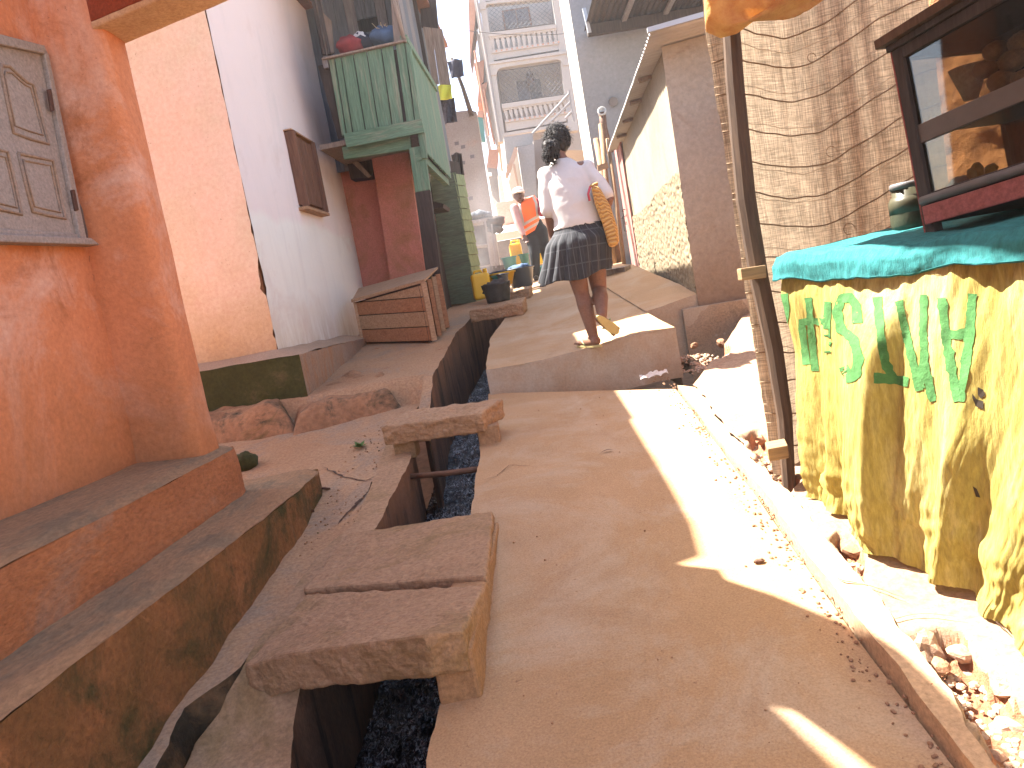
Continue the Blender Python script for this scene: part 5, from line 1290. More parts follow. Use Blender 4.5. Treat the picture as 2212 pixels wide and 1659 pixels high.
stones([(1618, 945, .032), (1650, 958, .034), (1640, 934, .025), (1692, 1035, .022)],
       ['stone left of the others in the dip beside the burlap foot', 'largest stone in the dip beside the burlap foot', 'stone at the back of the dip beside the burlap foot', 'small stone near the lower batten of the stall post'], 'stones by the burlap foot')
stones([(1500, 750, .03), (1560, 750, .038), (1612, 746, .032)],
       ['stone in the dirt next to the concrete step end', 'largest stone in the dirt below the shed plinth', 'pale stone in the dirt right beside the burlap edge'], 'stones below the shed')
def scatter(n, fu, rr, name, f=None, m=None):
    mb = MB()
    for i in range(n):
        p, r = fu(), rnd.uniform(*rr)
        mb.ell(p + V((0, 0, r * 0.4)), r * rnd.uniform(.8, 1.4), r, r * .7, 6, 4, Matrix.Rotation(rnd.uniform(0, 6), 3, 'Z'), 0.4, 2.0)
    o = build(mb, name, m or M['stone2'], kind='stuff'); return o
def in_holes():
    while True:
        P = rnd.choice(HOLES); xs = [q[0] for q in P]; ys = [q[1] for q in P]
        x, y = rnd.uniform(min(xs), max(xs)), rnd.uniform(min(ys), max(ys))
        if inpoly(x, y, P): return V((x, y, az(x, y) - 0.085 + 0.03 * noise.noise(V((x * 5, y * 5, 9)))))
g = scatter(900, in_holes, (0.004, 0.013), 'gravel', m=M['stone']); scz = scatter(70, in_holes, (0.012, 0.024), 'rubble', m=M['stone']); tag(scz, 'small broken rubble lying in the holes of the apron', 'rubble'); tag(g, 'loose gravel lying in the holes of the broken apron', 'gravel')
def by_kerb():
    y = rnd.uniform(0.9, 4.9); k = min(range(len(kL)), key=lambda i: abs(kL[i].y - y)); x = kL[k].x - abs(rnd.gauss(0, 0.05)) + 0.01
    return V((x, y, zG(x, y)))
g = scatter(500, by_kerb, (0.002, 0.007), 'grit'); tag(g, 'reddish grit gathered along the foot of the kerb', 'grit')
def on_path():
    x, y = rnd.uniform(-0.3, 0.9), rnd.uniform(1.3, 5.0); return V((x, y, zG(x, y) + .002))
g = scatter(45, on_path, (0.0015, 0.005), 'pebbles'); tag(g, 'tiny pebbles scattered over the concrete path', 'pebbles')
def on_apron():
    x, y = rnd.uniform(-1.1, -0.85), rnd.uniform(3.0, 5.0); return V((x, y, zG(x, y) + .002))
g = scatter(120, on_apron, (0.002, 0.006), 'crumbs', m=M['rock']); tag(g, 'dark crumbs of dirt on the left apron', 'dirt')
M['paper'] = plain("crumpled_paper", (0.66, 0.62, 0.56), 0.8, bump=0.5, scale=20)
q = HG(1412, 818, 0.012)
mb = MB().grid(lambda a, b: q + V(((a - .5) * 0.2 + .02 * b, (b - .5) * 0.14 + .05 * a, 0.02 + 0.035 * abs(noise.noise(V((a * 3, b * 3, 1)))) + 0.015 * noise.noise(V((a * 9, b * 9, 1))))), 14, 10)
solo(mb, 'crumpled_paper', M['paper'], 'crumpled white paper at the foot of the concrete step', 'litter', solid=0.002)
M['dryleaf'] = plain("dry_leaf", (0.10, 0.045, 0.025), 0.8, bump=0.3)
q = HG(348, 1535, 0.012)
mb = MB().grid(lambda a, b: q + V(((b - .5) * 0.055 * math.sin(math.pi * (a * .9 + .05)) + 0.06 * (a - .5), (a - .5) * 0.13, 0.018 * abs(2 * b - 1) ** 1.5 + 0.01 * a)), 14, 8)
solo(mb, 'dry_leaf', M['dryleaf'], 'curled dark brown leaf on the apron at bottom left', 'leaf', smooth=True, solid=0.002)
for u, v, lab in ((664, 1108, 'small black leaf beside the foot of the lower ledge end'), (130, 1600, 'dark flat leaf near the bottom left corner on the apron'), (700, 1060, 'tiny dry leaf at the tip of the lower mossy ledge')):
    q = HG(u, v, 0.008)
    solo(MB().grid(lambda a, b: q + V(((a - .5) * 0.06, (b - .5) * 0.03 * math.sin(math.pi * (a * .9 + .05)) + 0.02 * a, 0.012 * abs(2 * b - 1) + .006 * math.sin(5 * a))), 10, 4), 'dry_leaf', M['dryleaf'], lab, 'leaf', smooth=True)
q = HG(1312, 975, 0.006)
solo(MB().grid(lambda a, b: q + V(((a - .5) * 0.07, (b - .5) * 0.016 * math.sin(math.pi * (a * .9 + .05)) + 0.01 * a, 0.008 * math.sin(3 * a))), 8, 3), 'dry_leaf', M['dryleaf'], 'thin dark leaf in the middle of the shaded path', 'leaf', smooth=True)
q = HG(1640, 1212, 0.008)
solo(MB().ell(q, 0.02, 0.012, 0.008, 10, 6, jit=.4), 'dry_leaf', M['dryleaf'], 'small crumpled leaf on the sunlit path near the kerb', 'leaf')
# ================================================================== far end of the alley
M['greyw'] = mat("grey_render", (0.235, 0.23, 0.225), (0.20, 0.195, 0.19), 0.6, grain=.3, stain=(0.25, 0.23, 0.21), sscale=0.9, sthr=(0.52, 0.7), bump=0.3, bscale=20, bdist=0.02)
M['greylit'] = mat("sunlit_render", (0.50, 0.46, 0.38), (0.45, 0.41, 0.34), 1.0, bump=0.2)  # paler copy of the grey render, sunlight painted into its colour
M['gwall'] = mat("stained_grey_wall", (0.19, 0.165, 0.145), (0.155, 0.13, 0.115), 0.7, stain=(0.21, 0.125, 0.09), sscale=0.7, sthr=(0.55, 0.72), stain2=(0.10, 0.096, 0.096), s2scale=0.9, s2thr=(0.58, 0.72), bump=0.4)
M['towerw'] = mat("white_tower_paint", (0.32, 0.31, 0.29), (0.285, 0.275, 0.255), 0.7, stain=(0.27, 0.24, 0.2), sscale=0.8, sthr=(0.6, 0.75), bump=0.1)
M['towerin'] = mat("tower_inner_wall", (0.30, 0.285, 0.265), (0.26, 0.24, 0.22), 0.8, bump=0.1)
M['brick'] = mat("brick_wall", (0.38, 0.21, 0.14), (0.29, 0.15, 0.1), 2.0, bump=0.4)
M['winglass'] = plain("dark_window_glass", (0.10, 0.09, 0.09), 0.2, 0, 0.7, 2, 0)
M['stair'] = mat("stair_concrete", (0.42, 0.30, 0.23), (0.36, 0.25, 0.18), 1.0, bump=0.3)
# grey wall
W13 = 13.2
t = thing('grey_wall', 'tall stained grey wall with small square holes beyond the green balcony', 'wall', AY(1000, 560, W13))
FW13 = Frame(AY(1000, 500, W13), 93)
def c2(x, y): return ((1750 + x / 3.318) / 1.8516, (350 + y / 3.318) / 1.8516)
top = [FW13.px(*c2(x, y)) for x, y in [(-900, 420), (0, 345), (100, 335), (230, 320), (330, 308), (430, 302), (515, 318)]]
tr_ = FW13.px(*c2(515, 318)); br_ = FW13.px(*c2(700, 1700)); 
poly = top + [V((br_.x, br_.y, -0.3)), V((top[0].x, top[0].y, -0.3))]
build(MB().prism(poly, FW13.n * -0.3), 'wall', M['gwall'], t)
for x, y in [(252, 742), (337, 787), (460, 915), (335, 1000), (440, 1470)]:
    u, v = c2(x, y); 
    build(MB().quadbox(FW13.px(u - 4.5, v - 3, 0.004), FW13.px(u + 4.5, v - 4.5, 0.004), FW13.px(u + 5, v + 3, 0.004), FW13.px(u - 4, v + 4.5, 0.004), FW13.n * -0.006), 'putlog_hole', M['winglass'], t)
# ---- white tower house
YT = 26.0
FT = Frame(AY(1050, 300, YT), 91.5)
def c6(x, y): return ((1880 + x / 2.765) / 1.8516, (y / 2.765) / 1.8516)
tw = thing('tower_house', 'tall narrow white house with balustraded balconies and meshed openings at the alley end', 'house', V((2.4, 27, 1.0)))
def tq(pts, off, t_, m, name, par=None, bevel=0.0):
    return build(MB().quadbox(*[FT.px(*c6(x, y), off) for x, y in pts], FT.n * t_), name, m, par or tw, bevel=bevel)
def tp(pts, off, t_, m, name, par=None): return build(MB().prism([FT.px(*c6(x, y), off) for x, y in pts], FT.n * t_), name, m, par or tw)
tq([(60, -700), (1000, -820), (1330, 1660), (420, 1660)], -1.3, -5.0, M['towerin'], 'back_wall')
# pillars
tq([(95, -20), (165, -30), (395, 1560), (330, 1570)], 0.02, -0.4, M['towerw'], 'pillar')
tq([(900, -130), (985, -140), (1200, 1440), (1095, 1450)], 0.02, -0.4, M['towerw'], 'pillar')
tq([(40, -20), (75, -25), (335, 1570), (305, 1570)], -0.1, -6, M['towerw'], 'side_wall')
for k, (y0, dx) in enumerate([(0, 0), (725, 158)]):
    X = lambda x: x + dx
    def Y(x, y): return y + y0
    # lintel band, opening frame, rail, balustrade, sill
    if k == 1:
        tp([(205, 700), (1070, 575), (1100, 720), (1030, 725), (1005, 670), (960, 655), (360, 745), (310, 765), (290, 830), (215, 835)], 0.06, -0.3, M['towerw'], 'arch_band')
        tq([(200, 690), (1070, 560), (1075, 590), (205, 715)], 0.12, -0.3, M['towerw'], 'cornice')
    else:
        tp([(70, 40), (990, -110), (990, -50), (900, -40), (880, -20), (190, 45), (170, 70), (165, 100), (90, 110)], 0.06, -0.3, M['towerw'], 'arch_band')
    r0, r1 = [(210, 345), (930, 262)], [(350, 1145), (1060, 1050)]
    if k == 0:
        top_l, top_r, bot_l, bot_r = (205, 360), (950, 270), (212, 405), (955, 310)
        b_l, b_r, c_l, c_r = (240, 590), (985, 480), (262, 665), (1000, 545)
        n_b = 13
    else:
        top_l, top_r, bot_l, bot_r = (345, 1150), (1060, 1045), (358, 1200), (1068, 1095)
        b_l, b_r, c_l, c_r = (390, 1355), (1110, 1250), (405, 1450), (1060, 1340)
        n_b = 13
    tq([top_l, top_r, bot_r, bot_l], 0.10, -0.25, M['towerw'], 'rail')
    lp = lambda a, b2, f: (a[0] + (b2[0] - a[0]) * f, a[1] + (b2[1] - a[1]) * f)
    bal_l, bal_r = lp(bot_l, b_l, 0.82), lp(bot_r, b_r, 0.82)
    tq([bal_l, bal_r, b_r, b_l], 0.06, -0.2, M['towerw'], 'balustrade_base')
    tq([lp(bot_l, b_l, 0.0), lp(bot_r, b_r, 0.0), lp(bot_r, b_r, 0.14), lp(bot_l, b_l, 0.14)], 0.06, -0.2, M['towerw'], 'balustrade_head')
    for i in range(n_b):
        f = (i + 0.5) / n_b; w_ = 0.012
        a0, a1 = lp(bot_l, bot_r, f - w_), lp(bot_l, bot_r, f + w_)
        d0, d1 = lp(bal_l, bal_r, f - w_), lp(bal_l, bal_r, f + w_)
        mid0, mid1 = lp(lp(bot_l, b_l, .32), lp(bot_r, b_r, .32), f - 0.027), lp(lp(bot_l, b_l, .32), lp(bot_r, b_r, .32), f + 0.027)
        tp([mid0, lp(a0, a1, -0.2), lp(a0, a1, 1.2), mid1, lp(lp(mid1, d1, .3), d1, .0), d1, d0, lp(mid0, d0, .3)], 0.04, -0.14, M['towerw'], 'baluster')
        h = lp(lp(bal_l, b_l, 0.45), lp(bal_r, b_r, 0.45), i / n_b + 0.5 / n_b + 0.035)
        tq([(h[0] - 9, h[1] - 8), (h[0] + 9, h[1] - 10), (h[0] + 9, h[1] + 8), (h[0] - 9, h[1] + 10)], 0.065, -0.02, M['brick'], 'vent_hole')
    tq([b_l, b_r, c_r, c_l], 0.0, -0.3, M['towerw'], 'slab_front')
    tq([lp(b_l, c_l, 0.72), lp(b_r, c_r, .72), (c_r[0], c_r[1] + 22), (c_l[0], c_l[1] + 22)], -0.12, -0.02, M['winglass'], 'soffit_gap')
    tq([(c_l[0] - 45, c_l[1] + 24), (c_r[0] + 75, c_r[1] + 8), (c_r[0] + 78, c_r[1] + 40), (c_l[0] - 40, c_l[1] + 60)], 0.03, -0.3, M['towerw'], 'cornice')
    # inner window
    if k == 0: wp = [(350, 118), (650, 70), (690, 292), (385, 340)]
    else: wp = [(490, 885), (790, 850), (820, 1075), (525, 1125)]
    f_ = tq(wp, -1.26, -0.06, M['brownwood'] if k == 0 else M['towerw'], 'window_frame')
    ins = lambda a, b2, c, d, m_: [lp(lp(a, b2, m_), lp(d, c, m_), m_ * 1.2), lp(lp(a, b2, 1 - m_), lp(d, c, 1 - m_), m_ * 1.2), lp(lp(a, b2, 1 - m_), lp(d, c, 1 - m_), 1 - m_ * .6), lp(lp(a, b2, m_), lp(d, c, m_), 1 - m_ * .6)]
    I = ins(*wp, 0.06)
    tq([I[0], lp(I[0], I[1], .48), lp(I[3], I[2], .48), I[3]], -1.24, -0.03, M['winglass'], 'pane', f_)
    tq([lp(I[0], I[1], .52), I[1], I[2], lp(I[3], I[2], .52)], -1.24, -0.03, M['winglass'] if k == 0 else M['bluewood'], 'pane', f_)
    # wire mesh over the opening
    ol, orr, ob_l, ob_r = ((165, 20), (890, -60), (222, 355), (918, 258)) if k == 0 else ((300, 790), (1010, 690), (355, 1145), (1045, 1045))
    mb = MB()
    N = 13
    for i in range(-N, 2 * N):
        for sgn in (1, -1):
            pts = []
            for j in range(9):
                g = j / 8; f = (i + sgn * g * 6.5) / N
                if 0 <= f <= 1: pts.append(FT.px(*c6(*lp(lp(ol, orr, f), lp(ob_l, ob_r, f), g)), -0.02))
            if len(pts) > 1: mb.tube(pts, 0.0075, 4, False)
    build(mb, 'wire_mesh', M['bluewood'], tw)
    mb = MB().tube([FT.px(*c6(*p), 0.0) for p in (ol, orr, ob_r, ob_l, ol)], 0.014, 5); build(mb, 'mesh_frame', M['iron'], tw)
build(MB().lathe(FT.px(*c6(662, 850), -0.9), [(0.02, -0.3), (0.13, -0.28), (0.15, -0.05), (0.12, 0.12), (0.03, 0.2)], 14), 'hanging_lamp', M['winglass'], tw, smooth=True)
# balcony slabs and wing on the tower's left side, in brick brown
for pts in ([(-20, -20), (70, -20), (55, 240), (0, 690)], [(40, 700), (155, 660), (150, 900), (95, 960)], [(95, 960), (190, 900), (165, 1130), (80, 1140)], [(80, 1230), (150, 1220), (148, 1300), (85, 1290)]):
    tp(pts, -0.4, -1.6, M['brick'], 'side_balcony')
for pts in ([(110, 660), (165, 650), (130, 930), (95, 935)], [(60, 300), (130, 440), (330, 1600), (300, 1640), (150, 980)], [(130, 1290), (160, 1280), (240, 1650), (200, 1659)]):
    tp(pts, -0.6, -1.0, M['towerw'], 'side_panel')
for p0, p1 in (((50, 560), (210, 1500)), ((150, 980), (270, 1600))):
    build(MB().tube([FT.px(*c6(*p0), -0.3), FT.px(*c6(*p1), -0.3)], 0.04, 6), 'side_post', M['brick'], tw)
build(MB().tube([FT.px(*c6(75, -10), 0.1), FT.px(*c6(335, 1570), 0.1)], 0.045, 8), 'drain_pipe', M['greyw'], tw)
# wing to the right of the tower, stair railings
tq([(985, -140), (1050, -140), (1190, 1100), (1150, 1100)], -0.3, -4, M['brick'], 'right_wing')
for a, b2 in (((690, 1480), (1095, 1035)), ((900, 1345), (1110, 1130)), ((1055, 1310), (1120, 1240))):
    build(MB().tube([AY(*c6(*a), 22.0), AY(*c6(*b2), 22.0)], 0.035, 6), 'stair_rail', M['greyw'], tw)
build(MB().tube([AY(*c6(1090, 1000), 22.0), AY(*c6(1150, 1340), 22.0)], 0.035, 6), 'stair_rail', M['greyw'], tw)
# lower concrete stair block in front of the tower
sb = thing('stair_block', 'grey concrete stair house with a slanting brown stringer below the white tower', 'building', AY(1120, 480, 21.5))
def sp(pts, y, dy, m, name): return build(MB().prism([AY(*c2(x, y_), y) for x, y_ in pts], V((0, dy, 0))), name, m, sb)
sp([(880, 655), (1262, 600), (1270, 750), (1025, 790), (940, 1020), (915, 1010)], 22.0, 1.0, M['greyw'], 'upper_wall')
sp([(1060, 790), (1280, 750), (1330, 1650), (1180, 1650)], 21.0, 2.0, M['greyw'], 'wall')
sp([(1270, 700), (1700, 640), (1700, 1650), (1330, 1650)], 21.6, 1.0, M['gwall'], 'side_wall')
sp([(1000, 1000), (1060, 800), (1180, 1480), (1000, 1520), (940, 1250)], 21.4, 0.3, M['greylit'], 'white_wall')
sp([(900, 1150), (1022, 790), (1055, 800), (1065, 850), (935, 1190), (905, 1190)], 20.8, 0.25, M['stair'], 'stringer')
sp([(995, 1000), (1030, 1020), (1080, 1300), (1060, 1310)], 20.7, 0.15, M['stair'], 'post')
# small brown shacks left of the stair block
for i, (pts, y, m, lab) in enumerate([([(680, 825), (810, 815), (790, 1080), (650, 1060)], 19, 'brick', 'small brown brick hut with pale ties between grey wall and tower'),
                                  ([(660, 1060), (800, 1080), (850, 1600), (720, 1420)], 18, 'gwall', 'dim grey hut under the brown one at the alley end'),
                                  ([(800, 1170), (850, 1160), (930, 1650), (850, 1650)], 17.6, 'greylit', 'narrow pale plastered hut beside the dim grey hut')]):
    solo(MB().prism([AY(*c2(x, y_), y) for x, y_ in pts], V((0, 1.5, 0))), 'hut', M[m], lab, 'hut')
solo(MB().prism([AY(*c2(x, y_), 17.9) for x, y_ in [(662, 1130), (715, 1125), (722, 1165), (668, 1172)]], V((0, 0.3, 0))), 'wash_tub', M['whitecloth'], 'small white tub on the dim grey hut', 'tub')
solo(MB().prism([AY(*c2(x, y_), 16.5) for x, y_ in [(530, 390), (600, 400), (640, 720), (580, 720)]], V((0, 0.1, 0))), 'tin_sheet', plain("teal_tin", (0.07, 0.18, 0.17), 0.6), 'teal painted tin sheet beside the grey wall', 'sheet')

# ---- grey building behind the shed, with awning roof
gb_ = thing('grey_building', 'big bare grey rendered building behind the shed with a sunlit left edge', 'building', V((3.2, 13, 0.2)))
YGB = 11.5
gc0 = AY(1279, 324, YGB); FGB = Frame(V((gc0.x, gc0.y, 0)), 94.9); FGL = Frame(V((gc0.x, gc0.y, 0)), 5.5)
def gfn(a, b): 
    q = FGB.pt(4.5 * a, -0.5 + 7.5 * b, 0); return q + FGB.n * 0.02 * noise.noise(q)
build(MB().grid(gfn, 30, 40, flip=True), 'front_wall', M['greyw'], gb_, smooth=True)
build(MB().quadbox(FGL.pt(0.03, -.5, 0), FGL.pt(2.7, -.5, 0), FGL.pt(2.7, 7, 0), FGL.pt(0.03, 7, 0), FGL.n * 0.2), 'side_wall', M['greylit'], gb_)
solo(MB().tube([FGB.px(*c6(1585, 1125), 0.06), FGB.px(*c6(1585, 1125), -0.2)], 0.07, 12), 'wall_vent', M['winglass'], 'dark round vent hole in the grey building', 'vent')
aw = thing('tin_awning', 'dark tin awning with a heavy gutter beam high on the grey building', 'awning', FGB.px(1380, 20, 0.5))
g0, g1 = AY(1271, 76, 11.1), AY(1570, 26, 11.1)
build(MB().quadbox(g0 + V((0, 0, 0)), g1, g1 + V((0, 0, 0.14)), g0 + V((0, 0, 0.15)), V((0, 0.1, 0))), 'gutter_beam', M['darkwood'], aw)
build(MB().quadbox(g0 + V((0, -.02, .03)), g0 + V((0.05, -.02, .03)), g0 + V((0.02, -.02, .38)), g0 + V((-.03, -.02, .38)), V((0, 0.04, 0))), 'bracket', M['flash'], aw)
def awf(a, b):
    p = g0.lerp(g1, a); return V((p.x - 0.02 * b, p.y + 0.3 - 2.6 * b, p.z + 0.16 + 0.12 * b + 0.015 * math.sin(a * 150)))
build(MB().grid(awf, 300, 6), 'tin_sheet', M['darkwood'], aw, smooth=True, solid=0.005)
for f in (0.25, 0.55, 0.85):
    p = g0.lerp(g1, f); build(MB().quadbox(p + V((0, .1, .10)), p + V((.07, .1, .10)), p + V((.07, -2.2, .2)), p + V((0, -2.2, .2)), V((0, 0, 0.04))), 'rafter', M['oldwood'], aw)

# ---- terrace, steps, dark stall, smoke
tz = AY(1104, 480, 16.5).z
ter = thing('terrace', 'sunlit raised concrete terrace with grey retaining wall behind the worker', 'terrace', AY(1100, 560, 15))
tl, trt = AY(1085, 503, 15.0), AY(1150, 497, 15.0)
build(MB().quadbox(V((-1.6, 15.0, tl.z)), V((1.2, 15.0, tl.z)), V((1.4, 20.5, tz + .25)), V((-1.2, 20.5, tz + .25)), (0, 0, -0.15)), 'terrace_top', M['greylit'], ter)
build(MB().quadbox(V((-1.6, 15.06, tl.z - .15)), V((1.2, 15.06, tl.z - .15)), V((1.2, 14.6, -0.3)), V((-1.6, 14.6, -0.3)), V((0, 0.5, 0))), 'retaining_wall', M['gwall'], ter)
sts = thing('stone_steps', 'flight of brown concrete steps climbing to the right of the worker', 'steps', V((1.8, 15, 0.3)))
for i in range(8):
    build(MB().quadbox(V((1.22, 14.2 + .3 * i, 0.42 + 0.17 * i)), V((2.6, 14.2 + .3 * i, 0.42 + 0.17 * i)), V((2.6, 16.9, 0.42 + 0.17 * i)), V((1.22, 16.9, 0.42 + 0.17 * i)), (0, 0, -0.17)), 'step', M['stair'], sts)
hill, _, _ = sheet([(-3, 14.2), (-6, 30)], [(3, 14.2), (9, 30)], lambda x, y: 0.1 + 0.10 * (y - 14.2), 30, 20, amp=0.05)
struct(hill, 'far_ground', M['apron'], smooth=True)
solo(MB().box(AY(1108, 459, 17.2), 0.75, 0.5, 0.5), 'plaster_block', M['pinkl'], 'small pinkish plaster block standing on the sunlit terrace', 'block', bevel=0.01)
def c1(x, y): return ((1750 + x / 3.318) / 1.8516, (800 + y / 3.318) / 1.8516)
ds = thing('dark_stall', 'dark shabby wooden stall with a cluttered top in the smoke left of the worker', 'stall', AY(1035, 590, 11.2))
YD = 11.4
def dq(pts, dy, m, name, y=YD): return build(MB().quadbox(*[AY(*c1(x, y_), y) for x, y_ in pts], V((0, dy, 0))), name, M[m], ds)
dq([(430, 275), (720, 225), (730, 260), (440, 310)], 0.7, 'oldwood', 'stall_top')
dq([(440, 310), (640, 280), (700, 850), (480, 900)], 0.03, 'darkwood', 'back_board', YD + .5)
for q in ([(615, 270), (640, 265), (740, 930), (710, 935)], [(700, 255), (720, 250), (790, 900), (765, 905)], [(430, 300), (450, 300), (500, 900), (480, 900)]): dq(q, 0.05, 'oldwood', 'post')
dq([(455, 600), (660, 580), (665, 600), (460, 620)], 0.5, 'oldwood', 'shelf')
dq([(480, 905), (880, 860), (890, 960), (490, 1010)], 0.4, 'darkwood', 'base_board')
for i, (x, y_, r) in enumerate([(490, 215, .09), (560, 200, .10), (640, 205, .08), (760, 290, .13), (770, 380, .10)]):
    solo(MB().ell(AY(*c1(x, y_), YD + .1), r * 1.3, r, r * .7, 12, 8, jit=.4), 'sack', M['darkwood'] if i > 2 else M['bluewood'], ['grey sack at the left end of the dark stall top', 'grey sack in the middle of the dark stall top', 'grey sack at the right of the dark stall top', 'big black bag hanging at the corner of the dark stall', 'black bag below the big one at the dark stall corner'][i], 'sack', 'sacks on the dark stall', smooth=True)

# containers around the washing place
M['yplast'] = plain("yellow_plastic", (0.70, 0.42, 0.02), 0.4, 0, 0.9, 5, 0.05)
M['teal'] = plain("teal_plastic", (0.05, 0.22, 0.20), 0.45, 0, 0.9, 5, 0.05)
M['bluep'] = plain("grey_blue_plastic", (0.075, 0.095, 0.125), 0.45, 0, 0.9, 5, 0.05)
M['blackp'] = plain("grimy_black_plastic", (0.035, 0.035, 0.03), 0.6, 0, 0.6, 14, 0.3)
def jerry(name, label, px, y, w, d, h, rz=0.0, m='yplast'):
    p = AY(px[0], px[1], y)
    t = thing(name, label, 'jerrycan', p, 'yellow jerrycans')
    build(MB().box(p + V((0, 0, h * .45)), w, d, h * .9, rz), 'body', M[m], t, bevel=0.035)
    build(MB().tube([p + V((-w * .3, 0, h * .89)), p + V((-w * .25, 0, h * .99)), p + V((w * .1, 0, h * .99)), p + V((w * .15, 0, h * .89))], 0.016, 8), 'handle', M[m], t, smooth=True)
    build(MB().lathe(p + V((w * .32, 0, h * .89)), [(0.026, 0), (0.026, .05), (0.02, .055)], 12), 'cap', M[m], t, smooth=True)
    return t
jerry('jerrycan', 'bright yellow jerrycan standing on the apron by the green planks', (1045, 646), 9.2, 0.235, 0.17, 0.36, 0.1)
jerry('jerrycan', 'yellow jerrycan between the two teal buckets in the smoke', c1(1085, 940), 12.0, 0.2, 0.16, 0.5)
jerry('jerrycan', 'yellow jerrycan behind the worker on the right', c1(1375, 850), 13.2, 0.28, 0.16, 0.5)
def tub(name, label, cat, px, y, r0, r1, h, m, group='buckets and basins at the washing place', fill=None, dz=0):
    p = AY(px[0], px[1], y); p.z += dz
    t = thing(name, label, cat, p, group)
    build(MB().lathe(p, [(r0 * .9, 0), (r0, 0.005), (r1, h), (r1 + .015, h + .004), (r1 + .012, h - .012), (r1 - .008, h - .006), (r0 - .01, .02)], 22), 'shell', M[m], t, smooth=True)
    if fill: build(MB().ell(p + V((0, 0, h * .95)), r1 * .9, r1 * .85, h * .25, 18, 10, jit=.5, jf=4), 'contents', M[fill], t, smooth=True)
    return t
tub('basin', 'yellow basin heaped with dark laundry beside the yellow jerrycan', 'basin', c1(865, 1140), 9.7, 0.13, 0.19, 0.17, 'yplast', fill='plaidcloth')
tub('basin', 'dark grey-blue basin at the edge of the sunlit path', 'basin', c1(1130, 1160), 9.9, 0.14, 0.19, 0.26, 'bluep', fill='bluecloth')
tub('bucket', 'small teal bucket in front of the yellow basin', 'bucket', c1(795, 1130), 9.2, 0.04, 0.055, 0.12, 'teal')
tub('bucket', 'small grey bucket right of the little teal one', 'bucket', c1(890, 1150), 9.15, 0.05, 0.07, 0.16, 'bluep')
tub('bucket', 'tall teal bucket left of the yellow jerrycan in the smoke', 'bucket', c1(985, 985), 11.6, 0.085, 0.115, 0.27, 'teal')
tub('bucket', 'teal bucket just left of the worker', 'bucket', c1(1165, 965), 12.0, 0.08, 0.10, 0.30, 'teal')
tub('basin', 'flat teal basin with clothes between the worker and his feet', 'basin', c1(1425, 1000), 12.9, 0.16, 0.22, 0.15, 'teal', fill='teal')
pb2 = HU(1078, 652, 0.13)
rb = thing('ragged_bucket', 'grimy black bucket with ragged rim standing on the dark drain slab', 'bucket', pb2)
mb = MB()
def rbf(a, b):
    an = a * 2 * math.pi; h = 0.20 * b + (0.03 * noise.noise(V((math.cos(an) * 2.5, math.sin(an) * 2.5, 3))) if b > .9 else 0); r = 0.12 + 0.03 * b + (0.02 * noise.noise(V((math.cos(an) * 4, math.sin(an) * 4, 1))) if b > .7 else 0)
    return pb2 + V((r * math.cos(an), r * math.sin(an), h))
build(mb.grid(rbf, 40, 12, closed=True), 'shell', M['blackp'], rb, smooth=True, solid=0.006)
build(MB().ell(pb2 + V((0, 0, 0.15)), 0.125, 0.12, 0.08, 16, 10, jit=.5, jf=4), 'contents', M['darkwood'], rb, smooth=True)
# overhead cables
M['cable'] = plain("cable", (0.03, 0.03, 0.03), 0.7, bump=0)
def cable(a, b2, sag, label):
    pts = []
    for i in range(17):
        f = i / 16; q = a.lerp(b2, f); q.z -= sag * 4 * f * (1 - f); pts.append(q)
    solo(MB().tube(pts, 0.008, 5), 'cable', M['cable'], label, 'cable')
cable(AY(*c6(-10, 340), 18), AY(*c6(1050, 372), 18), 0.06, 'thin dark cable stretched across the front of the white tower')

# ---- smoke: one soft volume over the washing place
sm = bpy.data.materials.new("smoke"); sm.use_nodes = True; nt = sm.node_tree
nt.nodes.remove(nt.nodes["Principled BSDF"]); out = nt.nodes["Material Output"]
pv = _n(nt, "ShaderNodeVolumePrincipled"); pv.inputs['Color'].default_value = (0.72, 0.74, 0.78, 1); pv.inputs['Anisotropy'].default_value = 0.3
co = _n(nt, "ShaderNodeTexCoord").outputs['Object']
ln = _n(nt, "ShaderNodeVectorMath", operation='LENGTH'); mp = _n(nt, "ShaderNodeMapping"); mp.inputs['Scale'].default_value = (1 / 0.7, 1 / 1.1, 1 / 1.5)
nt.links.new(co, mp.inputs[0]); nt.links.new(mp.outputs[0], ln.inputs[0])
fall = ramp(nt, ln.outputs['Value'], [(0.1, 1.0), (1.0, 0.0)])
nn = ramp(nt, nz(nt, co, 1.6, 4, .6, .6), [(0.38, 0.0), (0.66, 1.0)])
mm = _n(nt, "ShaderNodeMath", operation='MULTIPLY'); nt.links.new(fall, mm.inputs[0]); nt.links.new(nn, mm.inputs[1])
m2 = _n(nt, "ShaderNodeMath", operation='MULTIPLY'); nt.links.new(mm.outputs[0], m2.inputs[0]); m2.inputs[1].default_value = 0.26
nt.links.new(m2.outputs[0], pv.inputs['Density']); nt.links.new(pv.outputs[0], out.inputs['Volume'])
sc_ = AY(1040, 500, 11.0)
mb = MB().ell(sc_, 0.71, 1.12, 1.52, 20, 14)
so_ = build(mb, 'smoke', sm, org=sc_, kind='stuff'); tag(so_, 'pale smoke drifting over the washing place in front of the grey wall', 'smoke')
try: sm.cycles.volume_step_rate = 2.0
except Exception: pass
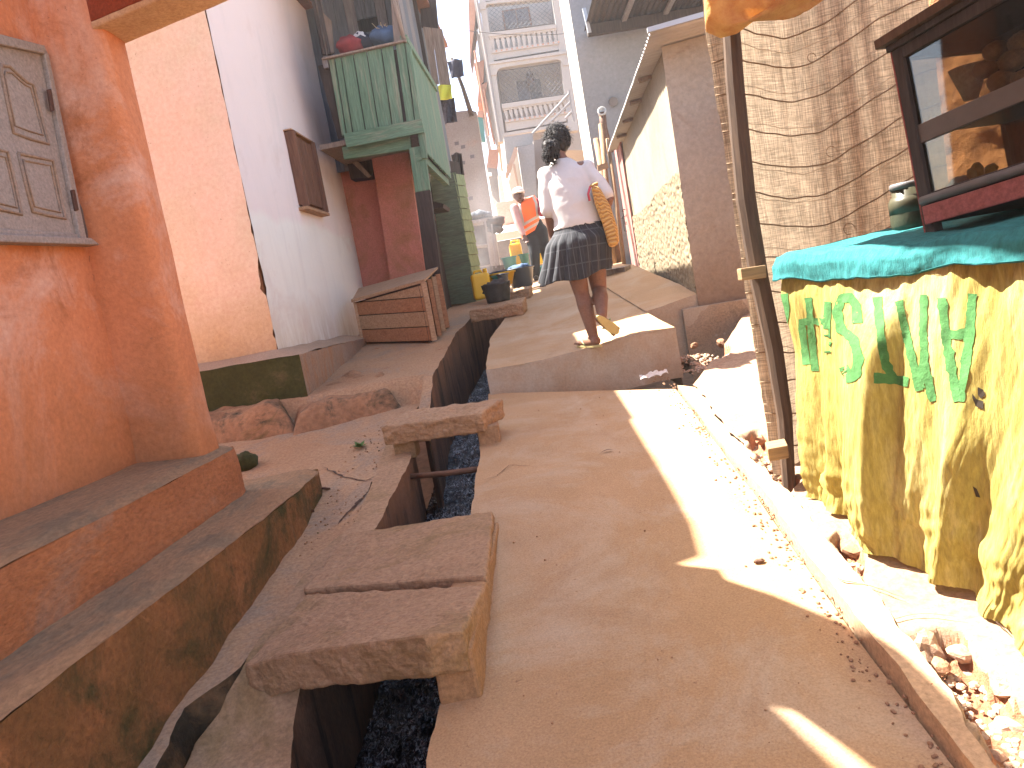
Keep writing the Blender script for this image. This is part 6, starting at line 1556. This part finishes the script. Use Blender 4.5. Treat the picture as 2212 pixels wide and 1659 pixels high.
# ---- dusty air over the whole place
hz_ = bpy.data.materials.new("haze_air"); hz_.use_nodes = True; nt = hz_.node_tree
nt.nodes.remove(nt.nodes["Principled BSDF"]); pv = _n(nt, "ShaderNodeVolumePrincipled")
pv.inputs['Color'].default_value = (0.95, 0.96, 0.98, 1); pv.inputs['Density'].default_value = 0.0016; pv.inputs['Anisotropy'].default_value = 0.35
nt.links.new(pv.outputs[0], nt.nodes["Material Output"].inputs['Volume'])
HAZE = MB().quadbox((-230, -150, 20), (230, -150, 20), (230, 410, 20), (-230, 410, 20), (0, 0, -25))
HZ = build(HAZE, 'haze', hz_, org=V((0, 130, 0)), kind='stuff')
# ================================================================== people
def skinmat(name, c): 
    m = mat(name, c, tuple(x * .82 for x in c), 9, bump=0.12, bscale=120, rough=0.55, spec=0.35); return m
M['skin'] = skinmat("brown_skin", (0.20, 0.095, 0.055)); M['skin2'] = skinmat("dark_skin", (0.10, 0.05, 0.035))
M['hair'] = plain("black_hair", (0.018, 0.013, 0.012), 0.6, 0, 0.6, 30, 0.5, 0.25)
M['tshirt'] = mat("white_cotton", (0.55, 0.53, 0.495), (0.53, 0.51, 0.475), 3, grain=0.1, bump=0.12, bscale=14, bdist=0.02, rough=0.9)
M['flip'] = plain("sandal_foam", (0.45, 0.38, 0.16), 0.7, 0, 0.85, 20, 0.1)
M['flipg'] = plain("sandal_strap", (0.30, 0.38, 0.18), 0.6, 0, 0.8, 20, 0.1)
pm, nt, b, co = newmat("dark_plaid")
n1 = nz(nt, co, 30, 3)
col = ramp(nt, n1, [(0.3, (0.011, 0.012, 0.015)), (0.7, (0.02, 0.021, 0.025))])
sep = _n(nt, "ShaderNodeSeparateXYZ"); nt.links.new(co, sep.inputs[0])
at = _n(nt, "ShaderNodeMath", operation='ARCTAN2'); nt.links.new(sep.outputs['Y'], at.inputs[0]); nt.links.new(sep.outputs['X'], at.inputs[1])
def lines(sock, freq, lo, hi, ph=0.0):
    m1 = _n(nt, "ShaderNodeMath", operation='MULTIPLY_ADD'); nt.links.new(sock, m1.inputs[0]); m1.inputs[1].default_value = freq; m1.inputs[2].default_value = ph
    f = _n(nt, "ShaderNodeMath", operation='FRACT'); nt.links.new(m1.outputs[0], f.inputs[0])
    r = ramp(nt, f.outputs[0], [(0.0, 0.0), (lo, 0.0), (lo + .04, 1.0), (hi, 1.0), (hi + .04, 0.0)]); return r
col = mixc(nt, lines(at.outputs[0], 2.6, 0.30, 0.40), col, (0.06, 0.062, 0.068))
col = mixc(nt, lines(sep.outputs['Z'], 9.0, 0.32, 0.40), col, (0.045, 0.047, 0.053))
col = mixc(nt, lines(at.outputs[0], 2.6, 0.72, 0.78), col, (0.035, 0.036, 0.042))
nt.links.new(col, b.inputs['Base Color']); b.inputs['Roughness'].default_value = 0.9
bumpit(nt, b, nz(nt, co, 60, 4), 0.3, 0.004)
M['plaid'] = pm
wv, nt, b, co = newmat("woven_straw")
w1 = _n(nt, "ShaderNodeTexWave"); w1.wave_type = 'BANDS'; w1.bands_direction = 'DIAGONAL'; w1.inputs['Scale'].default_value = 26; w1.inputs['Distortion'].default_value = 1.5; nt.links.new(co, w1.inputs[0])
w2 = _n(nt, "ShaderNodeTexWave"); w2.wave_type = 'BANDS'; w2.bands_direction = 'Z'; w2.inputs['Scale'].default_value = 18; w2.inputs['Distortion'].default_value = 2; nt.links.new(co, w2.inputs[0])
col = mixc(nt, ramp(nt, w1.outputs[1], [(0.2, 0.0), (0.6, 1.0)]), (0.42, 0.21, 0.045), (0.62, 0.36, 0.09))
col = mixc(nt, ramp(nt, w2.outputs[1], [(0.3, 0.0), (0.8, 0.35)]), col, (0.34, 0.17, 0.04))
nt.links.new(col, b.inputs['Base Color']); b.inputs['Roughness'].default_value = 0.7; bumpit(nt, b, w1.outputs[1], 0.7, 0.01)
M['straww'] = wv

def remesh(o, vox, sm=4):
    r = o.modifiers.new("skin", 'REMESH'); r.mode = 'VOXEL'; r.voxel_size = vox; r.use_smooth_shade = True
    s = o.modifiers.new("soft", 'SMOOTH'); s.iterations = sm; s.factor = 0.5
def limb(mb, pts, rs, seg=14):
    """tapered limb with round ends"""
    n = 5; P, R = [], []
    for i in range(len(pts) - 1):
        for k in range(n):
            f = k / n; P.append(V(pts[i]).lerp(V(pts[i + 1]), f)); R.append(rs[i] + (rs[i + 1] - rs[i]) * f)
    P.append(V(pts[-1])); R.append(rs[-1])
    mb.tube(P, R, seg)
    mb.ell(P[0], R[0], R[0], R[0], 12, 8); mb.ell(P[-1], R[-1], R[-1], R[-1], 12, 8)
    return mb
def hand(mb, wrist, dirv, palmn, side, s=1.0, curl=0.5):
    """palm, four unequal bent fingers and a thumb from the side of the palm"""
    d = V(dirv).normalized(); nrm = V(palmn); nrm = (nrm - d * nrm.dot(d)).normalized(); x = d.cross(nrm) * side
    w = V(wrist)
    for k in range(5):
        c = w + d * (0.02 + 0.016 * k) * s
        for j in (-1.5, -0.5, 0.5, 1.5): mb.ell(c + x * 0.017 * j * s, 0.014 * s, 0.014 * s, 0.013 * s, 8, 6)
    for j, L in zip((-1.5, -0.5, 0.5, 1.5), (0.062, 0.075, 0.08, 0.07)):
        p = w + d * 0.09 * s + x * 0.019 * j * s; pts = [p]; a = 0.0
        for seg in range(3):
            a += curl * (0.7 + 0.2 * seg); p = p + (d * math.cos(a) + nrm * math.sin(a)) * L * s / 3; pts.append(p)
        limb(mb, pts, [0.0095 * s, 0.009 * s, 0.0085 * s, 0.0075 * s], 8)
    p = w + d * 0.03 * s + x * 0.03 * s
    limb(mb, [p, p + (d * .6 + x * .6 + nrm * .3) * 0.035 * s, p + (d * .95 + x * .55 + nrm * .6) * 0.06 * s], [0.012 * s, 0.0105 * s, 0.009 * s], 8)
def c5(x, y): return ((1750 + x / 1.746) / 1.8516, (500 + y / 1.746) / 1.8516)
def A(x, y, d): return AY(*c5(x, y), d)

# ---------- the woman walking uphill
foot = HU(1276, 751)
YW = foot.y
per = thing('person', 'woman walking up the path in white top, dark plaid skirt and flip flops', 'person', foot)
pel, chest, nk, hd_ = A(980, 760, YW + .06), A(915, 420, YW + .12), A(850, 225, YW + .15), A(838, 128, YW + .19)
shL, shR = A(752, 350, YW + .12), A(1045, 300, YW + .13)
elL, wrL = A(775, 600, YW + .08), A(800, 770, YW + .20)
elR, wrR = A(1200, 520, YW + .02), A(1150, 640, YW + .24)
hipL, hipR = A(930, 860, YW + .06), A(1085, 850, YW + .08)
knL, anL = A(1005, 1170, YW + .05), A(1092, 1490, YW - .02)
knR, anR = A(1128, 1150, YW + .12), A(1150, 1330, YW - .16)
mb = MB()
limb(mb, [pel, pel.lerp(chest, .5), chest, nk], [0.125, 0.11, 0.115, 0.05], 18)
limb(mb, [shL, shR], [0.055, 0.055])
limb(mb, [nk, nk.lerp(hd_, .5), hd_], [0.046, 0.046, 0.05])
hR = Matrix.Rotation(0.10, 3, 'Y')
mb.ell(hd_, 0.074, 0.092, 0.108, 18, 14, hR)
mb.ell(hd_ + V((0, 0.035, -0.05)), 0.055, 0.06, 0.06, 14, 10)
mb.ell(hd_ + V((0.0, 0.095, -0.01)), 0.013, 0.02, 0.022, 10, 8)                # nose
mb.ell(hd_ + V((0.078, 0.005, -0.01)), 0.010, 0.022, 0.03, 10, 8); mb.ell(hd_ + V((-0.078, 0.005, -0.01)), 0.010, 0.022, 0.03, 10, 8)
limb(mb, [shL, elL, wrL], [0.047, 0.037, 0.025]); limb(mb, [shR, elR, wrR], [0.047, 0.037, 0.025])
hand(mb, wrL, wrL - elL + V((0, .05, 0)), V((1, 0.2, 0)), 1, 0.95, 0.5)
hand(mb, wrR, V((-0.25, 0.9, -0.35)), V((0.3, 0, 1)), -1, 0.95, 0.8)
limb(mb, [hipL, knL], [0.092, 0.056]); limb(mb, [knL, knL.lerp(anL, .28) + V((0.0, -.02, 0)), anL], [0.052, 0.057, 0.034])
limb(mb, [hipR, knR], [0.092, 0.056]); limb(mb, [knR, knR.lerp(anR, .3) + V((0, -.02, 0)), anR], [0.053, 0.056, 0.034])
# standing foot: toes turned out to the left
hl, toe = V((anL.x + .01, anL.y - .03, foot.z + 0.045)), V((anL.x - 0.085, anL.y + 0.14, foot.z + 0.038))
limb(mb, [anL, hl], [0.035, 0.033]); limb(mb, [hl, hl.lerp(toe, .6), toe], [0.033, 0.036, 0.026])
fd = (toe - hl).normalized(); fx = V((fd.y, -fd.x, 0))
for j in range(5): limb(mb, [toe + fx * 0.014 * (j - 2), toe + fx * 0.016 * (j - 2) + fd * (0.035 - 0.004 * abs(j - 1))], [0.011, 0.009], 8)
# lifted foot, sole turned to the viewer
sh_, st2 = A(1135, 1350, YW - .21), A(1238, 1432, YW - .13)
limb(mb, [anR, sh_ + V((0, 0.05, 0.0))], [0.034, 0.032]); limb(mb, [sh_ + V((0, .045, 0)), sh_.lerp(st2, .65) + V((0, .045, 0)), st2 + V((0, .04, 0))], [0.032, 0.036, 0.026])
fd2 = (st2 - sh_).normalized(); fx2 = fd2.cross(V((0, 1, 0))).normalized()
for j in range(5): limb(mb, [st2 + V((0, .04, 0)) + fx2 * 0.014 * (j - 2), st2 + V((0, .04, 0)) + fx2 * 0.016 * (j - 2) + fd2 * 0.03], [0.011, 0.009], 8)
bd_ = build(mb, 'body', M['skin'], per); remesh(bd_, 0.0065, 5)
# face (turned away): eyes and mouth
M['eye'] = plain("eye", (0.05, 0.03, 0.02), 0.3, bump=0)
for s_ in (-1, 1): build(MB().ell(hd_ + V((0.03 * s_, 0.083, 0.012)), 0.013, 0.008, 0.008, 10, 8), 'eye', M['eye'], per, smooth=True)
build(MB().ell(hd_ + V((0, 0.088, -0.062)), 0.022, 0.008, 0.007, 10, 8), 'mouth', plain("lips", (0.16, 0.05, 0.045), 0.5, bump=0), per, smooth=True)
# hair: pulled back into a loose curly bunch at the lower left
mb = MB(); bun = A(790, 165, YW + .06)
mb.ell(hd_ + V((0, -0.012, 0.018)), 0.086, 0.10, 0.108, 24, 18, hR, 0.10, 3)
mb.ell(bun, 0.058, 0.055, 0.062, 18, 12, None, 0.25, 3); mb.ell(A(785, 215, YW + .05), 0.036, 0.035, 0.04, 14, 10, None, 0.3, 3)
for i in range(620):
    big = rnd.random() < .62
    if big:
        th, ph_ = rnd.uniform(0, 2 * math.pi), rnd.uniform(-0.5, 1.5); n_ = V((math.cos(th) * math.cos(ph_), math.sin(th) * math.cos(ph_), math.sin(ph_)))
        if n_.y > .45: continue
        p = hd_ + V((0, -.012, .018)) + V((n_.x * .084, n_.y * .098, n_.z * .105))
    else:
        n_ = V((rnd.gauss(0, 1), rnd.gauss(-.3, 1), rnd.gauss(0, 1))).normalized(); p = A(790, rnd.uniform(150, 225), YW + .06) + n_ * 0.05
    t1 = n_.orthogonal().normalized(); t1 = Matrix.Rotation(rnd.uniform(0, 6.3), 3, n_) @ t1; t2 = n_.cross(t1)
    r = rnd.uniform(.006, .012) if big else rnd.uniform(.008, .015); L = rnd.uniform(.3, 1.0)
    pts = [p + n_ * (r * .4 * math.sin(k * .5) - .001) + t1 * r * math.cos(k * .9) + t2 * r * math.sin(k * .9) + n_ * 0.002 * k + t1 * .004 * k * L for k in range(7)]
    mb.tube(pts, [.003, .0034, .0034, .003, .0028, .0022, .001], 5)
for i in range(500):   # flyaway strands
    n_ = V((rnd.gauss(0, 1), rnd.gauss(-.2, .7), abs(rnd.gauss(.5, .8)))).normalized(); p = hd_ + V((n_.x * .085, n_.y * .1, n_.z * .11 + .012))
    t1 = n_.orthogonal().normalized(); t1 = Matrix.Rotation(rnd.uniform(0, 6.3), 3, n_) @ t1
    L = rnd.uniform(.02, .06); mb.tube([p, p + n_ * L * .3 + t1 * L * .4, p + n_ * L * .5 + t1 * L], [.0011, .0009, .0005], 3)
build(mb, 'hair', M['hair'], per, smooth=True)
# white top: torso loft and loose elbow sleeves
mb = MB()
prof = [(A(985, 715, YW + .05), .178, .125), (A(975, 640, YW + .06), .172, .120), (A(950, 560, YW + .07), .168, .118), (A(920, 470, YW + .10), .178, .120), (A(902, 390, YW + .12), .176, .115), (A(895, 325, YW + .13), .150, .095), (A(875, 270, YW + .14), .095, .075), (A(858, 240, YW + .15), .066, .062)]
def tor(a, b):
    k = b * (len(prof) - 1); i = min(len(prof) - 2, int(k)); f = k - i; f = f * f * (3 - 2 * f)
    c = prof[i][0].lerp(prof[i + 1][0], f); rx = prof[i][1] + (prof[i + 1][1] - prof[i][1]) * f; ry = prof[i][2] + (prof[i + 1][2] - prof[i][2]) * f
    an = a * 2 * math.pi
    dirx = (shR - shL); dirx.z *= 0.7 * b; dirx.normalize()
    q = c + dirx * rx * math.cos(an) + V((0, 1, 0)) * ry * math.sin(an)
    w = 0.002 * noise.noise(V((q.x * 9 + b * 3, q.z * 16, 1))) + 0.0035 * math.sin(q.z * 40 + q.x * 22 + 3 * noise.noise(q * 6)) * (1 - b)
    return q + (q - c).normalized() * w
mb.grid(tor, 60, 50, closed=True)
mb.f.append(tuple(range(60))); n0 = 60 * 50; mb.f.append(tuple(reversed([n0 + k for k in range(60)])))
slL, slR = shL.lerp(elL, .98), shR.lerp(elR, .86)
limb(mb, [shL + V((.02, 0, -.01)), shL.lerp(elL, .5), slL], [0.068, 0.064, 0.058], 18)
limb(mb, [shR + V((-.02, 0, -.01)), shR.lerp(elR, .5), slR], [0.064, 0.060, 0.056], 18)
limb(mb, [shL, chest, shR], [0.06, 0.08, 0.06])
tsh = build(mb, 'white_top', M['tshirt'], per); remesh(tsh, 0.008, 9)
t_ = bpy.data.textures.new("top_folds", 'CLOUDS'); t_.noise_scale = 0.06
d_ = tsh.modifiers.new("folds", 'DISPLACE'); d_.texture = t_; d_.strength = 0.005; d_.mid_level = 0.5
# pleated skirt
wc_, hc_ = A(985, 700, YW + .05), A(985, 1045, YW + .06)
def skf(a, b):
    an = a * 2 * math.pi; c = wc_.lerp(hc_, b)
    e = sst(0, .35, b)
    rx = 0.168 + 0.055 * e + 0.012 * b; ry = 0.118 + 0.055 * e
    pl = (abs(((a * 17 + 0.12 * noise.noise(V((a * 20, b, 0)))) % 1) - .5) * 2) ** 0.7 - .5
    r = 1 + (0.03 + 0.10 * b) * pl * e
    q = c + V((math.cos(an) * rx * r, math.sin(an) * ry * r, 0))
    q.x -= 0.05 * b * b * max(0, -math.cos(an)); q.z += (0.012 * math.sin(an * 5) - 0.035 * math.sin(an * 1.0 - 2.4)) * b - 0.02 * math.cos(an) * (1 - b) * 0
    return q + 0.006 * b * V((noise.noise(q * 9), noise.noise(q * 9 + V((9, 9, 9))), 0))
sk = build(MB().grid(skf, 340, 40, closed=True, flip=True), 'plaid_skirt', M['plaid'], per, org=None, smooth=True, solid=0.004)
# (object coordinates for the plaid run round the skirt)
# flip flops
def sandal(h, t, upv, label=None):
    d = (t - h).normalized(); up_ = V(upv); up_ = (up_ - d * up_.dot(d)).normalized(); x = d.cross(up_); L = (t - h).length
    out_ = []
    for k in range(28):
        an = k / 28 * 2 * math.pi; u_ = math.cos(an); w_ = 0.036 + 0.010 * u_ - 0.006 * math.exp(-(u_ + .1) ** 2 * 8)
        out_.append((h + t) / 2 + d * (L / 2 + .03) * u_ + x * w_ * math.sin(an))
    s_ = build(MB().prism(out_, up_ * 0.018), 'flip_flop', M['flip'], per, bevel=0.004)
    to = (h + t) / 2 + d * (L * .38); md = (h + t) / 2 + d * (-L * .02)
    for sg in (-1, 1): build(MB().tube([to + up_ * .03, (to + md) / 2 + x * .03 * sg + up_ * .055, md + x * .042 * sg + up_ * .02], .006, 7), 'strap', M['flipg'], s_, smooth=True)
sandal(hl + V((0.012, -.02, -0.045)), toe + V((-.006, .02, -0.036)), (0, 0, 1))
sandal(sh_ + V((0, -.004, 0)), st2 + fd2 * .015 + V((0, -.004, 0)), (0, 1, 0.0))

# ---------- woven bag under her right arm
bq = [(1068, 425, -.10), (1128, 425, -.12), (1205, 560, -.15), (1255, 710, -.15), (1266, 800, -.15), (1255, 835, -.14), (1195, 855, -.08), (1150, 690, -.08), (1100, 560, -.09)]
bgp = [A(x, y, YW + d) for x, y, d in bq]
bag = thing('woven_bag', 'flat golden woven straw bag clamped under the walking woman\'s arm', 'bag', A(1230, 850, YW))
bo_ = build(MB().prism(bgp, V((0.03, 0.16, 0.0))), 'bag_body', M['straww'], bag, bevel=0.02)
M['redtrim'] = plain("red_trim", (0.42, 0.05, 0.08), 0.7, bump=0)
build(MB().tube([A(1066, 430, YW - .10), A(1052, 480, YW - .10), A(1062, 530, YW - .10)], 0.008, 6), 'trim', M['redtrim'], bag, smooth=True)
build(MB().tube([bgp[0] + V((0, .02, 0)), bgp[1] + V((-.01, 0, .02)), bgp[1] + V((0, .1, .02))], 0.009, 6), 'handle', M['straww'], bag, smooth=True)

# ---------- the worker bending in an orange vest
M['orangev'] = plain("hi_vis_orange", (0.85, 0.17, 0.05), 0.7, 0, 0.9, 6, 0.2)
M['silver'] = plain("reflective_grey", (0.42, 0.40, 0.38), 0.5, 0, 0.9, 10, 0.05)
M['trouser'] = plain("dark_trousers", (0.02, 0.024, 0.028), 0.9, 0, 0.75, 10, 0.3)
M['maroon'] = plain("maroon_sleeve", (0.30, 0.05, 0.08), 0.85, 0, 0.8, 10, 0.3)
M['pinksl'] = plain("pale_pink_sleeve", (0.50, 0.30, 0.28), 0.85, 0, 0.8, 10, 0.3)
def B(x, y, d): return AY(*c1(x, y), d)
wf = HU(*c1(1370, 1045)); YK = wf.y
wk = thing('person', 'worker bending forward in an orange reflective vest, white cap and dark trousers', 'person', wf)
def cw2(x, y): return ((1750 + x / 3.318) / 1.8516, (350 + y / 3.318) / 1.8516)
whd = AY(*cw2(1078, 1430), YK - .22); wn1 = AY(*cw2(1110, 1500), YK - .12)
wsl_, wsr = B(1020, 110, YK - .12), B(1310, 40, YK - .05)
wpel = B(1300, 400, YK + .05); wch = B(1180, 130, YK - .08)
wkl, wal = B(1290, 720, YK - .05), B(1310, 1010, YK)
wkr, war = B(1420, 640, YK), B(1490, 950, YK + .15)
wel, wwl = B(1080, 330, YK - .2), B(1150, 480, YK - .28)
wer, wwr = B(1390, 180, YK - .1), B(1390, 100, YK - .25)
mb = MB()
limb(mb, [wpel, wch, wn1], [.105, .105, .045], 16); limb(mb, [wn1, whd], [.05, .055])
mb.ell(whd, .078, .095, .11, 16, 12); mb.ell(whd + V((0, -.095, -.015)), .014, .02, .022, 8, 6); mb.ell(whd + V((0, -.05, -.055)), .05, .05, .05, 12, 8)
for s_ in (-1, 1): mb.ell(whd + V((.08 * s_, 0, -.01)), .01, .022, .03, 8, 6)
limb(mb, [wsl_, wsr], [.05, .05]); limb(mb, [wsl_, wel, wwl], [.05, .04, .028]); limb(mb, [wsr, wer, wwr], [.05, .04, .028])
hand(mb, wwl, wwl - wel, V((0, -1, 0)), 1, 1.0, .5); hand(mb, wwr, wwr - wer, V((0, -1, 0)), -1, 1.0, .6)
limb(mb, [wpel + V((-.06, 0, -.05)), wkl, wal], [.1, .06, .04]); limb(mb, [wpel + V((.07, 0, -.05)), wkr, war], [.1, .06, .04])
b1 = build(mb, 'body', M['skin2'], wk); remesh(b1, .009, 4)
for s_ in (-1, 1): build(MB().ell(whd + V((.03 * s_, -.088, .01)), .012, .008, .008, 8, 6), 'eye', M['eye'], wk, smooth=True)
mb = MB(); limb(mb, [wpel + V((-.06, 0, -.03)), wkl, wal], [.125, .085, .062], 16); limb(mb, [wpel + V((.07, 0, -.03)), wkr, war], [.125, .085, .062], 16); limb(mb, [wpel + V((0, 0, .08)), wpel + V((0, 0, -.03))], [.14, .14], 16)
remesh(build(mb, 'trousers', M['trouser'], wk), .014, 3)
mb = MB()
vp = [(B(1235, 440, YK + .03), .155, .13), (B(1230, 330, YK), .16, .14), (B(1215, 220, YK - .04), .17, .14), (B(1195, 110, YK - .08), .18, .135), (B(1170, 10, YK - .1), .15, .11), (AY(*cw2(1125, 1520), YK - .12), .08, .07)]
def vst(a, b, k=1.0):
    q = b * (len(vp) - 1); i = min(len(vp) - 2, int(q)); f = q - i
    c = vp[i][0].lerp(vp[i + 1][0], f); rx = (vp[i][1] + (vp[i + 1][1] - vp[i][1]) * f) * k; ry = (vp[i][2] + (vp[i + 1][2] - vp[i][2]) * f) * k
    an = a * 2 * math.pi; p = c + V((math.cos(an) * rx, math.sin(an) * ry, 0.0)) + V((0, 0, 0.06 * math.cos(an) + .0)) 
    return p + (p - c).normalized() * 0.008 * noise.noise(p * 9)
vs_ = build(MB().grid(vst, 40, 30, closed=True), 'vest', M['orangev'], wk, smooth=True)
for b0, b1_ in ((.09, .16), (.24, .31)):
    build(MB().grid(lambda a, b, b0=b0, b1_=b1_: vst(a, b0 + (b1_ - b0) * b, 1.03), 40, 3, closed=True), 'reflective_band', M['silver'], vs_, smooth=True)
for a0 in (0.60, 0.86):
    build(MB().grid(lambda a, b, a0=a0: vst(a0 + .055 * a, .3 + .62 * b, 1.035), 4, 16), 'reflective_band', M['silver'], vs_, smooth=True)
mb = MB(); limb(mb, [wsl_, wel, wwl.lerp(wel, .2)], [.072, .06, .045], 14); remesh(build(mb, 'sleeve', M['pinksl'], wk), .012, 3)
mb = MB(); limb(mb, [wsr, wer, wwr.lerp(wer, .3)], [.078, .06, .045], 14); remesh(build(mb, 'sleeve', M['maroon'], wk), .012, 3)
mb = MB().lathe(whd + V((0, 0, .025)), [(.098, 0), (.096, .04), (.08, .075), (.04, .097), (.004, .1)], 20); cap_ = build(mb, 'cap', M['whitecloth'], wk, smooth=True)
build(MB().lathe(whd + V((0, -.06, .03)), [(.075, 0), (.085, .004), (.075, .012)], 18), 'cap_peak', M['whitecloth'], cap_, smooth=True)
for p, dx in ((wal, -.0), (war, .03)):
    z_ = p.z - .06
    mb = MB(); limb(mb, [V((p.x, p.y + .03, z_ + .03)), V((p.x - .02 + dx, p.y - .17, z_ + .02))], [.05, .04]); remesh(build(mb, 'shoe', M['blackp'], wk), .01, 2)
